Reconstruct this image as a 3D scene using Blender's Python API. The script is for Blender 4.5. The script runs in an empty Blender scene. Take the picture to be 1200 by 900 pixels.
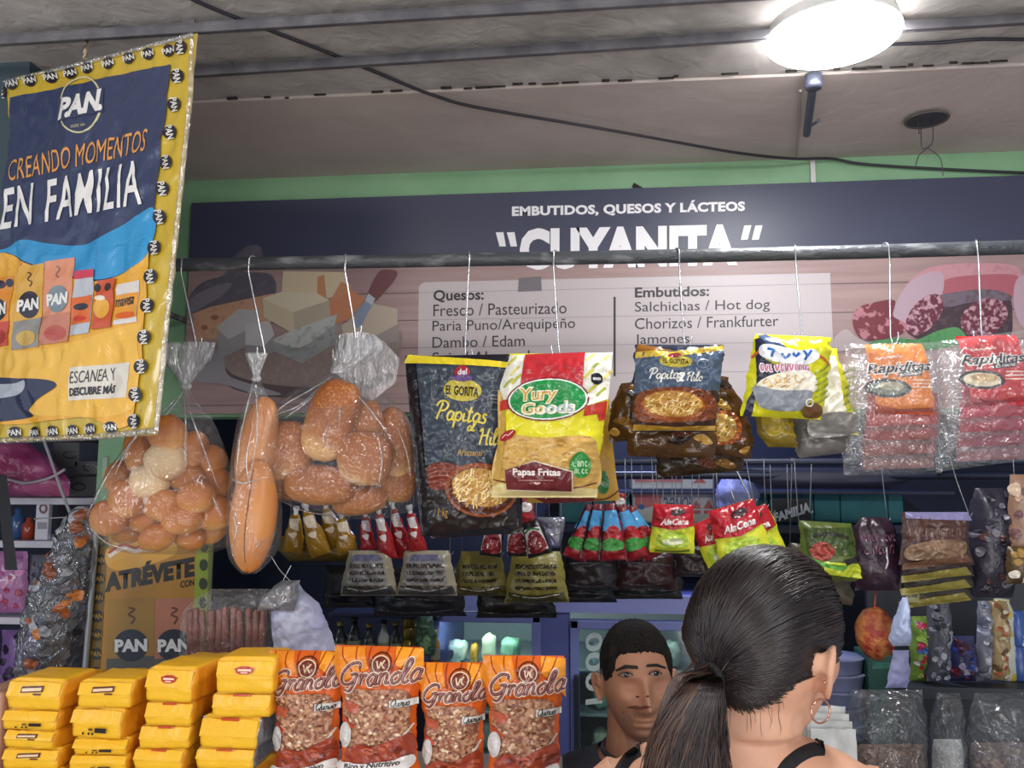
import bpy, bmesh, math, random
from mathutils import Vector, Matrix, Euler, noise, geometry
from mathutils.bvhtree import BVHTree
random.seed(7)
SC = bpy.context.scene
COL = SC.collection
R = math.radians
# ---------------------------------------------------------------- camera, light, exposure
FPX = 1000.0                                   # focal length in pixels of the 1200x900 photograph
CAM = Vector((0, 0, 1.70))
CROT = Euler((R(90 + 6.3), 0, R(5.7)))
cd = bpy.data.cameras.new('camera'); cd.sensor_width = 36; cd.lens = 36 * FPX / 1200; cd.clip_start = .02
co = bpy.data.objects.new('camera', cd); COL.objects.link(co); co.location = CAM; co.rotation_euler = CROT
SC.camera = co
SC.view_settings.view_transform = 'Standard'; SC.view_settings.look = 'None'
SC.view_settings.gamma = 1; SC.view_settings.use_curve_mapping = False
SC.view_settings.exposure = 0.0
SC.cycles.transparent_max_bounces = 24; SC.cycles.max_bounces = 8
w = bpy.data.worlds.new('world'); SC.world = w; w.use_nodes = True
w.node_tree.nodes['Background'].inputs[0].default_value = (.62, .68, .80, 1)
w.node_tree.nodes['Background'].inputs[1].default_value = .62
def area(name, loc, aim, size, power, col):    # disk area light: ceiling lamps of the aisle, and unseen fills
    l = bpy.data.lights.new(name, 'AREA'); l.shape = 'DISK'; l.size = size; l.energy = power; l.color = col
    o = bpy.data.objects.new(name, l); COL.objects.link(o); o.location = loc
    o.rotation_euler = (Vector(aim) - Vector(loc)).to_track_quat('-Z', 'Y').to_euler(); return o
area('aisle_lamp', (-.9, -.2, 2.50), (-.5, 1.6, 1.3), .35, 12, (1, .93, .86))
area('aisle_lamp', (.9, -.35, 2.50), (.6, 1.6, 1.4), 0.35, 17, (.95, .97, 1))
area('stall_fill', (.15, 2.95, 2.40), (.2, 2.9, 1), .30, 16.0, (.55, .62, 1))  # unseen blue fill added to lift the dark stall interior
def fill_panel(loc, aim, sx, sy, power, col):    # added fill panels: behind the camera for the ceiling, at left for glare
    o = area('hall_fill', loc, aim, sx, power, col); o.data.shape = 'RECTANGLE'; o.data.size = sx; o.data.size_y = sy
fill_panel((.2, -2.2, .9), (.2, 1.2, 2.6), 3.6, 1.4, 62, (1, .96, .92))
fill_panel((-2.9, -.1, 1.9), (-.6, 1.4, 1.9), .9, 1.1, 16, (.86, .93, 1))
LAMP_STRENGTH = 80.0
# ---------------------------------------------------------------- projection helpers
CM = CROT.to_matrix()
def ray(px, py): return CM @ Vector(((px - 600) / FPX, (450 - py) / FPX, -1))
def at(px, py, Y):                             # point of the plane y = Y seen at that place
    d = ray(px, py); return CAM + d * (Y / d.y)
def atz(px, py, Z):
    d = ray(px, py); return CAM + d * ((Z - CAM.z) / d.z)
def onplane(px, py, p0, n):
    d = ray(px, py); return CAM + d * ((p0 - CAM).dot(n) / d.dot(n))
def mpp(px, py, Y): return (at(px + 1, py, Y) - at(px, py, Y)).length      # metres per pixel there
FRONT = Vector((0, -1, 0))
# ---------------------------------------------------------------- materials
def lin(h):
    if not isinstance(h, str): return (*h, 1) if len(h) == 3 else h
    c = [int(h[i:i + 2], 16) / 255 for i in (1, 3, 5)]
    return tuple((x / 12.92 if x <= .04045 else ((x + .055) / 1.055) ** 2.4) for x in c) + (1,)
MATS = {}
def mat(name, col='#808080', rough=.5, metal=0, col2=None, nscale=20, bump=0, bscale=45, coat=0, spec=.5, emit=0, stretch=None, lo=.4, hi=.62, detail=3, alpha=1, sub=0):
    if name in MATS: return MATS[name]
    m = bpy.data.materials.new(name); m.use_nodes = True; nt = m.node_tree; N = nt.nodes; L = nt.links
    b = N['Principled BSDF']; b.inputs['Base Color'].default_value = lin(col); b.inputs['Roughness'].default_value = rough
    b.inputs['Metallic'].default_value = metal; b.inputs['Coat Weight'].default_value = coat; b.inputs['Coat Roughness'].default_value = .08
    b.inputs['Specular IOR Level'].default_value = spec
    if alpha < 1: b.inputs['Alpha'].default_value = alpha
    if sub: b.inputs['Subsurface Weight'].default_value = sub; b.inputs['Subsurface Radius'].default_value = (.006, .003, .002)
    if emit: b.inputs['Emission Color'].default_value = lin(col); b.inputs['Emission Strength'].default_value = emit
    if col2 or bump:
        tc = N.new('ShaderNodeTexCoord'); src = tc.outputs['Object']
        if stretch:
            mp = N.new('ShaderNodeMapping'); mp.inputs['Scale'].default_value = stretch; L.new(src, mp.inputs[0]); src = mp.outputs[0]
    if col2:
        t = N.new('ShaderNodeTexNoise'); t.inputs['Scale'].default_value = nscale; t.inputs['Detail'].default_value = detail; L.new(src, t.inputs['Vector'])
        r = N.new('ShaderNodeValToRGB'); r.color_ramp.elements[0].position = lo; r.color_ramp.elements[1].position = hi
        r.color_ramp.elements[0].color = lin(col); r.color_ramp.elements[1].color = lin(col2)
        L.new(t.outputs['Fac'], r.inputs[0]); L.new(r.outputs[0], b.inputs['Base Color'])
    if bump:
        t = N.new('ShaderNodeTexNoise'); t.inputs['Scale'].default_value = bscale; t.inputs['Detail'].default_value = 2.5; t.inputs['Distortion'].default_value = .6; L.new(src, t.inputs['Vector'])
        u = N.new('ShaderNodeBump'); u.inputs['Strength'].default_value = bump; u.inputs['Distance'].default_value = .01; L.new(t.outputs['Fac'], u.inputs['Height']); L.new(u.outputs[0], b.inputs['Normal'])
    MATS[name] = m; return m
def film(h, rough=.22, bump=.28, bscale=42, metal=0):         # printed plastic film of one colour
    return mat('film_' + h + ('m' if metal else '') + str(rough), h, rough=rough, bump=bump, bscale=bscale, metal=metal)
def ink(h): return mat('ink_' + h, h, rough=.27, bump=.22, bscale=42)
def clear(name, tint='#ffffff', haze=.06, gloss=.10, bump=.6, bscale=30, rough=.10, stretch=None, edge=.30):
    if name in MATS: return MATS[name]
    m = bpy.data.materials.new(name); m.use_nodes = True; nt = m.node_tree; N = nt.nodes; L = nt.links; N.remove(N['Principled BSDF'])
    out = N['Material Output']
    tr = N.new('ShaderNodeBsdfTransparent'); tr.inputs[0].default_value = lin(tint)
    gl = N.new('ShaderNodeBsdfGlossy'); gl.inputs['Roughness'].default_value = rough
    df = N.new('ShaderNodeBsdfDiffuse'); df.inputs[0].default_value = (.8, .82, .85, 1)
    tc = N.new('ShaderNodeTexCoord'); mp = N.new('ShaderNodeMapping'); mp.inputs['Scale'].default_value = stretch or (1, 1, 1); L.new(tc.outputs['Object'], mp.inputs[0])
    t = N.new('ShaderNodeTexNoise'); t.inputs['Scale'].default_value = bscale; t.inputs['Detail'].default_value = 3; t.inputs['Distortion'].default_value = 1.0; L.new(mp.outputs[0], t.inputs[0])
    bp = N.new('ShaderNodeBump'); bp.inputs['Strength'].default_value = bump; bp.inputs['Distance'].default_value = .02; L.new(t.outputs['Fac'], bp.inputs['Height'])
    L.new(bp.outputs[0], gl.inputs['Normal']); L.new(bp.outputs[0], df.inputs['Normal'])
    lw = N.new('ShaderNodeLayerWeight'); lw.inputs[0].default_value = .35
    ma = N.new('ShaderNodeMath'); ma.operation = 'MULTIPLY_ADD'; ma.inputs[1].default_value = edge; ma.inputs[2].default_value = gloss; L.new(lw.outputs['Facing'], ma.inputs[0])
    m1 = N.new('ShaderNodeMixShader'); m1.inputs[0].default_value = haze; L.new(tr.outputs[0], m1.inputs[1]); L.new(df.outputs[0], m1.inputs[2])
    m2 = N.new('ShaderNodeMixShader'); L.new(ma.outputs[0], m2.inputs[0]); L.new(m1.outputs[0], m2.inputs[1]); L.new(gl.outputs[0], m2.inputs[2])
    L.new(m2.outputs[0], out.inputs[0]); MATS[name] = m; return m
# ---------------------------------------------------------------- objects
def tag(o, label=None, cat=None, group=None, kind=None):
    if label: o['label'] = label
    if cat: o['category'] = cat
    if group: o['group'] = group
    if kind: o['kind'] = kind
    return o
def thing(name, label, cat, loc, group=None):
    o = bpy.data.objects.new(name, None); COL.objects.link(o); o.location = loc; o.empty_display_size = .02
    WORLD[o.name] = Vector(loc); return tag(o, label, cat, group)
WORLD = {}
class MB:                                       # collects shapes (world coordinates), builds ONE mesh object
    def __init__(s): s.v = []; s.f = []; s.m = []; s.ms = []
    def mi(s, m):
        if m not in s.ms: s.ms.append(m)
        return s.ms.index(m)
    def add(s, vs, fs, m):
        k = len(s.v); i = s.mi(m); s.v += [Vector(x) for x in vs]
        s.f += [tuple(k + j for j in f) for f in fs]; s.m += [i] * len(fs); return s
    def grid(s, rows, m, closed=False):         # rows of equally many points
        n = len(rows[0]); vs = [p for r in rows for p in r]; fs = []
        for a in range(len(rows) - 1):
            for b in range(n if closed else n - 1):
                c = (b + 1) % n; fs.append((a * n + b, a * n + c, (a + 1) * n + c, (a + 1) * n + b))
        return s.add(vs, fs, m)
    def tube(s, pts, r, m, n=8, cap=True):
        pts = [Vector(p) for p in pts]; rs = r if isinstance(r, (list, tuple)) else [r] * len(pts); rows = []; up = None
        for i, p in enumerate(pts):
            t = (pts[min(i + 1, len(pts) - 1)] - pts[max(i - 1, 0)]).normalized()
            if up is None: up = t.orthogonal().normalized()
            up = (up - t * up.dot(t)).normalized(); b = t.cross(up)
            rows.append([p + (up * math.cos(2 * math.pi * k / n) + b * math.sin(2 * math.pi * k / n)) * rs[i] for k in range(n)])
        s.grid(rows, m, True)
        if cap: s.add(rows[0], [tuple(range(n))[::-1]], m); s.add(rows[-1], [tuple(range(n))], m)
        return s
    def box(s, lo, hi, m, bev=0, rot=None, seg=2):
        lo, hi = Vector(lo), Vector(hi); bm = bmesh.new(); bmesh.ops.create_cube(bm, size=1)
        c, d = (lo + hi) / 2, hi - lo
        for v in bm.verts: v.co = Vector((v.co.x * d.x, v.co.y * d.y, v.co.z * d.z))
        if bev: bmesh.ops.bevel(bm, geom=bm.edges[:], offset=bev, segments=seg, affect='EDGES', profile=.6)
        if rot:
            M = Euler(rot).to_matrix()
            for v in bm.verts: v.co = M @ v.co
        bm.verts.index_update(); s.add([v.co + c for v in bm.verts], [[v.index for v in f.verts] for f in bm.faces], m); bm.free(); return s
    def ball(s, c, r, m, nu=16, nv=12, rot=None, f=None):
        c = Vector(c); r = (r, r, r) if not hasattr(r, '__len__') else r; M = Euler(rot).to_matrix() if rot else Matrix.Identity(3); rows = []
        for a in range(nv + 1):
            th = math.pi * min(max(a / nv, .004), .996); row = []
            for b in range(nu):
                ph = 2 * math.pi * b / nu; q = Vector((math.sin(th) * math.cos(ph), math.sin(th) * math.sin(ph), math.cos(th)))
                k = f(q) if f else 1
                row.append(c + M @ Vector((q.x * r[0] * k, q.y * r[1] * k, q.z * r[2] * k)))
            rows.append(row)
        s.grid(rows, m, True); s.add(rows[0], [tuple(range(nu))], m); s.add(rows[-1], [tuple(range(nu))[::-1]], m); return s
    def lathe(s, c, prof, m, n=20):             # prof: (radius, z)
        c = Vector(c); s.grid([[c + Vector((r * math.cos(2 * math.pi * k / n), r * math.sin(2 * math.pi * k / n), z)) for k in range(n)] for r, z in prof], m, True)
        return s
    def build(s, name, parent=None, loc=None, smooth=True, weld=0, angle=None, label=None):
        o0 = WORLD.get(parent.name, Vector((0, 0, 0))) if parent else None
        if parent is None:
            if loc is None:
                lo = [min(p[i] for p in s.v) for i in range(3)]; hi = [max(p[i] for p in s.v) for i in range(3)]
                loc = Vector(((lo[0] + hi[0]) / 2, (lo[1] + hi[1]) / 2, lo[2]))
            o0 = Vector(loc)
        me = bpy.data.meshes.new(name); me.from_pydata([p - o0 for p in s.v], [], s.f)
        for m in s.ms: me.materials.append(m)
        me.polygons.foreach_set('material_index', s.m)
        if weld:
            bm = bmesh.new(); bm.from_mesh(me); bmesh.ops.remove_doubles(bm, verts=bm.verts[:], dist=weld); bmesh.ops.recalc_face_normals(bm, faces=bm.faces[:]); bm.to_mesh(me); bm.free()
        me.polygons.foreach_set('use_smooth', [smooth] * len(me.polygons)); me.update()
        if angle is not None: me.set_sharp_from_angle(angle=R(angle))
        o = bpy.data.objects.new(name, me); COL.objects.link(o)
        if parent: o.parent = parent; WORLD[o.name] = o0
        else: o.location = o0; WORLD[o.name] = o0
        if label: o['label'] = label
        return o
def struct(name, mb, **k): return tag(mb.build(name, smooth=False, **k), kind='structure')
def catmull(pts, k=6, closed=False):
    pts = [Vector(p) for p in pts]; n = len(pts); out = []
    for i in range(n if closed else n - 1):
        g = (lambda j: pts[j % n]) if closed else (lambda j: pts[max(0, min(n - 1, j))])
        p0, p1, p2, p3 = g(i - 1), g(i), g(i + 1), g(i + 2)
        for q in range(k):
            t = q / k; out.append(.5 * ((2 * p1) + (p2 - p0) * t + (2 * p0 - 5 * p1 + 4 * p2 - p3) * t * t + (3 * p1 - p0 - 3 * p2 + p3) * t ** 3))
    if not closed: out.append(pts[-1])
    return out
# ---------------------------------------------------------------- flat artwork in photograph pixels
TXT = {}
def text_mesh(s, bold=0.0, shear=0.0, gap=1.0):
    k = (s, bold, shear, gap)
    if k not in TXT:
        c = bpy.data.curves.new('t', 'FONT'); c.body = s; c.offset = bold; c.shear = shear; c.space_character = gap; c.resolution_u = 3; c.dimensions = '2D'; c.fill_mode = 'BOTH'
        o = bpy.data.objects.new('t', c); COL.objects.link(o); dg = bpy.context.evaluated_depsgraph_get(); dg.update()
        me = o.evaluated_get(dg).to_mesh(); vs = [v.co.xy for v in me.vertices]; me.calc_loop_triangles()
        ts = [tuple(t.vertices) for t in me.loop_triangles]; x0 = min(v.x for v in vs); x1 = max(v.x for v in vs); y0 = min(v.y for v in vs); y1 = max(v.y for v in vs)
        TXT[k] = ([((v.x - x0) / (x1 - x0), (v.y - y0) / (y1 - y0)) for v in vs], ts)
        o.evaluated_get(dg).to_mesh_clear(); bpy.data.objects.remove(o); bpy.data.curves.remove(c)
    return TXT[k]
GLY = {  # a small handwritten stroke font: (advance, strokes)
 'G': (.95, [[(.85, .78), (.8, .98), (.5, 1.02), (.2, .75), (.1, .35), (.3, .05), (.6, .1), (.78, .35), (.8, .55), (.55, .5)], [(.8, .55), (.78, .1), (.6, -.25), (.35, -.2)]]),
 'P': (.75, [[(.35, .95), (.25, .5), (.18, .0)], [(.0, .75), (.15, 1.0), (.5, 1.05), (.72, .85), (.6, .58), (.3, .48)]]),
 'H': (.9, [[(.0, .8), (.2, 1.0), (.22, .5), (.15, .0)], [(.75, 1.0), (.65, .5), (.68, .05), (.8, .05)], [(.1, .5), (.45, .58), (.75, .5)]]),
 'Q': (.9, [[(.5, 1.), (.15, .8), (.05, .4), (.3, .02), (.65, .1), (.8, .5), (.7, .9), (.5, 1.)], [(.45, .25), (.9, -.15)]]),
 'r': (.38, [[(.0, .4), (.1, .52), (.1, .02)], [(.1, .3), (.22, .5), (.36, .44)]]),
 'a': (.5, [[(.4, .42), (.2, .52), (.04, .25), (.16, .0), (.34, .1), (.41, .46), (.4, .06), (.52, .06)]]),
 'n': (.5, [[(.02, .42), (.08, .5), (.06, .0)], [(.06, .3), (.22, .52), (.34, .42), (.34, .06), (.48, .06)]]),
 'o': (.48, [[(.25, .5), (.06, .3), (.16, .0), (.38, .1), (.4, .4), (.25, .5), (.45, .42)]]),
 'l': (.34, [[(.02, .2), (.26, .8), (.2, 1.02), (.08, .85), (.06, .15), (.18, .0), (.32, .1)]]),
 'p': (.5, [[(.06, .5), (.05, -.4)], [(.06, .35), (.25, .52), (.42, .3), (.3, .02), (.08, .1)]]),
 'i': (.28, [[(.06, .48), (.06, .08), (.16, .02), (.28, .1)], [(.1, .68), (.12, .72)]]),
 't': (.34, [[(.14, .85), (.1, .1), (.2, .0), (.32, .1)], [(.0, .56), (.3, .58)]]),
 's': (.4, [[(.32, .46), (.16, .52), (.1, .36), (.3, .18), (.2, .0), (.02, .05)]]),
 'u': (.5, [[(.04, .5), (.05, .12), (.18, .0), (.36, .2), (.38, .5), (.38, .08), (.5, .05)]]),
 ' ': (.25, [])}
class Art:
    def __init__(s): s.items = []; s.k = 0; s.lays = []
    def tri(s, m, pts, ts, part=None, k=None):
        if k is None: s.k += 1; k = s.k
        pts = [tuple(p) for p in pts]; bb = (min(p[0] for p in pts), min(p[1] for p in pts), max(p[0] for p in pts), max(p[1] for p in pts))
        lay = 1
        for j, b2, l2 in s.lays:
            if j == k: continue
            if bb[0] < b2[2] and b2[0] < bb[2] and bb[1] < b2[3] and b2[1] < bb[3]: lay = max(lay, l2 + 1)
        s.lays.append((k, bb, lay)); s.items.append((m, pts, ts, part, lay)); return s
    def poly(s, m, pts, part=None):
        ts = geometry.tessellate_polygon([[Vector((p[0], p[1], 0)) for p in pts]]); return s.tri(m, [p[:2] for p in pts], ts, part)
    def blob(s, m, pts, part=None, k=5): return s.poly(m, [(p.x, p.y) for p in catmull([(x, y, 0) for x, y in pts], k, True)], part)
    def rect(s, m, x0, y0, x1, y1, part=None, sk=0):
        return s.poly(m, [(x0, y0), (x1, y0 + sk * (x1 - x0)), (x1, y1 + sk * (x1 - x0)), (x0, y1)], part)
    def ell(s, m, cx, cy, rx, ry, rot=0, part=None, n=26):
        c, d = math.cos(R(rot)), math.sin(R(rot)); return s.poly(m, [(cx + rx * math.cos(a) * c - ry * math.sin(a) * d, cy + rx * math.cos(a) * d + ry * math.sin(a) * c) for a in [2 * math.pi * i / n for i in range(n)]], part)
    def stroke(s, m, pts, wd, part=None, closed=False, smooth=4, k=None):
        p = catmull([(x, y, 0) for x, y in pts], smooth, closed) if smooth else [Vector((x, y, 0)) for x, y in pts]
        n = len(p); vs = []; ts = []
        for i in range(n):
            t = (p[(i + 1) % n] - p[i - 1]) if closed else (p[min(i + 1, n - 1)] - p[max(i - 1, 0)])
            t = t.normalized() if t.length > 1e-6 else Vector((1, 0, 0)); q = Vector((-t.y, t.x, 0)) * wd / 2
            vs += [(p[i] + q).xy, (p[i] - q).xy]
        for i in range(n if closed else n - 1):
            a, b = 2 * i, 2 * ((i + 1) % n); ts += [(a, a + 1, b + 1), (a, b + 1, b)]
        return s.tri(m, vs, ts, part, k)
    def ring(s, m, cx, cy, rx, ry, wd, part=None, rot=0, n=26):
        c, d = math.cos(R(rot)), math.sin(R(rot)); return s.stroke(m, [(cx + rx * math.cos(a) * c - ry * math.sin(a) * d, cy + rx * math.cos(a) * d + ry * math.sin(a) * c) for a in [2 * math.pi * i / n for i in range(n)]], wd, part, True, 0)
    def text(s, m, t, q, part=None, bold=0, shear=0, gap=1):   # q: box (x0,y0,x1,y1) or corners TL,TR,BR,BL
        if not hasattr(q[0], '__len__'): q = ((q[0], q[1]), (q[2], q[1]), (q[2], q[3]), (q[0], q[3]))
        vs, ts = text_mesh(t, bold, shear, gap); o = []
        for x, y in vs:
            o.append(tuple((q[3][i] * (1 - x) + q[2][i] * x) * (1 - y) + (q[0][i] * (1 - x) + q[1][i] * x) * y for i in (0, 1)))
        return s.tri(m, o, ts, part)
    def script(s, m, t, x, y, h, wd, part=None, slope=0, sh=.25, sx=1):     # handwritten line from its baseline start, h = capital height
        s.k += 1; k = s.k
        for ch in t:
            adv, st = GLY[ch]
            for q in st: s.stroke(m, [(x + (a + b * sh) * h * sx, y - b * h + slope * (a * h * sx)) for a, b in q], wd, part, k=k)
            x += adv * h * sx; y += slope * adv * h * sx
        return s
def squig(A, m, x0, x1, y, h, wd, part=None, sd=1, slope=0):       # lettering too small or blurred to read
    rr = random.Random(sd); x = x0; A.k += 1; k = A.k
    while x < x1 - h * .3:
        w = h * rr.uniform(.35, .7); f = lambda a, b: (x + a * w, y - b * h + slope * (x - x0))
        A.stroke(m, rr.choice([[f(0, 1), f(.1, .1), f(.8, .1)], [f(.9, .8), f(.3, 1), f(.1, .5), f(.4, 0), f(.9, .2)], [f(.1, 0), f(.2, .9), f(.8, .9), f(.8, 0)], [f(0, .9), f(.4, 0), f(.9, 1)]]), wd, part, smooth=3, k=k); x += w * 1.35
    return A
def split(vs, ts, L):
    vs = list(vs); mid = {}; out = []; st = list(ts)
    while st:
        t = st.pop(); e = [(Vector(vs[t[i]]) - Vector(vs[t[(i + 1) % 3]])).length for i in range(3)]; i = e.index(max(e))
        if e[i] <= L: out.append(t); continue
        a, b, c = t[i], t[(i + 1) % 3], t[(i + 2) % 3]; k = (min(a, b), max(a, b))
        if k not in mid: mid[k] = len(vs); vs.append(tuple((vs[a][j] + vs[b][j]) / 2 for j in (0, 1)))
        st += [(a, mid[k], c), (mid[k], b, c)]
    return vs, out
# ---------------------------------------------------------------- a sheet or pillow bag, drawn on a plane
class Surf:
    def __init__(s, rows, Y=None, p0=None, n=None, bulge=0, back=None, skew=0, wr=0, ws=30, p=2.4, q=.75, e=4, seed=0, jit=0, rot=0):
        s.jit = jit; s.rot = rot
        s.rows = sorted(rows); s.y0, s.y1 = s.rows[0][0], s.rows[-1][0]
        s.xc = sum(r[1] + r[2] for r in rows) / 2 / len(rows)
        s.n = (n or FRONT).normalized(); s.p0 = p0 or at(s.xc, (s.y0 + s.y1) / 2, Y)
        s.bulge, s.backb, s.skew, s.wr, s.ws, s.p, s.q, s.e, s.seed = bulge, bulge * .7 if back is None else back, skew, wr, ws, p, q, e, seed
    def lr(s, y):
        y = min(max(y, s.y0), s.y1)
        for a, b in zip(s.rows, s.rows[1:]):
            if y <= b[0]:
                t = (y - a[0]) / (b[0] - a[0]) if b[0] > a[0] else 0; r = [a[1] + (b[1] - a[1]) * t, a[2] + (b[2] - a[2]) * t]; break
        else: r = list(s.rows[-1][1:3])
        if s.jit:
            for i in (0, 1): r[i] += s.jit * (noise.noise(Vector((y * .09, s.seed * 5 + i * 9, .3))) + .6 * noise.noise(Vector((y * .24, s.seed * 5 + i * 9, 7))))
        return r
    def d(s, u, t, side=1):
        u = min(1, abs(u)); t = min(1, max(0, t))
        g = (1 - u ** s.p) ** s.q * max(0, 1 - abs(2 * t - 1) ** s.e) ** .8
        return (s.bulge if side > 0 else s.backb) * g, min(1, (1 - u) * 6) * min(1, t * 14) * min(1, (1 - t) * 14)
    def P(s, px, py, off=0, side=1):
        yy = py - s.skew * (px - s.xc); a, b = s.lr(yy); u = (2 * px - a - b) / max(b - a, 1e-6); t = (yy - s.y0) / (s.y1 - s.y0)
        d, w = s.d(u, t, side); wk = 0
        if s.rot:
            cx, cy = s.xc, (s.y0 + s.y1) / 2; c, e = math.cos(R(s.rot)), math.sin(R(s.rot)); px, py = cx + (px - cx) * c - (py - cy) * e, cy + (px - cx) * e + (py - cy) * c
        P = onplane(px, py, s.p0, s.n)
        if s.wr:
            q = P * s.ws + Vector((s.seed * 7.3, s.seed * 3.1, s.seed * 1.7))
            k = noise.noise(q) + .6 * (1 - 2 * abs(noise.noise(q * 1.9 + Vector((5, 0, 0))))) + .35 * noise.noise(q * 3.1)
            wk = s.wr * k * (.25 + .75 * w)
        return P + s.n * (d + wk + off) if side > 0 else P - s.n * (d - wk)
    def sheet(s, mb, m, nu=28, nv=36, side=1, off=0):
        rows = []
        for j in range(nv + 1):
            y = s.y0 + (s.y1 - s.y0) * j / nv; a, b = s.lr(y); row = []
            for i in range(nu + 1):
                x = a + (b - a) * i / nu; row.append(s.P(x, y + s.skew * (x - s.xc), off, side))
            rows.append(row)
        if side < 0: rows = [r[::-1] for r in rows]
        mb.grid(rows, m)
    def art(s, art, mbs, L=3.6, off=.0016, step=.0006):     # mbs: dict part -> MB
        for m, vs, ts, part, k in art.items:
            v2, t2 = split(vs, ts, L); mb = mbs.setdefault(part, MB())
            ps = [s.P(x, y, off + step * k) for x, y in v2]
            fs = []
            for t in t2:
                nn = (ps[t[1]] - ps[t[0]]).cross(ps[t[2]] - ps[t[0]])
                fs.append(t if nn.dot(s.n) > 0 else t[::-1])
            mb.add(ps, fs, m)
def bag(name, label, cat, rows, Y, m, art=None, group=None, thick=True, nu=40, nv=52, parts=True, backm=None, **k):
    """a printed bag: top-level film mesh with its printing; named parts of the artwork become children"""
    s = Surf(rows, Y, **k); mbs = {None: MB()}
    s.sheet(mbs[None], m, nu, nv, 1)
    if thick: s.sheet(mbs[None], backm or m, nu, nv, -1)
    if art: s.art(art, mbs)
    root = tag(mbs[None].build(name), label, cat, group)
    for pn, mb in mbs.items():
        if pn: mb.build(pn, root)
    root_s = s; return root, root_s
# ================================================================ the stall and the market hall
YW = 2.27                                       # face of the green lintel wall
ZC = at(600, 196, YW).z                         # ceiling height
ZL = at(600, 486, YW).z                         # underside of the lintel
XL = at(113, 560, YW).x; XP = at(143, 560, YW).x; XR = 1.75; YB = 3.55
green = mat('green_paint', '#76a07a', rough=.6, col2='#86ae88', nscale=5, bump=.1, bscale=30, lo=.35, hi=.7)
plaster = mat('ceiling_plaster', '#b3a6a0', rough=.85, col2='#c4b8b2', nscale=3.5, bump=.25, bscale=14, lo=.3, hi=.7, detail=6)
concrete = mat('ceiling_concrete', '#99938f', rough=.9, col2='#bcb6b2', nscale=6, bump=.5, bscale=22, lo=.35, hi=.68, detail=8)
navywall = mat('dark_back_wall', '#23283a', rough=.7, col2='#2c3146', nscale=4)
struct('floor', MB().box((-3.2, -2.5, -.06), (3, YB + .2, 0), mat('floor_tiles', '#b0a99f', rough=.35, col2='#c4bdb2', nscale=3)))
XCL = -3.1                         # where the ceiling slab ends on the left
YJ = atz(600, 101, ZC).y                        # joint between concrete slab and plastered beam
struct('ceiling', MB().box((XCL, -2.5, ZC), (3, YJ, ZC + .15), concrete).box((XCL, YJ, ZC - .006), (3, YB + .2, ZC + .15), plaster))
struct('wall_front', MB().box((XL, YW, ZL), (3, YW + .10, ZC), green))
struct('wall_pillar', MB().box((XL, YW + .002, 0), (XP, YW + .22, ZL + .01), green))
struct('wall_back', MB().box((XL - 2, YB, 0), (3, YB + .1, ZC + .6), navywall))
struct('wall_right', MB().box((XR + .3, YW, 0), (XR + .4, YB, ZC), navywall))
struct('wall_corner', MB().box((-2.4, 1.57, at(20, 470, 1.57).z), (at(36, 60, 1.57).x, 1.66, ZC), mat('dark_teal_wall', '#34444b', rough=.8)))
struct('wall_left', MB().box((-3.2, 1.6, 0), (-3.1, YB, ZC + .6), mat('dark_teal_wall', '#2b3a3f', rough=.8)))
# steel angle strips under the slab
steel = mat('grey_painted_steel', '#56545a', rough=.55, col2='#6a686c', nscale=18, bump=.2, bscale=60)
def strip(y_a, y_b, lab, sl):
    a = atz(500, y_a, ZC).y; b = atz(500, y_b, ZC).y; lo, hi = min(a, b), max(a, b)
    mb = MB().box((-1.9, lo, ZC - .018), (3, hi, ZC - .013), steel, bev=.002)
    mb.box((-1.9, lo, ZC - .032), (3, lo + .004, ZC - .013), steel)
    for x in (-1.6, -.75, .12, 1.5): mb.box((x - .012, lo + .002, ZC - .014), (x + .012, hi - .002, ZC - .0066), steel)
    for v in mb.v: v.y += sl * v.x
    tag(mb.build('steel_strip', smooth=False), lab, 'ceiling strip', 'steel strips under the ceiling')
strip(0, 13, 'narrow grey steel strip crossing the ceiling nearest the top edge of the photo', -.012)
strip(50, 62, 'grey steel strip crossing the ceiling level with the round lamp', -.03)
# cracks and chips along the joint
dark = mat('dark_gap', '#2b2725', rough=.9)
mb = MB()
for i in range(46):
    px = 230 + i * 21 + random.uniform(-6, 6)
    if random.random() < .35: continue
    P = atz(px, 101 - (px - 600) * .05 + random.uniform(-1, 1), ZC - .0062); ln = random.uniform(.004, .02)
    mb.box(P + Vector((-ln, -.0006 + random.uniform(-.003, .003), -.0004)), P + Vector((ln, .0006 + random.uniform(0, .001), .004)), dark)
mb.build('trim_1')['kind'] = 'structure'
# --------------------------------------------------------------- round ceiling lamp
LC = atz(976, 46, ZC - .03); LRAD = 78 * mpp(977, 40, LC.y)
lamp = thing('ceiling_lamp', 'lit round white lamp on the ceiling at the upper right', 'lamp', (LC.x, LC.y, ZC - .03))
lmat = mat('lamp_glow', '#ffffff', emit=LAMP_STRENGTH)
MB().lathe((LC.x, LC.y, ZC - .03), [(0, -.010), (LRAD * .5, -.0095), (LRAD * .85, -.006), (LRAD * .96, -.002), (LRAD, .002), (LRAD, .005)], lmat, 48).build('diffuser', lamp)
MB().lathe((LC.x, LC.y, ZC - .03), [(LRAD * .99, .005), (LRAD * .95, .03), (0, .031)], mat('white_plastic', '#e8e8e8', rough=.4), 48).build('rim', lamp)
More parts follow.
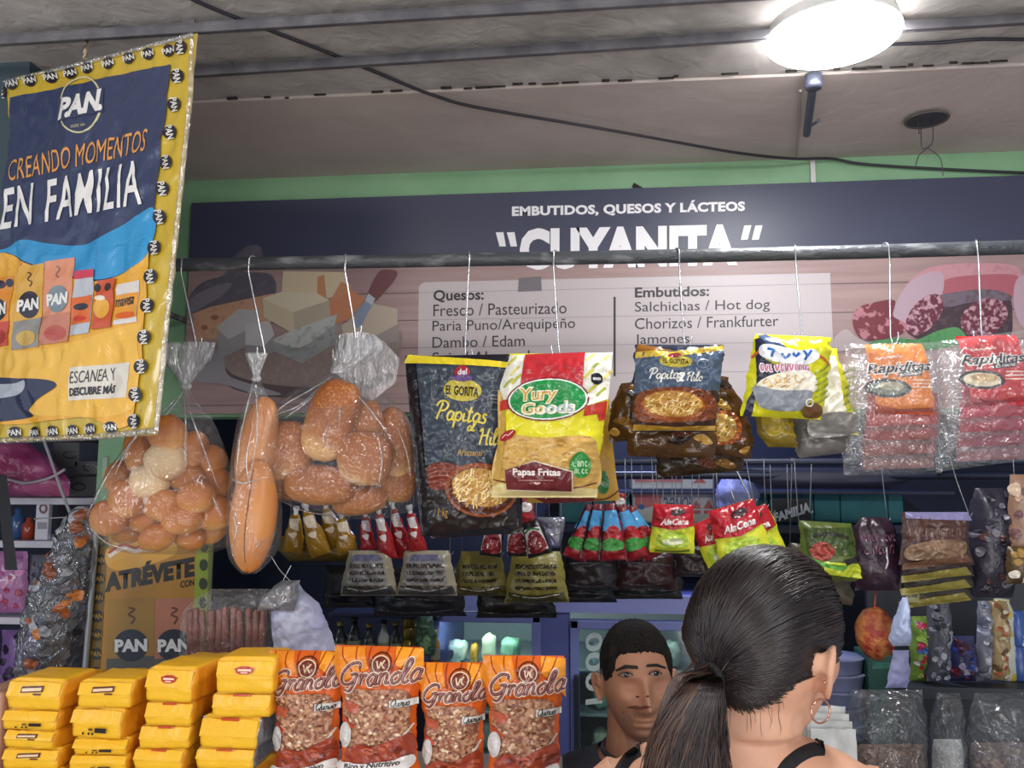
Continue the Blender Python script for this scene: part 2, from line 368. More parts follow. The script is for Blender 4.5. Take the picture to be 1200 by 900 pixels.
# --------------------------------------------------------------- pipe bracket under the lamp, cut hole with loose wires, surface strip
gray = mat('grey_metal_part', '#4d5160', rough=.4, metal=.4)
P1, P2 = atz(952, 92, ZC - .03), at(946, 154, YW - .28)
br = thing('pipe_bracket', 'short grey pipe bracket on the ceiling below the round lamp', 'bracket', P1)
p_top = atz(953, 90, ZC - .02); p_bot = Vector((atz(945, 150, ZC - .02).x, atz(945, 150, ZC - .02).y, ZC - .035))
MB().tube([p_top + Vector((0, 0, -.012)), p_bot], .009, gray, 12).build('pipe', br)
MB().lathe(p_top + Vector((0, 0, -.02)), [(0, -.006), (.016, -.006), (.018, 0), (.018, .024), (0, .024)], gray, 20).build('cap', br)
q = atz(957, 143, ZC - .03); MB().tube([p_bot + (p_top - p_bot) * .12, q, q + Vector((.006, 0, .006))], .003, gray, 8).build('clip', br)
wt = mat('white_conduit', '#c9c8c6', rough=.5)
a, b = atz(938, 106, ZC - .018), atz(934, 186, ZC - .018)
MB().tube([a, b], .0035, mat('old_conduit', '#9d938c', rough=.6), 8).build('wire_conduit')
tag(bpy.data.objects['wire_conduit'], 'thin pale conduit running along the ceiling beside the pipe bracket', 'conduit')
a, b = at(951, 190, YW), at(951, 226, YW)
tag(MB().box((a.x - .006, YW - .012, b.z), (a.x + .006, YW + .001, ZC - .01), wt).build('cable_duct', smooth=False), 'short white cable duct on the green wall above the sign', 'duct')
HC = atz(1086, 140, ZC - .0125); hr = 25 * mpp(1086, 140, HC.y)
ho = thing('lamp_hole', 'round dark hole cut in the ceiling with loose wires hanging', 'hole', (HC.x, HC.y, ZC - .014))
MB().lathe((HC.x, HC.y, ZC - .0135), [(0, 0), (hr * .93, 0)], mat('hole_dark', '#3a3a42', rough=.9), 32).lathe((HC.x, HC.y, ZC - .0137), [(hr * .9, 0), (hr, -.002), (hr * 1.03, .001)], mat('hole_rim', '#5d5854', rough=.9), 32).build('opening', ho)
wire = mat('black_cable', '#2a2830', rough=.45)
def hang(pts, Y): return [at(x, y, Y) for x, y in pts]
for pts in ([(1080, 146), (1080, 172), (1088, 174), (1102, 186), (1105, 206)], [(1093, 144), (1093, 165), (1086, 174), (1077, 182), (1073, 194)], [(1076, 146), (1077, 157)]):
    w3 = hang(pts, HC.y - .002); w3[0].z = ZC - .01
    MB().tube(catmull(w3, 5), .0012, wire, 6).build('loose_wire', ho)
# --------------------------------------------------------------- black cable sagging across the ceiling
ZK = ZC - .04
cab = [atz(215, -6, ZC - .0055), atz(262, 15, ZC - .0055), atz(385, 62, ZC - .0055), atz(470, 97, ZC - .0065), atz(512, 113, ZC - .019), atz(560, 126, ZC - .021), atz(700, 150, ZC - .024), atz(800, 168, ZC - .024), atz(870, 180, ZC - .026), at(930, 186, YW - .05), at(975, 186, YW - .02), at(1010, 192, YW - .012), at(1100, 198, YW - .012), at(1235, 204, YW - .012)]
tag(MB().tube(catmull(cab, 6), .0038, wire, 8).build('cable'), 'black cable sagging diagonally across the ceiling to the green wall', 'cable')
c2 = [atz(1040, 52, ZC - .006), atz(1100, 50, ZC - .006), atz(1150, 46, ZC - .006), atz(1230, 47, ZC - .006)]
tag(MB().tube(catmull(c2, 6), .0035, wire, 8).build('cable'), 'black cable running from the round lamp along the ceiling', 'cable')
tag(MB().add([at(743, 214, YW - .003), at(757, 222, YW - .003), at(743, 226, YW - .003), at(741, 218, YW - .006)], [(0, 1, 2), (0, 2, 3)], dark).build('wall_chip'), 'small dark chipped mark on the green wall above the sign', 'chip')
# ================================================================ the big shop sign
YS = YW - .022
sgn = Art()
W_ = lambda n, h, **k: mat(n, h, rough=.5, **k)
navy = mat('sign_navy', '#3d4056', rough=.42)
plank = mat('sign_planks', '#8d7473', rough=.42, col2='#a08785', nscale=3, stretch=(1, 1, 14), lo=.3, hi=.7)
plankline = W_('sign_plank_gap', '#5d4a4c')
panel = mat('sign_panel', '#b5abae', rough=.42); white = W_('sign_white', '#e6e4e8'); black = W_('sign_text', '#2c2a30')
sl = lambda x: -(x - 222) * .0225                # the printed lines run parallel to the wall
ZT, ZM, ZB = at(222, 238, YS).z, at(222, 318, YS).z, at(222, 485, YS).z
X0, X1 = at(222, 300, YS).x, 1.62
sb = MB().box((X0, YS, ZB), (X1, YW, ZT), plank)
SP = Surf([(0, 0, 1200), (900, 0, 1200)], p0=Vector((0, YS, 1.5)), n=FRONT)
mbs = {}
def signrect(m, x0, z0, x1, z1, off): mbs.setdefault(None, MB()).add([(x0, YS - off, z0), (x1, YS - off, z0), (x1, YS - off, z1), (x0, YS - off, z1)], [(0, 1, 2, 3)], m)
signrect(navy, X0, ZM, X1, ZT, .0006)
for i in range(1, 6):
    z = ZM + (ZB - ZM) * i / 5.3; signrect(plankline, X0, z - .0012, X1, z + .0012, .0005)
# right part: panel
pz0, pz1 = at(490, 331, YS).z, at(490, 480, YS).z; px0, px1 = at(490, 400, YS).x, at(976, 400, YS).x
r = .02
mbs.setdefault(None, MB()).add([(px0 + r + r * math.cos(a) if True else 0, YS - .001, pz0 - r + r * math.sin(a)) for a in [math.pi / 2 + i * math.pi / 16 for i in range(9)]] + [(px0, YS - .001, ZB + .006), (px1, YS - .001, ZB + .006), (px1, YS - .001, pz0)], [tuple(range(12))], panel)
for i in range(1, 6):
    z = ZM + (ZB - ZM) * i / 5.3; signrect(W_('sign_panel_line', '#938a8e'), px0, z - .0008, px1, z + .0008, .0013)
S = lambda a, x0, y0, x1, y1, m=black, **k: a.text(m, k.pop('t'), ((x0, y0), (x1, y0 - .022 * (x1 - x0)), (x1, y1 - .022 * (x1 - x0)), (x0, y1)), **k)
A = Art()
S(A, 600, 239.5, 873, 255.5, white, t='EMBUTIDOS, QUESOS Y LÁCTEOS', bold=.045, gap=1.05)
S(A, 609, 268, 864, 317, white, t='CUYANITA', bold=.06, gap=1.06)
for x in (581, 594): A.poly(white, [(x, 272.5), (x + 9, 272.2), (x + 12, 289), (x + 4.5, 289)])
for x in (868, 881): A.poly(white, [(x + 4, 264.5), (x + 12.5, 264.2), (x + 8, 281), (x, 281.3)])
S(A, 508, 340, 567, 355, t='Quesos:', bold=.025)
S(A, 508, 357, 664, 371, t='Fresco / Pasteurizado'); S(A, 507, 376, 674, 392, t='Paria Puno/Arequipeño')
S(A, 507, 395, 615, 408, t='Dambo / Edam'); S(A, 507, 413, 632, 426, t='Suiz / Ahumado')
S(A, 744, 337, 831, 349, t='Embutidos:', bold=.025)
S(A, 744, 354, 902, 369, t='Salchichas / Hot dog'); S(A, 744, 373, 912, 386, t='Chorizos / Frankfurter'); S(A, 744, 392, 808, 407, t='Jamones')
A.rect(black, 719, 348, 721.5, 441)
A.poly(W_('sign_patch', '#69646a'), [(608, 326), (634, 324), (635, 341), (607, 342)])
# cheese board picture
ck = lambda h, h2=None: mat('cheese_' + h, h, rough=.5, col2=h2, nscale=60, lo=.5, hi=.7)
A.blob(ck('#5b5561', '#66606c'), [(224, 345), (240, 330), (262, 322), (276, 300), (292, 288), (306, 290), (306, 306), (286, 318), (318, 322), (322, 345), (290, 356), (250, 366), (224, 366)], 'cloth_picture')
A.blob(ck('#76707a'), [(224, 350), (250, 336), (272, 332), (262, 345), (238, 360), (224, 366)], 'cloth_picture')
A.blob(ck('#83736e', '#8f7f7a'), [(262, 420), (300, 400), (400, 398), (452, 400), (470, 388), (468, 420), (450, 440), (400, 452), (330, 452), (276, 440)], 'board_picture')
A.blob(ck('#55474a'), [(258, 420), (275, 440), (330, 452), (400, 452), (456, 437), (454, 448), (400, 464), (330, 466), (275, 456), (256, 436)], 'board_picture')
A.blob(ck('#8d898f'), [(206, 440), (222, 420), (245, 405), (262, 420), (268, 440), (300, 452), (330, 462), (300, 462), (262, 450), (235, 448)], 'cloth_picture')
A.poly(ck('#b88f74', '#a97c63'), [(226, 368), (246, 360), (320, 344), (332, 352), (330, 372), (290, 388), (262, 396), (229, 400)])
for x, y, a, b in ((252, 372, 5, 3), (268, 381, 4, 3), (240, 384, 4, 3), (292, 366, 4, 2.5)): A.ell(ck('#8f6249'), x, y, a, b)
A.poly(ck('#c6b699'), [(332, 318), (404, 319), (408, 345), (372, 352), (330, 348)]); A.poly(ck('#b9825f'), [(372, 325), (380, 322), (384, 358), (400, 330), (412, 336), (414, 372), (388, 380), (372, 360)])
A.poly(ck('#b87a58'), [(384, 358), (412, 340), (428, 350), (412, 372), (392, 382)])
A.poly(ck('#c9bda6'), [(308, 350), (330, 342), (372, 344), (386, 352), (344, 366)]); A.poly(ck('#a89d8b'), [(344, 366), (386, 352), (388, 372), (346, 392)]); A.poly(ck('#bcae95'), [(308, 350), (344, 366), (346, 392), (310, 372)])
A.poly(ck('#a9a7a8'), [(254, 384), (280, 362), (304, 364), (302, 380), (268, 398)]); A.poly(ck('#8f8d90'), [(254, 386), (268, 398), (302, 380), (300, 400), (268, 416), (256, 420)])
A.poly(ck('#b3b1b2'), [(288, 380), (316, 376), (322, 392), (310, 406), (288, 404)]); A.poly(ck('#8a888b'), [(288, 404), (310, 406), (322, 392), (322, 412), (306, 420), (288, 418)])
A.poly(ck('#aeb0ad', '#8b9291'), [(320, 398), (346, 386), (396, 368), (390, 388), (352, 408), (322, 406)]); A.poly(ck('#8e9190', '#737b7a'), [(320, 400), (352, 410), (396, 378), (394, 402), (354, 426), (322, 412)])
A.poly(ck('#b0a292'), [(400, 382), (438, 356), (466, 362), (466, 380), (440, 394), (404, 398)]); A.poly(ck('#8d8380'), [(404, 398), (440, 394), (466, 380), (468, 400), (430, 408)])
A.poly(ck('#7d8aa0'), [(414, 386), (418, 364), (430, 352), (437, 357), (430, 370), (424, 382)]); A.blob(ck('#6b4247'), [(431, 346), (442, 322), (450, 316), (465, 318), (463, 328), (446, 348), (438, 354)])
A.poly(ck('#aab0b8'), [(428, 352), (432, 344), (440, 350), (436, 358)])
# sausage picture
A.blob(ck('#b3828a', '#a8757f'), [(1046, 380), (1052, 350), (1070, 325), (1096, 312), (1150, 308), (1190, 312), (1197, 325), (1192, 345), (1130, 352), (1090, 370), (1060, 384)])
A.blob(ck('#9c5560'), [(1106, 345), (1108, 328), (1150, 322), (1193, 324), (1188, 348), (1150, 342)])
A.blob(ck('#a9909d'), [(1046, 376), (1052, 350), (1072, 326), (1100, 318), (1106, 330), (1100, 350), (1070, 378), (1058, 384)])
A.blob(ck('#a98f9b'), [(1190, 330), (1204, 322), (1235, 330), (1235, 390), (1200, 385), (1188, 360)])
mar = mat('salami_marbled', '#5d2436', rough=.5, col2='#b48c97', nscale=110, lo=.48, hi=.62); rind = ck('#3b2a34', '#4d3b45')
A.blob(rind, [(1066, 392), (1086, 356), (1105, 345), (1150, 340), (1180, 345), (1186, 370), (1178, 400), (1120, 404)])
A.blob(ck('#665a66', '#4d3b45'), [(1100, 347), (1150, 339), (1180, 344), (1182, 352), (1140, 354), (1108, 360)])
A.ell(mar, 1083, 369, 16, 29, 40); A.ell(mar, 1153, 372, 29, 21, -25)
A.blob(mat('salami_red', '#6b2733', rough=.5, col2='#a9707a', nscale=45, lo=.56, hi=.62), [(999, 378), (1004, 362), (1022, 355), (1048, 352), (1046, 370), (1062, 380), (1056, 392), (1030, 398), (1008, 396)])
A.blob(ck('#4f8a56', '#3c6f45'), [(1018, 402), (1050, 396), (1074, 398), (1098, 388), (1122, 384), (1130, 400), (1090, 410), (1020, 412)])
A.blob(ck('#a99a9c'), [(975, 400), (990, 386), (1004, 396), (1018, 404), (980, 412)])
SP.art(A, mbs, L=60, off=.0016, step=.00006)
root = sb.build('shop_sign', smooth=False)
tag(root, 'long dark blue shop sign with cheese and sausage pictures behind the hanging rail', 'sign')
# sign face printing is part of the board; pictures are children
f = mbs.pop(None).build('printed_face', root, smooth=False)
for k, m in mbs.items(): m.build(k, root, smooth=False)
# ================================================================ the hanging rail
YR = 1.66
ra, rb = at(208, 310, YR), at(1240, 288, YR); rz = (at(208, 310, YR).z + at(1200, 288.5, YR).z) / 2
RRAD = 8.0 * mpp(600, 300, YR)
rail_m = mat('worn_pipe', '#3f4247', rough=.42, col2='#8a8d8e', nscale=26, bump=.3, bscale=80, lo=.55, hi=.8, stretch=(.6, 1, 1.6))
pr = [(30, 314), (208, 310.5), (400, 307), (600, 303.5), (800, 300), (1000, 295.5), (1120, 292), (1260, 288)]
RPTS = [at(x, y, YR) for x, y in pr]
tag(MB().tube(RPTS, RRAD, rail_m, 16).build('hanging_rail'), 'long worn grey pipe rail carrying the row of wire hooks', 'rail')
def railz(x):
    for a, b in zip(RPTS, RPTS[1:]):
        if a.x <= x <= b.x: return a.z + (b.z - a.z) * (x - a.x) / (b.x - a.x)
    return RPTS[0].z if x < RPTS[0].x else RPTS[-1].z
# its wall brackets outside the picture and behind the poster
for x in (at(60, 314, YR).x, 1.45):
    tag(MB().tube([(x, YR, railz(x)), (x, YW + .02, rz)], .008, rail_m, 10).build('rail_bracket'), 'steel arm from the wall holding the rail, out of sight ' + ('past the right end' if x > 0 else 'behind the hanging poster'), 'bracket')
wirem = mat('thin_wire_metal', '#85888f', rough=.4, metal=.5)
hookm = mat('hook_wire', '#c9ccd2', rough=.25, metal=.85)
def hook(xt, xb, yb, lab, curl=1, side=1):
    """wire hook over the rail at pixel xt, its lower bend at (xb, yb)"""
    X = at(xt, 300, YR).x; z = railz(X); wr = .0017; rr = RRAD + wr
    b = at(xb, yb, YR - .012); top = [Vector((X, YR + rr * math.cos(a), z + rr * math.sin(a))) for a in [R(-20 + i * 25) for i in range(8)]]   # over the pipe
    top = [p + Vector((.010 * side * (1 - i / 7), 0, 0)) for i, p in enumerate(top)]
    u = .011
    low = [Vector((b.x + (X - b.x) * .06, b.y, b.z + .03)), Vector((b.x + .002, b.y, b.z + .009)), b + Vector((-u * .3 * side, 0, 0)), b + Vector((-u * .9 * side, 0, .003)), b + Vector((-u * 1.25 * side, 0, .014)), b + Vector((-u * 1.3 * side, 0, .024))] if curl else [b + Vector((0, 0, .02)), b]
    pts = catmull(top, 2) + catmull([Vector((X, YR - rr, z - .02))] + low, 5)
    return tag(MB().tube(pts, wr, hookm, 8).build('wire_hook'), lab, 'hook', 'wire hooks on the rail')
hook(217, 228, 409, 'bright wire hook holding the bag of small round buns', side=-1)
hook(295, 309, 421, 'wire hook with an open lower bend holding the long bread bag', side=1)
hook(407, 415, 396, 'wire hook holding the large bag of big toasted buns', side=-1)
hook(551, 545, 424, 'wire hook holding the black bag of shoestring potatoes', side=-1)
hook(649, 655, 419, 'wire hook holding the yellow green and red chips bag', side=1)
hook(795, 802, 409, 'wire hook holding the crumpled black bags right of the sign text divider', side=-1)
hook(930, 940, 404, 'wire hook holding the bright yellow snack bags', side=1)
hook(1039, 1044, 404, 'wire hook holding the orange label wrap packs', side=-1)
hook(1142, 1151, 402, 'rightmost wire hook holding the red label wrap packs', side=1)
# ================================================================ bread in clear bags on the rail
cl_bag = clear('clear_bag', haze=.035, gloss=.04, bump=1.0, bscale=20, rough=.06, edge=.28)
cl_neck = clear('clear_bag_neck', haze=.26, gloss=.14, bump=1.0, bscale=60, rough=.15, stretch=(1, 1, .25))
def rings(mb, rows, Y, m, ratio=.4, n=40, pleat=0, seed=0, k=2):
    out = []
    for row in rows:
        y, xl, xr = row[:3]; c = at((xl + xr) / 2, y, Y); rx = (at(xr, y, Y) - at(xl, y, Y)).length / 2; ry = row[3] if len(row) > 3 else rx * ratio; pl = row[4] if len(row) > 4 else pleat
        out.append([c + Vector((rx * math.cos(a), ry * math.sin(a), 0)) * (1 + pl * (math.sin(9 * a + seed) + .6 * math.sin(17 * a + 2 * seed + y * .05))) + Vector((0, 0, 0)) for a in [2 * math.pi * i / n for i in range(n)]])
    # smooth along the length
    cols = list(zip(*out)); cols = [catmull(c, k) for c in cols]
    mb.grid([list(r) for r in zip(*cols)], m, True); return mb
def sack(name, label, cat, body, neck, Y, ratio=.4, pleat=.012, tie=None):
    t = thing(name, label, cat, at((body[-1][1] + body[-1][2]) / 2, body[-1][0], Y))
    mb = rings(MB(), body, Y, cl_bag, ratio, 44, pleat, 1)
    e = body[-1]; mb.add([at((e[1] + e[2]) / 2 + (e[2] - e[1]) / 2 * math.cos(a), e[0], Y) + Vector((0, (e[3] if len(e) > 3 else .02) * math.sin(a), 0)) for a in [2 * math.pi * i / 16 for i in range(16)]], [tuple(range(16))], cl_bag)
    mb.build('clear_film', t)
    rings(MB(), neck, Y, cl_neck, .7, 44, .13, 2.2, 3).build('gathered_neck', t)
    if tie:
        x, y, w = tie; c = at(x, y, Y); r = w * mpp(x, y, Y)
        mb = MB(); pts = [c + Vector((r * math.cos(a), r * .8 * math.sin(a), .002 * math.sin(a))) for a in [2 * math.pi * i / 18 for i in range(19)]]
        mb.tube(pts, .0028, clear('tie_film', haze=.45, gloss=.15), 8, False); mb.ball(c + Vector((r * .9, -.004, 0)), .006, MATS['tie_film'], 10, 8); mb.build('tie_knot', t)
    return t
def breadmat(name, top, mid, low, size, nz=14, bump=.2, bs=60, speck=None):
    m = mat(name, mid, rough=.5, bump=bump, bscale=bs); nt = m.node_tree; N = nt.nodes; L = nt.links; b = N['Principled BSDF']
    tc = N.new('ShaderNodeTexCoord'); dt = N.new('ShaderNodeVectorMath'); dt.operation = 'DOT_PRODUCT'; dt.inputs[1].default_value = (.25 / size, -.55 / size, .65 / size); L.new(tc.outputs['Object'], dt.inputs[0])
    n1 = N.new('ShaderNodeTexNoise'); n1.inputs['Scale'].default_value = nz / size * .05; n1.inputs['Detail'].default_value = 5; L.new(tc.outputs['Object'], n1.inputs[0])
    a = N.new('ShaderNodeMath'); a.operation = 'MULTIPLY_ADD'; a.inputs[1].default_value = .9; L.new(n1.outputs['Fac'], a.inputs[0]); L.new(dt.outputs['Value'], a.inputs[2])
    r = N.new('ShaderNodeValToRGB'); e = r.color_ramp.elements; e[0].position = .0; e[0].color = lin(low); e[1].position = 1.0; e[1].color = lin(top); x = e.new(.35); x.color = lin(mid)
    L.new(a.outputs[0], r.inputs[0]); col = r.outputs[0]
    if speck:
        n2 = N.new('ShaderNodeTexNoise'); n2.inputs['Scale'].default_value = 230; n2.inputs['Detail'].default_value = 2; L.new(tc.outputs['Object'], n2.inputs[0])
        r2 = N.new('ShaderNodeValToRGB'); r2.color_ramp.elements[0].position = .56; r2.color_ramp.elements[1].position = .64; r2.color_ramp.elements[0].color = (0, 0, 0, 1); L.new(n2.outputs['Fac'], r2.inputs[0])
        mx = N.new('ShaderNodeMix'); mx.data_type = 'RGBA'; mx.inputs[7].default_value = lin(speck); L.new(col, mx.inputs[6]); L.new(r2.outputs[0], mx.inputs[0]); col = mx.outputs[2]
    L.new(col, b.inputs['Base Color']); return m
crust = breadmat('small_bun_crust', '#b0682a', '#c98a46', '#dba768', .033)
pale = breadmat('pale_bun_crust', '#d8b98c', '#d3b084', '#c08f58', .033)
sheen_m = clear('film_crease', haze=.30, gloss=.30, bump=.5, bscale=60, rough=.12, edge=.4)  # pale hazy ridges put the film's sheen lines into its colour
def creases(t, body, Y, lines, ratio=.4):
    mb = MB()
    for pts in lines:
        ps = []
        for x, y in pts:
            for a, b in zip(body, body[1:]):
                if a[0] <= y <= b[0]: q = (y - a[0]) / (b[0] - a[0]); xl, xr, ry = (a[i] + (b[i] - a[i]) * q for i in (1, 2, 3)); break
            u = max(-1, min(1, (2 * x - xl - xr) / (xr - xl))); P = at(x, y, Y); P.y -= ry * math.sqrt(1 - u * u) + .0004; ps.append(P)
        c = catmull(ps, 5); n = len(c); mb.tube(c, [.0003 + .0013 * math.sin(math.pi * i / (n - 1)) for i in range(n)], sheen_m, 6)
    mb.build('film_creases', t)
def bun(name, px, py, rx, ry, Y, rot, m, label, group, dep=.85, sd=0, flat=.25, m2=None):
    s = mpp(px, py, Y); c = at(px, py, Y); mb = MB()
    def f(q):
        k = (1 / (abs(q.x) ** 3.4 + abs(q.y) ** 3.4 + abs(q.z) ** 3.4) ** (1 / 3.4) - 1) * (.55 if name == 'toasted_bun' else .15)
        return 1 + k + .07 * noise.noise(q * 1.5 + Vector((sd * 3.7, 0, sd))) + .02 * noise.noise(q * 5 + Vector((sd, 1, 0)))
    mb.ball(c, (rx * s, (rx + ry) / 2 * s * dep, ry * s), m, 30, 22, None, f)
    o = mb.build(name, loc=c); o.rotation_euler = (0, R(rot), 0)
    return tag(o, label, 'bun', group)
t = sack('bread_bag', 'clear knotted bag full of small round buns hanging beside the poster', 'bag of buns',
     BODY := [(456, 214, 221, .006, .1), (470, 205, 230, .018, .06), (490, 182, 246, .05, .03), (520, 155, 258, .078), (560, 128, 271, .092), (600, 108, 277, .097), (624, 106, 276, .09), (640, 122, 268, .068), (648, 150, 244, .03)],
     [(402, 196, 250, .016, .2), (420, 196, 243, .016, .2), (438, 206, 230, .011, .14), (452, 213, 222, .007, .08), (457, 214, 221, .0065, .08)], 1.64, tie=(218, 453, 5))
BUNS = [(197, 509, 20, 20, 0, 'f', 'round brown bun at the very top of the small bun bag'),
 (194, 541, 22, 20, 1, 'f', 'pale cross-cut bun in the upper middle of the small bun bag'),
 (175, 566, 21, 19, 1, 'f', 'pale smooth bun just below and left of the cross-cut one'),
 (163, 531, 15, 22, 0, 'm', 'shiny elongated bun at the upper left of the small bun bag'),
 (226, 527, 15, 20, 0, 'm', 'bun at the upper right of the small bun bag, beside the cross-cut one'),
 (150, 584, 20, 20, 0, 'f', 'round bun at the left of the small bun bag, left of the smooth pale bun'),
 (192, 592, 20, 17, 0, 'f', 'bun in the centre of the small bun bag under the smooth pale one'),
 (230, 583, 20, 17, 0, 'f', 'bun right of centre in the small bun bag'),
 (219, 560, 20, 17, 0, 'm', 'bun under the right side of the cross-cut pale bun'),
 (246, 541, 17, 17, 0, 'b', 'bun at the right edge of the small bun bag, uppermost there'),
 (252, 567, 18, 18, 0, 'b', 'bun at the right edge of the small bun bag, middle of three'),
 (252, 601, 20, 18, 0, 'm', 'bun at the right edge of the small bun bag, lowest there'),
 (128, 607, 20, 18, 0, 'f', 'bun in the lower left corner of the small bun bag'),
 (172, 609, 21, 14, 0, 'm', 'bun low in the small bun bag, right of the lower left corner bun'),
 (214, 609, 22, 15, 0, 'f', 'bun low in the small bun bag, under the right of centre bun'),
 (184, 630, 20, 14, 0, 'f', 'bottom bun of the small bun bag, left of centre'),
 (222, 630, 17, 13, 0, 'm', 'bottom bun of the small bun bag, right of centre'),
 (141, 560, 16, 18, 0, 'b', 'half hidden bun at the far left behind the front buns of the small bun bag'),
 (195, 566, 18, 18, 0, 'b', 'shadowed bun deep inside the small bun bag behind the two pale ones'),
 (172, 588, 18, 16, 0, 'b', 'shadowed bun deep inside the small bun bag behind its left middle'),
 (212, 584, 18, 18, 0, 'b', 'shadowed bun deep inside the small bun bag behind its centre'),
 (233, 560, 17, 17, 0, 'b', 'shadowed bun deep inside the small bun bag behind its right middle'),
 (150, 622, 17, 13, 0, 'b', 'shadowed bun at the bottom left of the small bun bag'),
 (246, 622, 17, 13, 0, 'b', 'bottom right bun half hidden in the small bun bag')]
for i, (x, y, a, b, pl, d, lb) in enumerate(BUNS):
    bun('round_bun', x, y, a * 1.08, b * 1.1, 1.64 + {'f': -.034, 'm': .0, 'b': .032}[d], (i * 37) % 50 - 25, pale if pl else crust, lb, 'small round buns in a bag', sd=i, dep=.8)
creases(t, BODY, 1.64, [[(216, 462), (200, 485), (176, 512), (150, 548)], [(219, 462), (236, 492), (252, 530), (266, 572)], [(217, 462), (210, 482), (204, 498)], [(219, 464), (228, 486), (234, 512), (236, 540)], [(152, 540), (136, 572), (116, 604)], [(180, 505), (168, 530), (158, 556)], [(236, 520), (238, 545)], [(112, 612), (150, 636), (200, 644)], [(262, 580), (270, 606)]])
# long loaves
t = sack('bread_bag', 'narrow clear bag with two long loaves hanging between the bun bags', 'bag of bread',
     BODY := [(446, 296, 304, .006, .1), (462, 290, 312, .018, .05), (490, 281, 323, .036, .02), (540, 273, 327, .046), (600, 268, 329, .05), (640, 268, 326, .048), (660, 274, 314, .036), (672, 284, 300, .012)],
     [(414, 290, 313, .012, .16), (430, 294, 307, .008, .14), (440, 297, 304, .006, .1), (447, 296, 304, .006, .1)], 1.605, tie=(300, 444, 4))
creases(t, BODY, 1.605, [[(299, 450), (296, 480), (290, 520), (288, 560)], [(301, 452), (308, 480), (310, 516), (304, 560)], [(306, 500), (300, 540), (306, 575)], [(284, 600), (290, 616), (282, 640)], [(312, 606), (320, 622)], [(276, 560), (296, 566), (318, 560)], [(310, 640), (318, 628)]])
loafm = mat('loaf_crust', '#b8703a', rough=.38, col2='#cf8f50', nscale=7, lo=.35, hi=.7, bump=.08, bscale=30)
slit = mat('loaf_slit', '#6e3d1e', rough=.8)
def loaf(cx, cy, rx, ry, Y, rot, lb, cut):
    s = mpp(cx, cy, Y); c = at(cx, cy, Y); mb = MB()
    mb.ball(c, (rx * s, rx * s * .72, ry * s), loafm, 26, 26, (0, R(rot), 0), lambda q: (1 + .03 * noise.noise(q * 2)) * (1 - .045 * math.exp(-(q.x / .07) ** 2) * (1 if q.y < 0 else 0)))
    o = tag(mb.build('long_loaf', loc=c), lb, 'loaf', 'long loaves in a bag')
    if cut:
        M = Euler((0, R(rot), 0)).to_matrix(); pts = [c + M @ Vector((.0015 * math.sin(q * 3), -rx * s * .72 * math.sqrt(max(.02, 1 - (q * .82) ** 2)) * .965, q * ry * s * .8)) for q in [i / 8 - 1 for i in range(17)]]
        MB().tube(pts, .0016, slit, 6).build('crust_slit', o)
    return o
loaf(297, 604, 27, 64, 1.588, 3, 'lower front loaf with a dark lengthwise slit in the narrow bag', True)
loaf(301, 526, 23, 60, 1.622, 9, 'upper loaf behind the slit one in the narrow bread bag', False)
# big toasted buns
t = sack('bread_bag', 'large clear bag of big toasted buns hanging under the cheese picture', 'bag of buns',
     BODY := [(436, 388, 402, .01, .08), (448, 362, 426, .034, .04), (466, 334, 454, .07, .02), (490, 310, 476, .10), (520, 298, 488, .115), (552, 297, 492, .118), (578, 316, 490, .105), (598, 356, 482, .075), (608, 396, 450, .02)],
     [(392, 402, 436, .018, .22), (408, 398, 446, .018, .22), (422, 394, 432, .014, .18), (432, 389, 410, .009, .1), (438, 388, 402, .009, .08)], 1.685, tie=(395, 436, 6))
creases(t, BODY, 1.685, [[(394, 442), (372, 462), (344, 480), (322, 506)], [(392, 446), (376, 474), (352, 494)], [(398, 444), (425, 464), (450, 490), (470, 520)], [(400, 446), (412, 480), (416, 510)], [(388, 450), (368, 478), (350, 486), (336, 490)], [(470, 498), (482, 530), (486, 560)], [(404, 500), (400, 520), (412, 528)], [(454, 508), (460, 540), (456, 570)], [(318, 580), (360, 600), (420, 604)]])
MB().grid([[at(x, y, 1.675 - .006 * math.sin(x * .7 + y * .3)) for x, y in r] for r in [[(404, 392), (422, 388), (438, 392), (452, 402)], [(402, 410), (424, 412), (446, 414), (468, 420)], [(398, 428), (420, 440), (440, 452), (464, 448)], [(394, 438), (410, 450), (424, 464), (436, 470)]]], cl_neck).build('flared_top', t)
toast = breadmat('toasted_top', '#9a562a', '#b0703a', '#dcae70', .05, bump=.3, bs=110, speck='#c08a50')
side = None
for x, y, a, b, dy, rot, lb in [(388, 492, 28, 48, -.055, 18, 'largest toasted bun, upright at the front of the big bun bag'),
   (335, 528, 31, 34, -.035, -10, 'toasted bun at the left edge of the big bun bag'),
   (429, 537, 32, 31, -.06, 12, 'speckled toasted bun right of the largest one in the big bun bag'),
   (430, 494, 19, 24, -.02, -5, 'small looking bun end behind the largest toasted bun'),
   (375, 568, 42, 23, -.04, 4, 'wide smooth bun under the largest toasted bun'),
   (421, 586, 32, 17, -.01, -6, 'bottom bun of the big bun bag'),
   (463, 566, 25, 22, .02, 10, 'bun in the lower right of the big bun bag'),
   (462, 524, 22, 46, .025, -8, 'tall brown bun against the right side of the big bun bag'),
   (346, 571, 24, 15, .0, 0, 'bun in the lower left of the big bun bag')]:
    bun('toasted_bun', x, y, a, b, 1.69 + dy, rot, toast, lb, 'big toasted buns in a bag', dep=.62, sd=x * .1, flat=-.45, m2=side)
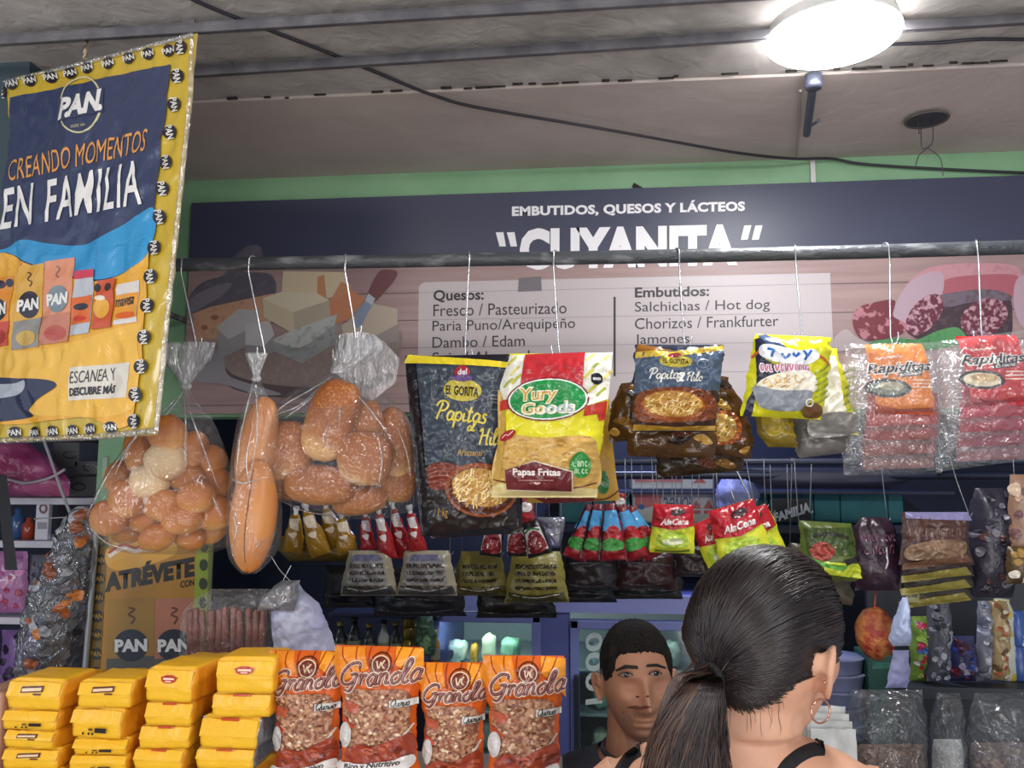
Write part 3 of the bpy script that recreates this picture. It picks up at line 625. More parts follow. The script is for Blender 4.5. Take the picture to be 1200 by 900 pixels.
# ================================================================ snack bags on the rail
fries = ['#e3bf70', '#f2d998', '#c8964a', '#f7e8b8', '#9a6626', '#ebcc80']
def fry_heap(A, cx, cy, rx, ry, n, part, sd=1, ln=(5, 11), wd=1.4, tilt=60):
    rr = random.Random(sd); A.k += 1
    for i in range(n):
        a = rr.uniform(0, 6.28); q = math.sqrt(rr.random()); x, y = cx + rx * q * math.cos(a), cy + ry * q * math.sin(a); t = R(rr.gauss(tilt, 35)); l = rr.uniform(*ln) / 2
        A.stroke(ink(rr.choice(fries)), [(x - l * math.cos(t), y + l * math.sin(t)), (x, y + rr.uniform(-.6, .6)), (x + l * math.cos(t), y - l * math.sin(t))], wd, part, smooth=2, k=A.k)
    A.k += 1
# black bag
A = Art()
A.poly(ink('#343d49'), [(489, 424), (596, 431), (600, 545), (503, 545)])
A.poly(ink('#15141a'), [(475, 424), (489, 424), (498, 540), (508, 628), (494, 628)])
A.poly(ink('#231d1d'), [(499, 545), (602, 545), (606, 614), (508, 626)])
A.blob(ink('#6f2f22'), [(503, 548), (520, 542), (545, 548), (542, 566), (520, 574), (506, 570)])
for i in range(5): A.stroke(ink('#9a4a34'), [(505, 550 + i * 5), (522, 547 + i * 5), (540, 551 + i * 4)], 1.2)
A.stroke(ink('#6b6f75'), [(574, 466), (578, 459), (586, 459), (590, 466), (590, 475), (586, 481), (578, 481), (574, 475)], 1.2, closed=True, smooth=0)
for i in range(3): A.rect(ink('#6b6f75'), 577, 464 + i * 4, 588, 466 + i * 4)
A.ell(ink('#b8a83e'), 545, 459, 22, 13, 4, 'brand_badge'); A.ell(ink('#a42c33'), 544, 438, 9, 8, 0, 'brand_badge'); A.ell(ink('#5b3f7a'), 545, 445, 12, 4, 0, 'brand_badge')
A.text(ink('#d9d4da'), 'del', (539, 434, 550, 441), 'brand_badge', bold=.02)
A.text(ink('#1c1a10'), 'EL GORITA', ((526, 453), (564, 456), (563, 467), (526, 464)), 'brand_badge', bold=.03)
gold = ink('#dcc84e')
A.script(gold, 'Papitas', 512, 492, 20, 2.2, 'script_lettering', slope=.09, sx=.92); A.script(gold, 'al', 550, 506, 11, 1.5, 'script_lettering'); A.script(gold, 'Hilo', 562, 522, 19, 2, 'script_lettering', sx=.75)
A.text(ink('#c99b45'), 'Artesanal', ((539, 527), (568, 528), (568, 535), (539, 534)), shear=.2); A.text(ink('#b98a2e'), '1 kg', (516, 595, 528, 607), shear=.1)
A.ell(ink('#8e4a28'), 566, 574, 41, 31, 8, 'potato_bowl'); A.ell(ink('#4f2413'), 566, 575, 37, 27, 8, 'potato_bowl'); A.ell(ink('#b5853a'), 567, 571, 34, 22, 8, 'potato_bowl'); fry_heap(A, 566, 573, 32, 21, 170, 'potato_bowl', 3)
A.poly(film('#d9c32f'), [(479, 416), (597, 425), (597, 432), (474, 426)], 'top_seal')
ya = dict(jit=2, bulge=.030, wr=.005, ws=30, p=2.2, e=6)
bag('snack_bag', 'large black bag of shoestring potatoes with a bowl picture, left of the yellow chips bag', 'snack bag', [(416, 475, 597), (470, 482, 599), (530, 490, 602), (580, 494, 604), (627, 496, 606)], 1.635, film('#1d1c22'), A, skew=-.02, group='black shoestring potato bags', **ya)
A = Art(); A.poly(ink('#d3bd31'), [(505, 622), (545, 612), (545, 616), (506, 628)]); A.rect(ink('#5c2a2a'), 590, 600, 606, 622)
bag('snack_bag', 'black snack bag behind the large black one, only its lower edge showing', 'snack bag', [(440, 500, 598), (560, 503, 612), (628, 505, 612)], 1.70, film('#241f23'), A, skew=-.06, group='black shoestring potato bags', bulge=.018, wr=.003)
# yellow, green and red chips bag
def yury(A):
    yl = ink('#e4d92a')
    A.poly(ink('#e7e6d8'), [(598, 417), (718, 413), (713, 468), (690, 476), (600, 474), (586, 466), (586, 452)])
    for i, (x, y) in enumerate([(600, 424), (604, 436), (596, 450), (606, 446), (692, 420), (700, 428), (690, 440), (708, 422), (704, 460), (695, 456), (712, 440)]): A.stroke(ink(['#cfc945', '#e0d67c', '#a8b04a'][i % 3]), [(x - 5, y + 5), (x + 1, y - 1), (x + 6, y - 5)], 3)
    A.blob(ink('#cfa455'), [(584, 520), (600, 511), (640, 514), (690, 512), (701, 530), (700, 572), (640, 578), (580, 572)], 'chips_picture')
    rr = random.Random(5)
    for i in range(60):
        x, y = rr.uniform(588, 695), rr.uniform(516, 562); A.stroke(ink(rr.choice(['#e3c477', '#b88740', '#dab560', '#c79a48'])), [(x - 5, y + rr.uniform(-2, 2)), (x, y - 2), (x + 5, y + rr.uniform(-2, 2))], 1.8, 'chips_picture', smooth=2)
    A.poly(ink('#d8c88c'), [(578, 566), (700, 573), (700, 583), (576, 583)]); A.blob(ink('#c9a24e'), [(584, 458), (592, 480), (592, 520), (586, 560), (578, 566), (584, 520)])
    A.poly(ink('#b82b33'), [(616, 416), (686, 413), (683, 458), (611, 459)], 'red_header')
    A.poly(ink('#c13a2c'), [(586, 471), (600, 468), (600, 480), (586, 482)]); A.poly(ink('#c13a2c'), [(686, 478), (712, 470), (709, 492), (702, 494), (700, 486), (684, 489)])
    A.ell(ink('#7c1d22'), 643, 470, 48, 25, -3, 'brand_badge'); A.ell(ink('#e9efe4'), 643, 470, 46, 23.5, -3, 'brand_badge'); A.ell(ink('#1e8b43'), 643, 470, 44, 22, -3, 'brand_badge')
    A.text(ink('#f3ecd0'), 'Yury', ((609, 456), (656, 455), (655, 475), (610, 478)), 'brand_badge', bold=.06, shear=.1); A.text(ink('#c99a2e'), 'Yury', ((611, 457.5), (654, 456.5), (653, 474), (612, 476.5)), 'brand_badge', shear=.1, bold=.01)
    A.text(ink('#f3ecd0'), 'Goods', ((612, 474), (675, 471), (675, 486), (613, 489)), 'brand_badge', bold=.06, shear=.1); A.text(ink('#c9a23a'), 'Go', ((614, 475.5), (638, 474.5), (638, 485), (615, 487)), 'brand_badge', shear=.1); A.text(ink('#9fb5c8'), 'ods', ((640, 474.5), (673, 472.5), (673, 484.5), (640, 485.5)), 'brand_badge', shear=.1)
    A.ell(ink('#a8262b'), 596, 511, 10.5, 5, -28); A.stroke(ink('#f0d0c0'), [(589, 514), (594, 510), (597, 511), (603, 506)], 1.2)
    A.blob(ink('#2f8a3e'), [(672, 536), (682, 530), (692, 540), (690, 556), (678, 560), (668, 550)]); squig(A, ink('#bfe0b0'), 672, 690, 547, 6, 1.1, None, 2); squig(A, ink('#bfe0b0'), 674, 688, 555, 5, 1.1, None, 5)
    A.stroke(ink('#5d2420'), [(578, 562), (600, 566), (660, 573), (699, 566)], 1.4)
    A.poly(ink('#d8ccb0'), [(597, 551), (628, 540), (672, 552), (672, 577), (597, 575)], 'name_banner'); A.poly(ink('#6a262a'), [(593.5, 551), (628, 541.5), (670.5, 553.5), (670.5, 576), (595, 573.5)], 'name_banner')
    A.text(ink('#f2e9e2'), 'Papas Fritas', ((603, 549), (658, 550), (658, 560), (603, 559.5)), 'name_banner', bold=.03); A.rect(ink('#c99a94'), 609, 562.5, 650, 563.3, 'name_banner'); A.text(ink('#d9b8b0'), '• ♥ •', (622, 565, 640, 568), 'name_banner')
    A.poly(ink('#17161a'), [(693, 441), (697, 439), (702, 439), (706, 442), (706, 449), (702, 452), (697, 452), (693, 449)]); A.rect(ink('#d8d8d8'), 695, 444, 704, 447)
A = Art(); yury(A)
bag('chips_bag', 'big yellow, green and red chips bag hanging in the middle of the rail', 'chips bag', [(414, 598, 718), (450, 586, 714), (480, 586, 711), (530, 583, 704), (560, 579, 701), (581, 577, 700)], 1.588, film('#e4d92a'), A, skew=-.01, group='yellow chips bags', bulge=.034, wr=.006, ws=28, p=2.2, e=6, seed=3, jit=2.5)
A = Art(); A.poly(ink('#6a262a'), [(618, 566), (700, 566), (696, 588), (640, 590), (618, 580)], 'name_banner'); A.text(ink('#cdb9b0'), 'Papas Fritas', ((629, 574), (682, 576), (682, 586), (629, 584)), 'name_banner', bold=.02)
A.blob(ink('#2a6b34'), [(700, 560), (708, 552), (714, 566), (710, 578), (702, 576)]); A.stroke(ink('#5d2420'), [(695, 586), (712, 584), (726, 574)], 1.6)
bag('chips_bag', 'second chips bag with a tan side, hidden behind the big yellow one', 'chips bag', [(440, 640, 712), (500, 622, 716), (560, 618, 722), (588, 617, 727)], 1.69, film('#b28a3c'), A, skew=-.03, group='yellow chips bags', bulge=.022, wr=.004, seed=4)
# crumpled black and gold bags
def hilo(A):
    A.poly(ink('#4a5a70'), [(745, 414), (846, 410), (846, 430), (842, 462), (742, 468)]); A.poly(ink('#3a2317'), [(742, 462), (842, 458), (838, 503), (740, 503)])
    A.poly(ink('#cfae39'), [(745, 412), (790, 414), (847, 405), (847, 411), (790, 421), (744, 420)], 'top_seal'); A.poly(ink('#8a5a22'), [(748, 403), (791, 413), (745, 413)], 'top_seal')
    A.ell(ink('#c2b03c'), 790, 426, 19, 7, 3, 'brand_badge'); A.ell(ink('#8e2b38'), 789, 419, 8, 3, 0, 'brand_badge'); A.text(ink('#2a2713'), 'EL GORITA', ((775, 422), (805, 424), (805, 430), (775, 428)), 'brand_badge', bold=.02)
    A.script(ink('#e8e6dc'), 'Papitas', 758, 446, 12, 1.7, 'script_lettering', sx=1.0); A.script(ink('#e8e6dc'), 'al Hilo', 790, 450, 10, 1.5, 'script_lettering', slope=-.08)
    A.ring(ink('#8794a6'), 822, 428, 7, 5, 1.2)
    A.blob(ink('#7a3d1e'), [(745, 466), (760, 458), (790, 456), (820, 458), (838, 470), (834, 492), (760, 496), (744, 486)])
    A.ell(ink('#9c5426'), 787, 477, 37, 18, 3, 'potato_bowl'); A.ell(ink('#b5853a'), 787, 475, 34, 15, 3, 'potato_bowl'); fry_heap(A, 787, 475, 32, 13, 120, 'potato_bowl', 9, (4, 9), 1.3, 30)
    A.poly(ink('#a9802c'), [(742, 498), (790, 501), (838, 499), (838, 505), (741, 505)])
hb = dict(wr=.010, ws=38, p=2.0, jit=4)
A = Art(); hilo(A)
bag('snack_bag', 'front crumpled bluish black bag of potato sticks with a round bowl picture', 'snack bag', [(404, 745, 847), (430, 743, 846), (470, 741, 842), (506, 740, 838)], 1.59, film('#2a3140'), A, group='crumpled black and gold bags', bulge=.030, seed=5, **hb)
def goldbag(rows, Y, sk, sd, lb, extra=None, base='#4a3015'):
    A = Art(); rr = random.Random(sd); y0, y1 = rows[0][0], rows[-1][0]; s = Surf(rows, Y)
    for i in range(9):
        y = rr.uniform(y0 + 8, y1 - 6); a, b = s.lr(y); x = rr.uniform(a + 6, b - 6); y += sk * (x - s.xc); w = rr.uniform(6, 14); g = rr.uniform(-.8, .8)
        A.blob(ink(rr.choice(['#7d5524', '#a3782f', '#221915', '#b99045', '#5d2f1b', '#2b2117'])), [(x - w, y - g * 4), (x, y - 5 - g * 3), (x + w, y + g * 5), (x + 2, y + 5)])
    if extra: extra(A)
    bag('snack_bag', lb, 'snack bag', rows, Y, film(base), A, skew=sk, seed=sd, group='crumpled black and gold bags', bulge=.022, nu=18, nv=20, **hb)
goldbag([(448, 728, 752), (470, 716, 760), (500, 712, 770), (516, 714, 772)], 1.655, -.1, 1, 'gold and black bag sticking out left behind the bluish black one')
goldbag([(440, 820, 852), (470, 815, 872), (510, 805, 884), (532, 800, 878)], 1.675, .15, 2, 'gold bag with half a bowl picture sticking out right behind the bluish black one', lambda A: (A.ell(ink('#9c5426'), 846, 502, 22, 20, 20), A.ell(ink('#c9a050'), 843, 502, 18, 16, 20), fry_heap(A, 843, 502, 15, 13, 30, None, 4, (4, 8), 1.3, 50)))
goldbag([(470, 742, 835), (515, 735, 840), (536, 735, 838)], 1.635, .02, 3, 'dark gold bag right under the bottom edge of the bluish black bag')
goldbag([(480, 765, 860), (530, 768, 868), (556, 772, 872)], 1.715, -.08, 4, 'lowest dark bag of the black and gold bunch, its tail hanging down', base='#33230f')
# bright yellow bags
A = Art(); yv = ink('#ddd927')
A.poly(ink('#2c2f45'), [(884, 398), (900, 395), (890, 440), (874, 470), (870, 488), (880, 488), (884, 456)]); A.poly(ink('#3b4f74'), [(887, 394), (897, 392), (922, 415), (915, 420), (894, 404)])
A.stroke(ink('#c4602f'), [(880, 420), (890, 412), (906, 412)], 3); A.stroke(ink('#c4602f'), [(952, 418), (962, 422), (970, 430)], 3)
A.blob(ink('#eef1f4'), [(888, 408), (900, 406), (930, 414), (948, 412), (956, 420), (940, 430), (910, 428), (890, 420)], 'brand_badge')
for q in ([(896, 411), (906, 414)], [(902, 413), (900, 421)], [(911, 417), (915, 423), (920, 418)], [(924, 417), (927, 421), (931, 417)], [(936, 414), (940, 420), (937, 425)], [(946, 413), (940, 421)]): A.stroke(ink('#2b63ae'), q, 3.2, 'brand_badge', smooth=2)
A.poly(ink('#23283a'), [(884, 436), (894, 424), (910, 434), (924, 438), (900, 446), (886, 452)])
squig(A, ink('#f1e6ea'), 888, 946, 437, 8, 4, 'pink_lettering', 3, .04); squig(A, ink('#c06a8c'), 888, 946, 437, 8, 1.6, 'pink_lettering', 3, .04)
A.blob(ink('#efe9d8'), [(884, 452), (900, 442), (930, 437), (948, 440), (952, 458), (930, 466), (890, 462)], 'potato_picture'); fry_heap(A, 912, 450, 26, 8, 40, 'potato_picture', 12, (4, 8), 1.2, 20)
A.blob(ink('#8e939c'), [(881, 454), (910, 460), (945, 460), (944, 472), (930, 483), (895, 481), (883, 470)], 'potato_picture')
for i in range(6): A.stroke(ink('#8fa232'), [(950, 440 + i * 7), (958, 437 + i * 7), (968, 430 + i * 7)], 2)
A.blob(ink('#6b4a2a'), [(936, 480), (950, 474), (960, 480), (958, 490), (940, 490)]); A.ring(ink('#e3e0cf'), 943, 474, 4, 4, 1.4)
bag('snack_bag', 'front bright yellow snack bag with a heap of pale potato sticks pictured', 'snack bag', [(393, 884, 974), (420, 880, 973), (460, 872, 968), (490, 868, 962)], 1.585, film('#ddd927'), A, skew=.05, group='bright yellow snack bags', bulge=.032, wr=.008, ws=30, seed=8, jit=3)
def yel(rows, Y, sk, sd, lb, base, art=None):
    A = Art()
    if art: art(A)
    bag('snack_bag', lb, 'snack bag', rows, Y, film(base), A, skew=sk, seed=sd, group='bright yellow snack bags', bulge=.024, wr=.008, ws=30, jit=4, nu=18, nv=20)
yel([(408, 952, 982), (440, 950, 990), (480, 948, 1000), (508, 946, 1006)], 1.65, .06, 1, 'yellow and white snack bag behind the front yellow one on its right', '#d9d43c',
    lambda A: (A.poly(ink('#ece8d6'), [(962, 420), (976, 418), (984, 470), (992, 492), (968, 496), (955, 480)]), [A.stroke(ink('#8fa232'), [(984, 440 + i * 9), (992, 436 + i * 9), (1002, 432 + i * 9)], 2.2) for i in range(7)], A.ring(ink('#e6e4da'), 998, 489, 4, 4, 1.6), A.blob(ink('#85827d'), [(950, 490), (985, 484), (1004, 490), (1000, 508), (950, 512)])))
yel([(470, 925, 985), (515, 930, 1000), (534, 936, 996)], 1.69, -.12, 2, 'grey bottomed snack bag hanging lowest under the yellow ones', '#6d6a66', lambda A: A.stroke(ink('#8d8a86'), [(936, 516), (965, 510), (998, 500)], 3))
yel([(465, 880, 930), (505, 886, 932), (524, 900, 934)], 1.66, .03, 3, 'gold brown snack bag under the left of the front yellow one', '#7d6a20', lambda A: A.blob(ink('#a58f2c'), [(890, 490), (910, 488), (916, 505), (900, 512)]))
# tortilla packs
cl_pack = clear('clear_pack', haze=.08, gloss=.09, bump=.9, bscale=30, rough=.08, edge=.22)
def wraps(x0, xr, yt, lab, base, dk, plate, var, sk, group, Y0):
    """a fan of clear packs with a coloured label, front one first"""
    for k in range(5):
        dy = k * 15 + (0 if k == 0 else 6); dx = -2 * k; Y = Y0 + .022 * k; A = Art(); X = lambda x: x + dx + x0
        yb = (486 if k == 0 else 490 + k * 17) - (404 - yt)
        rows = [(yt + dy * .6, X(-22), X(94)), (yt + 40 + dy * .5, X(-16), X(94)), (yb, X(-4) - 3 * k, X(97) + k)]
        if k == 0:
            A.poly(ink(base), [(X(0), yt + 2), (X(68), yt + 1), (X(82), yt + 82), (X(14), yt + 78)], 'paper_label')
            A.text(ink('#f6f2ee'), 'Rapiditas', ((X(0), yt + 25), (X(78), yt + 21), (X(78), yt + 38), (X(1), yt + 43)), 'paper_label', bold=.07, shear=.25); A.text(ink('#1f1b20'), 'Rapiditas', ((X(2), yt + 26), (X(76), yt + 22), (X(76), yt + 36.5), (X(3), yt + 41)), 'paper_label', bold=.02, shear=.25)
            A.text(ink('#f3d9cf'), '• BIMBO •'.replace('BIMBO', 'DEL DÍA') if 0 else '~~~~~', ((X(12), yt + 18), (X(42), yt + 15), (X(42), yt + 19), (X(12), yt + 22)), 'paper_label')
            A.poly(ink('#241f22'), [(X(38), yt + 36), (X(66), yt + 33), (X(65), yt + 39), (X(37), yt + 42)], 'paper_label'); A.text(ink('#efe9e6'), var, ((X(40), yt + 37), (X(64), yt + 34.2), (X(63), yt + 38), (X(39.5), yt + 41)), 'paper_label', bold=.02)
            A.ell(ink('#2e3434'), X(26), yt + 54, 27, 11, 3, 'food_picture'); A.ell(ink(plate[0]), X(26), yt + 54, 22, 8, 3, 'food_picture'); A.ell(ink(plate[1]), X(29), yt + 52, 15, 4.5, 3, 'food_picture')
            for i in range(3): A.rect(ink('#f0d8c8'), X(54), yt + 44 + i * 4, X(78), yt + 45.6 + i * 4, 'paper_label')
            A.poly(ink(dk), [(X(13), yt + 72), (X(40), yt + 78), (X(80), yt + 76), (X(83), yt + 84), (X(14), yt + 82)], 'paper_label')
            lb = 'front clear pack with ' + lab
        else:
            b = rows[-1][0]; c = ['#a8433d', '#96403c', '#8a4a47', '#7d514e'][k - 1] if base[1] == 'e' else ['#b3324a', '#a02c44', '#8e3a4c', '#845058'][k - 1]
            A.poly(ink(c), [(X(4), b - 44), (X(88), b - 44), (X(90), b - 8), (X(6), b - 5)], 'paper_label')
            lb = ['', 'second', 'third', 'fourth', 'rearmost'][k] + ' clear pack behind the one with ' + lab
        s = Surf(rows, Y, bulge=.018, back=.0, skew=sk, wr=.006, ws=34, jit=2.5, seed=k + x0 * .01, p=3, e=6); mbs = {}
        mb = MB(); s.sheet(mb, cl_pack, 22, 26, 1)
        root = tag(mb.build('tortilla_pack'), lb, 'tortilla pack', group)
        m2 = {}; s.art(A, m2, off=-.003)
        for pn, q in m2.items(): q.build(pn or 'label_print', root)
wraps(1011, 1093, 402, 'the orange paper label', '#e58427', '#b4471f', ('#7c8074', '#b9b49c'), 'INTEGRALES', -.02, 'orange label tortilla packs', 1.60)
wraps(1120, 1205, 392, 'the red paper label', '#c9252f', '#a51a2c', ('#e3d3b4', '#c7a878'), 'CLÁSICAS', -.13, 'red label tortilla packs', 1.59)
# ================================================================ hanging poster at the left
ALF = R(25); PN = Vector((-math.sin(ALF), -math.cos(ALF), 0)); PP = at(233, 40, 1.33)
gold_b = mat('poster_gold', '#c4a634', rough=.2, bump=.35, bscale=26, coat=.8); p_ink = lambda h: mat('poster_' + h, h, rough=.22, bump=.3, bscale=26, coat=.6)
PS = Surf([(40, -18, 233), (97, -20, 227), (510, -62, 186), (525, -64, 184)], p0=PP, n=PN)
class Poster(Surf):
    """a rectangle on a plane whose corners are given in photograph pixels; the sheet ripples gently"""
    def __init__(s, q, p0, n, wr, ws=9, seed=0): s.q, s.p0, s.n, s.wr, s.ws, s.seed = q, p0, n.normalized(), wr, ws, seed
    def P(s, px, py, off=0, side=1):
        P = onplane(px, py, s.p0, s.n); q = P * s.ws + Vector((s.seed, 2, 0)); k = noise.noise(q) + .5 * (1 - 2 * abs(noise.noise(q * 2.2)))
        return P + s.n * (s.wr * k + off if side > 0 else s.wr * k - .0012)
    def sheet(s, mb, m, nu=80, nv=110, side=1, off=0):
        a, b, c, d = s.q; rows = []
        for j in range(nv + 1):
            v = j / nv; row = []
            for i in range(nu + 1):
                u = i / nu; row.append(s.P(*[(a[k] * (1 - u) + b[k] * u) * (1 - v) + (d[k] * (1 - u) + c[k] * u) * v for k in (0, 1)], off, side))
            rows.append(row if side > 0 else row[::-1])
        mb.grid(rows, m)
def mini_dot(A, x, y, ang, part, rx=7.2, ry=8.6, txt='PAN'):
    A.ell(p_ink('#241f2c'), x, y, rx, ry, 0, part, 14); c, d = math.cos(R(ang)), math.sin(R(ang)); w, h = ry * .95, rx * .5
    f = lambda a, b: (x + a * c - b * d, y + a * d + b * c)
    A.text(p_ink('#d9d6cc'), txt, (f(-w, -h), f(w, -h), f(w, h), f(-w, h)), part, bold=.03)
pos = Poster([(3, 97), (233, 40), (186, 510), (-42, 520)], PP, PN, .0065, 9); A = Art()
A.poly(p_ink('#343d5c'), [(16, 116), (201, 76), (158, 488), (-22, 492)], 'printed_picture')
A.blob(p_ink('#e3a735'), [(-14, 302), (12, 298), (30, 308), (60, 318), (110, 330), (150, 318), (177, 296), (158, 488), (100, 489), (-22, 492), (-22, 400)], 'printed_picture', 6)
A.blob(p_ink('#2f8fc4'), [(184, 246), (160, 256), (125, 277), (95, 288), (60, 286), (30, 282), (8, 292), (-12, 298), (12, 297), (30, 306), (60, 316), (110, 328), (150, 318), (177, 296)], 'printed_picture', 6)
A.blob(p_ink('#e9b544'), [(-18, 410), (30, 412), (80, 404), (165, 380), (166, 400), (158, 480), (70, 488), (38, 482), (60, 462), (72, 452), (50, 446), (0, 446), (-20, 446)], 'printed_picture', 6)
A.blob(p_ink('#2a2f4a'), [(-20, 447), (30, 444), (62, 446), (70, 453), (52, 466), (38, 480), (40, 489), (-20, 492)], 'printed_picture', 6)
A.blob(p_ink('#aab0b8'), [(-18, 452), (20, 450), (34, 446), (34, 456), (22, 464), (-18, 468)], 'printed_picture')
A.ring(p_ink('#cfc79b'), 98, 124, 25, 33, 2, 'printed_picture', 8)
A.poly(p_ink('#343d5c'), [(70, 118), (126, 104), (126, 133), (70, 145)], 'printed_picture')
wt_p = p_ink('#e9e6e2')
A.text(wt_p, 'P.A.N.', ((74, 117), (126, 105), (125, 131), (72, 143)), 'printed_picture', bold=.05, shear=.1, gap=.82)
A.text(p_ink('#cfc79b'), 'DESDE 1960', ((89, 149), (105, 146), (105, 149), (89, 152)), 'printed_picture')
A.text(p_ink('#e09a4e'), 'CREANDO MOMENTOS', ((14, 189), (177, 152), (174, 178), (14, 214)), 'printed_picture', shear=.1, gap=1.06)
A.text(wt_p, 'EN FAMILIA', ((8, 223), (167, 188), (169, 240), (4, 270)), 'printed_picture', bold=.012, shear=.08, gap=1.12)
def ppack(x0, y0, x1, y1, c, low, food, mark=True, top=None):
    A.poly(p_ink(c), [(x0 + 1, y0), (x1 + 1, y0 - 5), (x1 - 4, y1 - 4), (x0 - 3, y1)], 'product_picture')
    A.poly(p_ink(low), [(x0 - 1, y0 + (y1 - y0) * .66), (x1 - 2, y0 + (y1 - y0) * .6), (x1 - 4, y1 - 4), (x0 - 3, y1)], 'product_picture')
    A.ell(p_ink(food), (x0 + x1) / 2 - 2, y1 - 14, (x1 - x0) * .36, 9, -4, 'product_picture')
    if mark:
        A.ell(p_ink('#2a2735' if c != '#d98f6e' else '#7d8b93'), (x0 + x1) / 2, (y0 + y1) / 2 - 5, (x1 - x0) * .36, (y1 - y0) * .165, 0, 'product_picture')
        w = (x1 - x0) * .36; cy = (y0 + y1) / 2 - 5; A.text(wt_p, 'PAN', (((x0 + x1) / 2 - w, cy - 5), ((x0 + x1) / 2 + w, cy - 9), ((x0 + x1) / 2 + w, cy + 5), ((x0 + x1) / 2 - w, cy + 9)), 'product_picture', bold=.05)
ppack(-14, 328, 17, 409, '#d98a2e', '#c4452f', '#a8322a')
A.ell(p_ink('#3a2a3c'), 4, 334, 6, 5, 0, 'product_picture'); A.ell(p_ink('#2b2b4a'), 14, 332, 4, 5, 0, 'product_picture')
ppack(21, 314, 54, 411, '#d8a440', '#8d8a84', '#c9a552'); ppack(55, 307, 88, 405, '#d98f6e', '#c07a62', '#b5564a')
A.stroke(p_ink('#3a2c1c'), [(35, 320), (40, 322), (36, 328), (40, 331), (37, 336)], 1.4, 'product_picture'); A.stroke(p_ink('#8a6a66'), [(68, 312), (72, 316), (68, 322), (72, 326)], 1.4, 'product_picture')
A.poly(p_ink('#b9bcc4'), [(91, 326), (112, 323), (113, 340), (110, 391), (86, 394), (88, 345)], 'product_picture'); A.poly(p_ink('#c72f48'), [(91, 318), (114, 316), (113, 325), (90, 328)], 'product_picture'); A.poly(p_ink('#d8692f'), [(88, 350), (112, 346), (110, 378), (87, 382)], 'product_picture'); A.ell(p_ink('#2d2a35'), 99, 360, 9, 4, -5, 'product_picture'); A.ell(p_ink('#c93b2f'), 98, 374, 8, 3, -5, 'product_picture')
A.poly(p_ink('#c9532e'), [(117, 330), (138, 326), (136, 384), (113, 387)], 'product_picture'); A.ell(p_ink('#e0a53c'), 124, 362, 9, 12, 0, 'product_picture'); A.ell(p_ink('#2d2a35'), 118, 338, 3.5, 5, 0, 'product_picture'); A.ell(p_ink('#3a2c35'), 130, 337, 4, 5, 0, 'product_picture'); A.ell(p_ink('#e8dcc8'), 122, 350, 6, 3, 0, 'product_picture')
A.poly(p_ink('#d9d3cf'), [(140, 334), (168, 329), (166, 378), (138, 382)], 'product_picture'); A.poly(p_ink('#e39a35'), [(139, 347), (167, 343), (166, 372), (138, 376)], 'product_picture'); A.ell(p_ink('#d9622a'), 152, 370, 12, 4, -5, 'product_picture')
A.text(p_ink('#3a2a2a'), 'mavesa', ((139, 352), (164, 348), (163, 357), (139, 361)), 'product_picture', bold=.02)
A.poly(p_ink('#dcd5c8'), [(85, 431), (157, 425), (153, 466), (84, 470)], 'scan_label')
A.text(p_ink('#3a3436'), 'ESCANEA Y', ((87, 436), (139, 431), (138, 446), (86, 450)), 'scan_label'); A.text(p_ink('#2c2730'), 'DESCUBRE MÁS', ((86, 453), (139, 449), (138, 461), (86, 465)), 'scan_label', bold=.035)
for x, y in [(19, 100), (40, 96), (62, 91), (84, 86), (104, 80), (129, 75), (153, 69), (176, 64), (199, 60)]: mini_dot(A, x, y, -14, None, 6.5, 7.5)
for x, y in [(215, 57), (210, 90), (206, 123), (203, 156), (198, 191), (194, 222), (190, 255), (185, 291), (182, 325), (178, 359), (175, 396), (170, 430), (165, 463), (161, 494)]: mini_dot(A, x - 1, y, 82, None, 8, 8.6)
for x, y in [(7, 110), (4, 138), (1, 168), (-2, 198), (-5, 228)]: mini_dot(A, x, y, 85, None, 6, 8)
for x, y in [(-5, 508), (20, 507), (43, 507), (66, 506), (88, 505), (110, 503), (134, 501)]: mini_dot(A, x, y, -4, None, 7, 7)
mbs = {None: MB()}; pos.sheet(mbs[None], gold_b); pos.sheet(mbs[None], mat('paper_back', '#d9d6cf', rough=.7), 80, 110, -1); pos.art(A, mbs, L=5, off=.002, step=.0006)
root = tag(mbs.pop(None).build('hanging_poster'), 'big glossy yellow bordered dark blue poster hanging at the upper left', 'poster')
for k, m in mbs.items(): m.build(k, root)
# clear plastic cover folded over the edges
mb = MB(); e = lambda x, y, o=.004: pos.P(x, y, o)
mb.tube([e(8, 98), e(80, 80), e(160, 60), e(229, 43)], .004, clear('poster_cover', haze=.12, gloss=.2, bump=.8, bscale=40), 8); mb.tube([e(229, 43), e(226, 110), e(214, 230), e(203, 340), e(188, 505)], .0045, MATS['poster_cover'], 8); mb.tube([e(188, 505), e(120, 512), e(40, 515), (e(-40, 518))], .006, MATS['poster_cover'], 8)
mb.build('plastic_cover', root)
mb = MB(); a = pos.P(101, 70, .003); top = Vector((at(106, -30, a.y).x, a.y, ZC)); pts = [a + (top - a) * i / 14 for i in range(15)]
r2 = mat('rope_tan', '#b5a184', rough=.8, col2='#4d4438', nscale=90, lo=.45, hi=.55)
for s in (0, 1): mb.tube([p + Vector((.0022 * math.cos(i * 1.2 + s * 3.14), .0022 * math.sin(i * 1.2 + s * 3.14), 0)) for i, p in enumerate(pts)], .0022, r2, 6)
tag(mb.build('hanging_rope'), 'twisted tan and black rope holding up the big yellow bordered poster', 'rope')
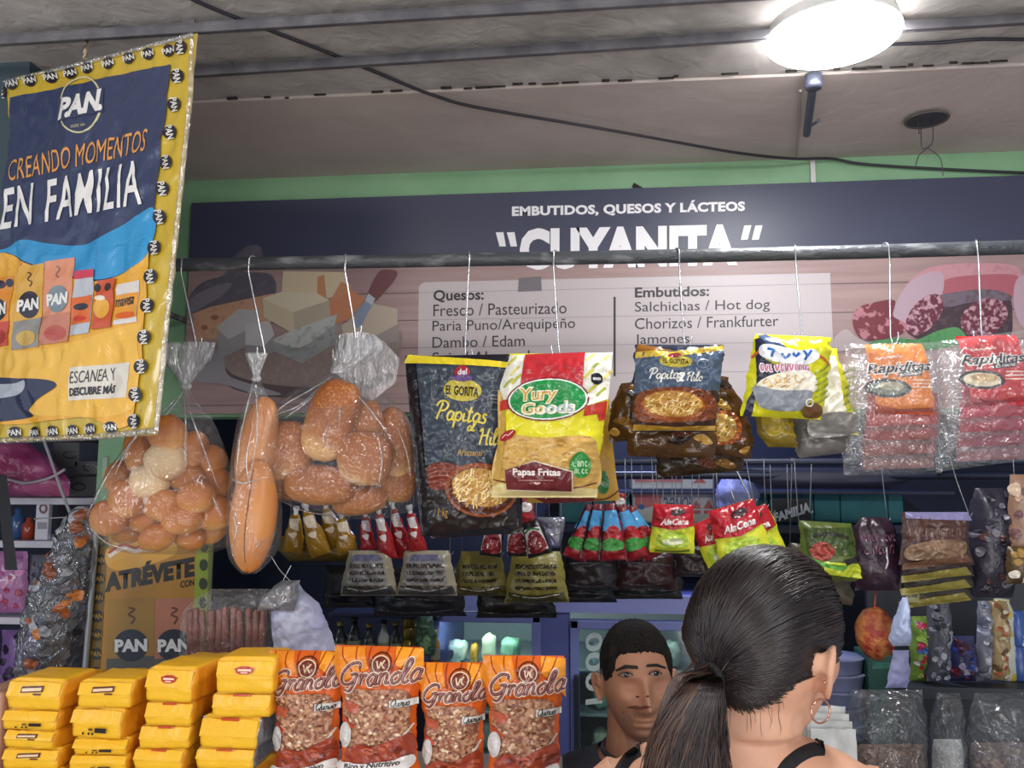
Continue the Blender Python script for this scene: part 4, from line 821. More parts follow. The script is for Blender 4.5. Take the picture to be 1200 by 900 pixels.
# ================================================================ lower poster behind the sausages
A = Art(); am = lambda h: mat('lowposter_' + h, h, rough=.35)
A.poly(am('#a8782c'), [(128, 622), (236, 622), (228, 800), (118, 800)], 'printed_picture')
A.poly(am('#8a9a34'), [(231, 622), (250, 622), (244, 800), (224, 800)], 'printed_picture'); A.poly(am('#5e6d33'), [(246, 622), (250, 622), (244, 800), (240, 800)], 'printed_picture')
A.blob(am('#cf9a3a'), [(128, 640), (160, 628), (200, 632), (205, 650), (150, 668), (126, 662)], 'printed_picture')
A.stroke(am('#e0d0c0'), [(128, 652), (145, 642), (160, 646), (180, 638), (198, 640)], 5, 'printed_picture'); A.stroke(am('#a8382a'), [(128, 648), (145, 638), (160, 642), (180, 634), (198, 636)], 3, 'printed_picture')
A.text(am('#26201c'), 'ATRÉVETE', ((122, 667), (228, 647), (230, 675), (124, 694)), 'printed_picture', bold=.06, shear=.1); A.text(am('#26201c'), 'CON', ((212, 681), (228, 678), (228, 686), (212, 689)), 'printed_picture', bold=.02)
for x0, x1, c in ((127, 182, '#9c7634'), (183, 226, '#a86e56')):
    A.poly(am(c), [(x0, 702), (x1, 700), (x1 - 2, 800), (x0 - 2, 800)], 'product_picture'); A.poly(am('#55534f'), [(x0 - 1, 772), (x1 - 1, 768), (x1 - 2, 800), (x0 - 2, 800)], 'product_picture')
    cx = (x0 + x1) / 2; A.ell(am('#2b2d3a'), cx, 756, 20, 19, 0, 'product_picture'); A.text(am('#d9d9d6'), 'PAN', ((cx - 19, 749), (cx + 19, 748), (cx + 19, 763), (cx - 19, 764)), 'product_picture', bold=.05)
    A.stroke(am('#5a3a2a'), [(cx - 3, 712), (cx + 4, 714), (cx - 3, 720), (cx + 4, 724), (cx, 731)], 2.4, 'product_picture')
for i in range(8): A.ell(am('#2c2a26'), 118 - i * .8, 634 + i * 22, 6, 7, 0, None, 14); A.text(am('#b8902f'), 'PAN', ((112 - i * .8, 631 + i * 22), (124 - i * .8, 631 + i * 22), (124 - i * .8, 637 + i * 22), (112 - i * .8, 637 + i * 22)))
for i in range(5): A.ell(am('#2f3a22'), 240 - i * .7, 640 + i * 22, 5, 7, 0, None, 14)
lp = Poster([(112, 616), (251, 616), (243, 806), (98, 806)], at(180, 700, 1.95), FRONT, .002, 6); mbs = {None: MB()}
lp.sheet(mbs[None], am('#6f5624'), 20, 24); lp.sheet(mbs[None], MATS['paper_back'], 20, 24, -1); lp.art(A, mbs, L=14, off=.001, step=.0004)
root = tag(mbs.pop(None).build('standing_poster'), 'amber poster with black slanted lettering standing behind the yellow packs', 'poster')
for k, m in mbs.items(): m.build(k, root)
a, b = at(116, 610, 1.94), at(98, 830, 1.94)
tag(MB().tube([a + Vector((-.004, 0, 0)), b + Vector((-.004, 0, 0))], .007, mat('grey_post', '#8d9091', rough=.4, metal=.3), 10).build('thin_post'), 'thin grey upright post along the left edge of the amber poster', 'post')
tag(MB().box((at(80, 800, 1.95).x, 1.93, 0), (at(262, 800, 1.95).x, 2.02, at(180, 806, 1.95).z), mat('dark_box', '#2c2a2e', rough=.6), .004).build('poster_stand', smooth=False), 'dark stand under the amber poster, hidden behind the yellow packs', 'stand')
# ================================================================ counter and the goods on it
YC = 1.44; ZCO = at(300, 928, YC).z
ctop = mat('counter_top', '#b9b4ac', rough=.35); cbody = mat('counter_body', '#4a4f5a', rough=.5)
ct = thing('shop_counter', 'shop counter along the front of the stall, just under the bottom edge of the photo', 'counter', ((XL + .9) / 2 - .5, YC + .1, 0))
XC0, XC1 = -1.15, at(652, 900, YC).x
MB().box((XC0, YC - .13, ZCO - .03), (XC1, YC + .24, ZCO), ctop, .004).build('worktop', ct, smooth=False); MB().box((XC0 + .02, YC - .11, 0), (XC1 - .02, YC + .22, ZCO - .03), cbody).build('body', ct, smooth=False)
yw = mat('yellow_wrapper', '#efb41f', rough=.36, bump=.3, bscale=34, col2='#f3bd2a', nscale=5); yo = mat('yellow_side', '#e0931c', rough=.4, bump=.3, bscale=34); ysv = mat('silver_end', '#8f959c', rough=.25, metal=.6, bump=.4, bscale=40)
def pack(xl, xr, z0, z1, Y, yaw, lb, kind, group, sd, end=None):
    a, b = at(xl, 850, Y), at(xr, 850, Y); w = b.x - a.x; h = z1 - z0; dp = .105; c = Vector(((a.x + b.x) / 2, Y, z0))
    bm = bmesh.new(); bmesh.ops.create_cube(bm, size=1); bmesh.ops.subdivide_edges(bm, edges=bm.edges[:], cuts=9, use_grid_fill=True)
    Rz = Matrix.Rotation(R(yaw), 3, 'Z'); rr = random.Random(sd); ph = rr.uniform(0, 99); vs = []; bev = .009
    fold = rr.uniform(-.12, .06)
    for v in bm.verts:
        q = Vector((v.co.x * w, v.co.y * dp, v.co.z * h)); hx, hy, hz = w / 2 - bev, dp / 2 - bev, h / 2 - bev
        core = Vector((max(-hx, min(hx, q.x)), max(-hy, min(hy, q.y)), max(-hz, min(hz, q.z)))); dlt = q - core
        if dlt.length > 1e-6: q = core + dlt.normalized() * bev
        g = noise.noise(q * 38 + Vector((ph, 0, 0))) + .7 * (1 - 2 * abs(noise.noise(q * 30 + Vector((0, ph, 3)))))
        q += (q.normalized()) * .0026 * g
        if v.co.y < -.49:                                    # front: folded flap, upper half leaning back
            t = v.co.z; q.y += max(0, t - fold) * .020 - (.002 if abs(t - fold) < .06 else 0)
            q.x += 0
        if v.co.z < -.49: q.z = -h / 2
        vs.append(q)
    fs = [[v.index for v in f.verts] for f in bm.faces]; cen = [sum((vs[i] for i in f), Vector()) / len(f) for f in fs]; bm.free()
    T = lambda q: c + Vector((0, dp / 2, h / 2)) + Rz @ q
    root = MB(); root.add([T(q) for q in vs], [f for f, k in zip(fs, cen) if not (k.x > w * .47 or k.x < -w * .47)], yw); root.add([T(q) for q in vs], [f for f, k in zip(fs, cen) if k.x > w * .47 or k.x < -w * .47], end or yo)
    o = tag(root.build('food_pack', weld=1e-5), lb, 'pack', group)
    o['label'] = lb
    fl = MB(); n = 12                                        # flap edge across the front
    fy = lambda x: -dp / 2 - .003 + .0012 * noise.noise(Vector((x * 60, ph, 0)))
    rows = [[T(Vector((w * (i / n - .5) * .95, fy(i / n) + max(0, t - fold) * .02, h * t + .0015 * noise.noise(Vector((i * .7, ph, t)))))) for i in range(n + 1)] for t in (.40, (.40 + fold) / 2 + .02, fold, fold - .015)]
    rows.append([p + Rz @ Vector((0, .004, 0)) for p in rows[-1]])
    fl.grid(rows, yw).build('folded_flap', o)
    m = MB(); Fp = lambda u, v, k=0: T(Vector((w * u, -dp / 2 - .0050 + max(0, v - fold) * .02 - k * .0004, h * v)))
    def q4(u0, v0, u1, v1, mm, k=0, sl=0): m.add([Fp(u0, v0, k), Fp(u1, v0 + sl, k), Fp(u1, v1 + sl, k), Fp(u0, v1, k)], [(0, 1, 2, 3)], mm)
    if kind == 'a': q4(-.22, .06, .18, .26, ink('#5a2a20'), 0, .05); q4(-.20, .10, .15, .2, ink('#e6c9a8'), 1, .05); q4(.02, -.0, .16, .06, ink('#6b3a20'), 0)
    elif kind == 'b': q4(.02, -.30, .24, -.14, ink('#2a1d18'), 0); q4(-.10, -.24, -.02, -.16, ink('#5a4420'), 0); [m.add([Fp(x + .022 * math.cos(t), -.34 + .05 * math.sin(t)) for t in [i * .785 for i in range(8)]], [tuple(range(8))], ink('#2a1d18')) for x in (-.2, -.09, -.02)]
    elif kind == 'c':
        pts = [(-.17, .22), (-.06, .28), (.06, .28), (.17, .22), (.14, .10), (.06, .06), (-.06, .06), (-.14, .10)]; m.add([Fp(u, v) for u, v in pts], [tuple(range(8))], ink('#b5301f')); q4(-.11, .15, .11, .20, ink('#f0d9c0'), 1); q4(-.06, .09, .06, .12, ink('#f0d9c0'), 1)
    else: q4(-.15, .36, .15, .44, ink('#c0451f'), 0)
    if m.v: m.build('printed_mark', o)
    return o
zz = lambda x, y, Y: at(x, y, Y).z
def column(edges, ys, kinds, Y, where, group, sd, ends=None):
    zs = [zz((edges[0][0] + edges[0][1]) / 2, y, Y) for y in ys]; zs.append(ZCO + .0005); n = len(zs) - 1
    nm = ['topmost', 'second', 'third', 'fourth', 'bottom']
    for i in range(n):
        xl, xr = edges[min(i, len(edges) - 1)]
        pack(xl, xr, zs[i + 1] + .0012, zs[i], Y, [4, -3, 1, -5, 3][(i + sd) % 5], nm[i] + ' yellow pack of the ' + where, kinds[min(i, len(kinds) - 1)], group, sd * 10 + i, (ends or {}).get(i))
column([(5, 72), (1, 66), (6, 68), (3, 68), (4, 70)], [797, 832, 856, 878, 902], 'abaab', 1.42, 'leftmost stack on the counter', 'yellow packs in the leftmost stack', 1)
column([(88, 152), (83, 147), (84, 148), (82, 147), (83, 148)], [798, 830, 866, 885, 906], 'abbbb', 1.42, 'second stack from the left', 'yellow packs in the second stack', 2)
column([(169, 228), (167, 222), (161, 220), (158, 218), (160, 219)], [783, 823, 851, 878, 904], 'cdddd', 1.42, 'third stack, right of the shorter two', 'yellow packs in the third stack', 3)
column([(249, 317), (245, 313), (234, 305), (229, 298), (231, 300)], [772, 813, 841, 878, 903], 'cdedd', 1.42, 'tallest stack beside the granola', 'yellow packs in the tallest stack', 4, {2: ysv, 3: ysv})
# second row behind
for i, (xl, xr, yt, lb) in enumerate([(28, 88, 796, 'yellow pack just showing over the leftmost front stack'), (104, 160, 797, 'yellow pack just showing over the second front stack'), (196, 246, 777, 'yellow green pack showing behind the third stack'), (270, 322, 775, 'yellow pack showing between the tallest stack and the granola')]):
    pack(xl, xr, ZCO + .0005, zz((xl + xr) / 2, yt, 1.56), 1.56, 0, lb, 'x', 'yellow packs in the back row', 60 + i)
tag(MB().box((at(-40, 900, 1.42).x, 1.42, ZCO), (at(-3, 900, 1.42).x, 1.52, zz(0, 812, 1.42)), mat('pinkish_pack', '#b58a74', rough=.5, bump=.2), .006).build('food_pack'), 'pinkish brown pack cut off by the left edge of the photo', 'pack')
# ---------------------------------------------------------------- granola bags
og = film('#d9621f', .3); flakes = ['#c08f68', '#97644a', '#dcb896', '#ad7656', '#75432f', '#cfa27c', '#e8cfb0', '#a05a44']
def granola(x0, x1, y0, lab, sd, Y, sk=0.0):
    W = x1 - x0; H = 142; rr = random.Random(sd); X = lambda u: x0 + u * W; Yy = lambda v: y0 + v * H; A = Art()
    A.poly(film('#e88a25', .3), [(X(-.0), Yy(.0)), (X(.35), Yy(.0)), (X(.42), Yy(.16)), (X(.1), Yy(.28)), (X(.0), Yy(.2))]); A.poly(film('#ee9a2a', .3), [(X(.7), Yy(.0)), (X(1.0), Yy(.02)), (X(1.), Yy(.34)), (X(.9), Yy(.24)), (X(.72), Yy(.12))])
    for u in (.1, .26, .42, .62, .76, .9): A.stroke(ink('#8f2f12'), [(X(u), Yy(.0)), (X(u + (.5 - u) * .1 - .01), Yy(.08)), (X(u + (.5 - u) * .35), Yy(.19))], 1.2)
    cx, cy = X(.56 if W > 88 else .62), Yy(.115)
    A.ring(ink('#4a2418'), cx, cy, 12, 11.5, 1.4, 'round_logo'); A.ell(ink('#e7cdb0'), cx, cy + 1, 10.5, 10, 0, 'round_logo'); A.ell(ink('#6e2c1a'), cx, cy + 1, 9.3, 8.8, 0, 'round_logo'); A.stroke(ink('#e0c0a0'), [(cx - 4, cy - 3), (cx - 2, cy + 5), (cx + 1, cy - 2)], 1.6, 'round_logo'); A.stroke(ink('#e0c0a0'), [(cx + 5, cy - 4), (cx + 2, cy + 1), (cx + 5, cy + 5)], 1.6, 'round_logo')
    A.stroke(ink('#4a2418'), [(cx - 10, cy + 13), (cx, cy + 15), (cx + 10, cy + 13)], 1.6, 'round_logo')
    # window with the cereal
    win = [(X(.15), Yy(.37)), (X(.5), Yy(.33)), (X(.85), Yy(.36)), (X(.86), Yy(.6)), (X(.83), Yy(.8)), (X(.3), Yy(.86)), (X(.15), Yy(.8))]
    A.blob(mat('cereal', '#83523e', rough=.5, col2='#c09070', nscale=140, lo=.42, hi=.58), win, 'cereal_window'); k = A.k + 1
    for i in range(190):
        u, v = rr.uniform(.16, .84), rr.uniform(.36, .80); s = rr.uniform(1.3, 3.4); a0 = rr.uniform(0, 6.28); n = rr.choice((5, 6, 7)); st = rr.uniform(.6, 1)
        A.k += 1; A.tri(ink(rr.choice(flakes)), [(X(u) + s * math.cos(a0 + 6.283 * j / n) * rr.uniform(.7, 1.1), Yy(v) + st * s * math.sin(a0 + 6.283 * j / n) * rr.uniform(.7, 1.1)) for j in range(n)], [(0, j, j + 1) for j in range(1, n - 1)], 'cereal_window')
    A.poly(ink('#c2452a'), [(X(.12), Yy(.55)), (X(.28), Yy(.62)), (X(.12), Yy(.70))]); A.poly(ink('#b85a3f'), [(X(.13), Yy(.42)), (X(.34), Yy(.45)), (X(.3), Yy(.52)), (X(.14), Yy(.5))])
    A.stroke(ink('#e3d6c8'), [(X(.9), Yy(.62)), (X(.8), Yy(.70)), (X(.66), Yy(.73))], 2, None)
    A.blob(ink('#9a3d26'), [(X(.14), Yy(.86)), (X(.3), Yy(.76)), (X(.5), Yy(.78)), (X(.7), Yy(.72)), (X(.88), Yy(.70)), (X(.92), Yy(.86)), (X(.6), Yy(.92)), (X(.25), Yy(.94))], 'nut_picture')
    for i in range(7):
        u, v = rr.uniform(.2, .85), rr.uniform(.78, .88); A.ell(ink(rr.choice(['#7d2c1c', '#b5573a', '#8f3f2a'])), X(u), Yy(v), 7, 4, rr.uniform(-40, 40), 'nut_picture', 14); A.stroke(ink('#5e1f14'), [(X(u) - 5, Yy(v)), (X(u), Yy(v) - 1), (X(u) + 5, Yy(v) + 1)], .9, 'nut_picture')
    A.ell(ink('#cfc9c6'), X(.15), Yy(.70), W * .085, 15, 8, 'spoon_picture'); A.ell(ink('#dedad6'), X(.145), Yy(.69), W * .06, 12, 8, 'spoon_picture')
    A.blob(ink('#ddd9d6'), [(X(.08), Yy(.92)), (X(.3), Yy(.915)), (X(.6), Yy(.90)), (X(.88), Yy(.86)), (X(.9), Yy(.95)), (X(.6), Yy(1.0)), (X(.08), Yy(1.0))], 'white_band')
    A.text(ink('#3a2c2c'), 'Rico y Nutritivo', ((X(.14), Yy(.925)), (X(.78), Yy(.88)), (X(.78), Yy(.94)), (X(.15), Yy(.975))), 'white_band', bold=.03, shear=.25)
    A.rect(ink('#d9d5cf'), X(.66), Yy(.41), X(.95), Yy(.465), 'flavour_tag'); A.script(ink('#3d4440'), 'Quinua', X(.67), Yy(.458), 7.5, 1.1, 'flavour_tag', sx=.85)
    g = W * .205
    for m, wd in ((ink('#e9c9b4'), 5.6), (ink('#4b1f1c'), 3.0)): A.script(m, 'Granola', X(.06), Yy(.305), g * 1.2, wd, 'script_lettering', slope=-.06, sx=1.03)
    for m, wd in ((ink('#b0706a'), .9),): A.script(m, 'Granola', X(.06), Yy(.303), g * 1.2, wd, 'script_lettering', slope=-.06, sx=1.03)
    rows = [(y0, x0 + 2, x1 - 2), (y0 + 14, x0, x1), (y0 + 42, x0 + W * .02, x1 - W * .02), (y0 + 62, x0 + W * .08, x1 - W * .08), (y0 + 125, x0 + W * .08, x1 - W * .08), (y0 + 164, x0 + W * .0, x1 - W * .0)]
    o, s = bag('granola_bag', lab, 'granola bag', rows, Y, og, A, skew=sk, seed=sd, group='granola bags on the counter', bulge=.026, wr=.006, ws=28, p=2.6, e=8, jit=2)
    z = min((o.matrix_basis @ v.co).z for v in o.data.vertices); return o
granola(316, 405, 762, 'leftmost granola bag, standing against the tallest yellow stack', 1, 1.47, .02)
granola(393, 497, 757, 'granola bag second from the left, largest of the four', 2, 1.45, .03)
granola(491, 573, 776, 'granola bag second from the right, its logo nearly centred', 3, 1.46, .0)
granola(566, 663, 768, 'rightmost granola bag, beside the seller', 4, 1.44, .01)
# ================================================================ inside the stall: inner rails and small hanging bags
bar = mat('dark_bar', '#262c42', rough=.4, metal=.3)
YI = 2.20
def hbar(x0, x1, y, Y, r, lb):
    a, b = at(x0, y, Y), at(x1, y, Y); z = at(880, y, Y).z
    o = tag(MB().tube([(a.x, Y, z), (b.x, Y, z)], r, bar, 10).build('inner_rail'), lb, 'rail', 'dark rails inside the stall'); return z
z1 = hbar(330, 1260, 541, 2.15, .009, 'upper dark rail inside the stall under the sign')
z2 = hbar(330, 1260, 557, 2.42, .011, 'lower dark rail inside the stall behind the hanging wires')
for i, x in enumerate((330, 1150)):
    a = at(x, 541, 2.15); tag(MB().tube([(a.x, 2.15, z1), (a.x, 2.30, z1 + .05), (a.x, 2.30, ZL + .03)], .007, bar, 8).tube([(a.x, 2.30, z1 + .05), (a.x, 2.42, z2)], .007, bar, 8).build('rail_hanger'), 'dark bracket hanging the inner rails from the wall above, ' + ('behind the loaves' if i == 0 else 'at the right'), 'bracket', None)
def wires(xs, yt, yb, Y, lb, grp, sp=1.5):
    for i, x in enumerate(xs):
        a, b = at(x, yt, Y), at(x + random.uniform(-sp, sp) * 2, yb, Y)
        tag(MB().tube([a + Vector((0, .006, 0)), a + Vector((0, .0, .004)), a + (b - a) * .5, b, b + Vector((.004, -.002, -.004)), b + Vector((.008, -.001, .004))], .0011, wirem, 5).build('thin_wire'), lb[i] if isinstance(lb, list) else lb, 'wire', grp)
def art(*ops):
    A = Art()
    for o in ops: getattr(A, o[0])(*o[1:])
    return A
fm = lambda h: film(h, .32)
HUNG1 = set()
HUNG = {'sachet', 'sauce_pouch', 'tomato_pouch', 'pantry_pack', 'dark_pack', 'clear_wrap', 'plastic_film', 'cream_sachet', 'condiment_pack', 'corn_pack', 'brown_pack', 'sweets_bag'}
def rk(name, lb, cat, rows, Y, base, A=None, grp=None, **k):
    k.setdefault('bulge', .022); k.setdefault('wr', .006); k.setdefault('ws', 34); k.setdefault('nu', 14); k.setdefault('nv', 16); k.setdefault('jit', 2)
    o, s = bag(name, lb, cat, rows, Y, base if not isinstance(base, str) else fm(base), A, grp, **k)
    if name in HUNG and not (name == 'brown_pack' and name in HUNG1):
        HUNG1.add(name)
        v = max(((o.matrix_basis @ q.co) for q in o.data.vertices), key=lambda q: q.z); x = v.x; top = Vector((x, 2.15, z1)); b = v + Vector((0, 0, -.006))
        tag(MB().tube([top + Vector((0, .008, -.006)), top + Vector((0, .006, .010)), top + Vector((0, -.009, .006)), top + (b - top) * .4 + Vector((0, -.004, 0)), b + Vector((0, -.003, 0)), b + Vector((.005, -.001, -.003)), b + Vector((.009, .001, .004))], .0011, wirem, 5).build('thin_wire'), 'thin wire among the small bags under the sign, mostly hidden by them', 'wire', 'thin wires holding the small bags')
    return o
# amber sauce pouches and red sauce pouches
def pouch(cx, y0, y1, w, rot, Y, base, lb, grp, lab=None, sd=0):
    A = Art(); m = (y0 + y1) / 2
    A.poly(ink(lab or '#d8c9b0'), [(cx - w * .22, y0 + (y1 - y0) * .12), (cx + w * .22, y0 + (y1 - y0) * .12), (cx + w * .30, y0 + (y1 - y0) * .42), (cx - w * .1, y0 + (y1 - y0) * .36)])
    A.blob(ink('#e3d3b8' if not lab else '#e9dede'), [(cx - w * .2, y0 + (y1 - y0) * .5), (cx + w * .2, y0 + (y1 - y0) * .48), (cx + w * .1, y0 + (y1 - y0) * .62)])
    o = rk('sauce_pouch', lb, 'pouch', [(y0, cx - w * .16, cx + w * .16), (y0 + (y1 - y0) * .2, cx - w * .28, cx + w * .28), (y0 + (y1 - y0) * .55, cx - w * .45, cx + w * .45), (y1, cx - w * .5, cx + w * .5)], Y, base, A, grp, rot=rot, seed=sd, bulge=.016, wr=.004)
    c, s_ = math.cos(R(rot)), math.sin(R(rot)); h = (y1 - y0) / 2; f = lambda d: at(cx + (h + d) * s_, m - (h + d) * c, Y)
    MB().tube([f(-2), f(4)], .006, mat('spout_white', '#d9d9d6', rough=.4), 10).tube([f(4), f(9)], .0085, MATS['spout_white'], 10).build('spout_cap', o); return o
amb = film('#9c7420', .25)
for i, (cx, y0, y1, w, r) in enumerate([(345, 602, 648, 24, 4), (368, 597, 652, 26, -18), (388, 594, 644, 28, -14), (404, 606, 650, 26, -10)]):
    pouch(cx, y0, y1, w, r, 2.18 - .03 * (i % 2), amb, ['leftmost amber sauce pouch behind the loaves', 'second amber sauce pouch, leaning left', 'third amber sauce pouch under the big buns', 'rightmost amber sauce pouch beside the red ones'][i], 'amber sauce pouches', sd=i)
rk('clear_wrap', 'gold tinted bag bottom under the amber sauce pouches', 'bag', [(628, 328, 412), (645, 326, 418), (658, 340, 404)], 2.24, '#6d5620', None, bulge=.03)
redm = film('#a32428', .25)
for i, (cx, y0, y1, w, r) in enumerate([(430, 604, 650, 19, -4), (450, 600, 656, 20, -12), (468, 594, 654, 21, -14), (486, 600, 648, 20, -12)]):
    pouch(cx, y0, y1, w, r, 2.15 - .03 * (i % 2), redm, ['leftmost red sauce pouch with white spout', 'second red sauce pouch from the left', 'third red sauce pouch from the left', 'rightmost red sauce pouch beside the black snack bag'][i], 'red sauce pouches', '#cfc8c8', sd=i + 5)
# pale and olive packs in a row
def noodle(x0, x1, y0, y1, Y, base, dk, lb, grp, sd, sk=0):
    A = Art()
    if 'beige' in lb: A.poly(ink('#8f8d8c'), [(x0 + 10, y0 + 6), (x1 - 12, y0 + 6), (x1 - 6, y1 - 14), (x0 + 4, y1 - 14)], 'printed_label'); A.poly(ink('#6a6a86'), [(x0 + 14, y0 + 4), (x1 - 16, y0 + 4), (x1 - 14, y0 + 11), (x0 + 12, y0 + 11)], 'printed_label')
    for i in range(4): squig(A, ink(dk), x0 + 9, x1 - 9, y0 + 19 + i * 8, 4.5 - i * .6, 1.4, 'printed_label', sd * 7 + i)
    A.poly(ink('#4d4c4c' if 'beige' in lb else '#46421e'), [(x0 + 1, y1 - 13), ((x0 + x1) / 2, y1 - 10), (x1 - 1, y1 - 13), (x1 + 3, y1 - 2), (x0 - 3, y1 - 2)])
    A.stroke(ink('#cfcbc4'), [(x0 + 6, y1 - 10), ((x0 + x1) / 2, y1 - 7), (x1 - 6, y1 - 11)], 1.2)
    rk('pantry_pack', lb, 'pack', [(y0, x0 + 5, x1 - 5), (y0 + 12, x0 + 2, x1 - 3), (y1 - 12, x0 - 3, x1 + 3), (y1, x0 - 5, x1 + 5)], Y, base, A, grp, seed=sd, bulge=.026, skew=sk, wr=.008)
noodle(404, 462, 645, 698, 2.12, '#a39b84', '#4b4038', 'left pale beige pack in the row under the red pouches', 'pale beige packs', 1)
noodle(470, 532, 645, 698, 2.12, '#a39b84', '#4b4038', 'right pale beige pack in the row under the black snack bag', 'pale beige packs', 2)
noodle(535, 592, 646, 698, 2.14, '#746c34', '#2f2a14', 'left olive yellow pack in the row under the chips bag', 'olive packs', 3)
noodle(596, 662, 646, 706, 2.12, '#7f7636', '#332d14', 'right olive yellow pack in the row, largest of the two', 'olive packs', 4)
for i, (x0, x1, y0, y1, b, lb) in enumerate([(662, 724, 645, 692, '#2c2629', 'left dark pack under the tomato pouches'), (724, 792, 646, 690, '#3a2122', 'dark reddish pack in the row over the seller'), (790, 840, 640, 676, '#2e1f22', 'dark pack in the row beside the hair of the woman'),
    (378, 440, 690, 712, '#232329', 'dark pack bottom hanging low under the left pale pack'), (440, 545, 692, 722, '#25252c', 'dark pack hanging low between the pale and olive packs'), (560, 650, 698, 724, '#23221c', 'dark olive pack bottom hanging low over the fridge'), (650, 720, 688, 706, '#22242a', 'dark pack hanging low over the gap between the fridge doors'), (720, 800, 684, 702, '#2a2a2a', 'dark grey pack hanging low just over the seller')]):
    A = Art(); A.stroke(ink('#5a5456'), [(x0 + 6, y0 + (y1 - y0) * .3), ((x0 + x1) / 2, y0 + (y1 - y0) * .27), (x1 - 8, y0 + (y1 - y0) * .36)], 1.6); A.stroke(ink('#4a4648'), [(x0 + 6, y1 - 8), ((x0 + x1) / 2, y1 - 6), (x1 - 8, y1 - 9)], 1.6)
    rk('dark_pack', lb, 'pack', [(y0 - (28 if i > 2 else 0), x0 + 4, x1 - 3), (y1 - 8, x0, x1), (y1, x0 - 2, x1 + 2)], 2.16 + .02 * (i % 2) + (.06 if i > 2 else 0), b, A, 'dark packs under the inner rail', seed=i, bulge=.03, wr=.010, jit=4)
# black, white and red sachets
for i, (cx, w, r) in enumerate([(578, 26, 8), (606, 24, 0), (627, 28, -16)]):
    A = Art(); A.poly(ink('#d6d3d0'), [(cx - 10, 618), (cx + 9, 618), (cx + 12, 646), (cx - 12, 646)]); A.blob(ink('#7d1f28'), [(cx - 8, 628), (cx, 621), (cx + 8, 628), (cx + 10, 646), (cx - 10, 646)]); A.stroke(ink('#2f6a3a'), [(cx - 10, 622), (cx - 2, 618), (cx + 8, 622)], 2)
    rk('sachet', ['left', 'middle', 'right'][i] + ' of three dark sachets with a red fruit picture below the chips bag', 'sachet', [(606, cx - 8, cx + 8), (625, cx - w * .45, cx + w * .45), (652, cx - w * .5, cx + w * .5)], 2.10 - .02 * i, '#241f24', A, 'dark sachets with red fruit', rot=r, seed=i, bulge=.012)
A = Art(); A.ell(ink('#e6e2df'), 617, 594, 7, 6); A.ell(ink('#a02832'), 617, 606, 8, 5)
rk('sachet', 'small red and white sachet just under the chips bag', 'sachet', [(583, 608, 624), (600, 607, 626), (614, 607, 628)], 2.06, '#8d3a42', A, bulge=.008)
rk('plastic_film', 'crumpled lilac plastic hanging right of the dark sachets', 'bag', [(606, 632, 662), (625, 636, 660), (642, 644, 656)], 2.2, clear('lilac_clear', '#b9b6e6', haze=.35, gloss=.2), None, bulge=.02, wr=.012)
# tomato paste pouches
for i, (cx, w, r) in enumerate([(683, 24, 18), (698, 28, 6), (717, 32, -4), (738, 26, -18), (752, 22, -28)]):
    A = Art(); A.poly(ink('#4f9ad0'), [(cx - 7, 598), (cx + 7, 598), (cx + 11, 622), (cx - 11, 622)]); A.blob(ink('#a8242a'), [(cx - 9, 628), (cx - 2, 616), (cx + 9, 620), (cx + 10, 634), (cx, 640)]); A.blob(ink('#3c8a3c'), [(cx - 12, 634), (cx, 630), (cx + 12, 636), (cx + 10, 644), (cx - 10, 644)]); A.poly(ink('#8f1f26'), [(cx - 13, 645), (cx + 13, 645), (cx + 14, 655), (cx - 14, 655)]); A.poly(ink('#2a2026'), [(cx - w * .5, 655), (cx - w * .2, 595), (cx - w * .28, 594), (cx - w * .56, 655)])
    rk('tomato_pouch', ['leftmost blue topped tomato pouch in the fan', 'second blue topped tomato pouch in the fan', 'middle blue topped tomato pouch, facing front', 'fourth blue topped tomato pouch, leaning left', 'rightmost blue topped tomato pouch in the fan'][i], 'pouch', [(590, cx - 6, cx + 6), (620, cx - w * .4, cx + w * .4), (657, cx - w * .5, cx + w * .5)], 2.12 - .018 * (2 - abs(i - 2)), '#6e2430', A, 'tomato pouches', rot=r, seed=i, bulge=.012, wr=.004)
A = Art(); A.ell(ink('#e2dede'), 727, 588, 6, 5); rk('sachet', 'small red tag behind the top of the tomato pouches', 'tag', [(578, 718, 732), (600, 720, 735)], 2.15, '#a02a34', A, bulge=.006)
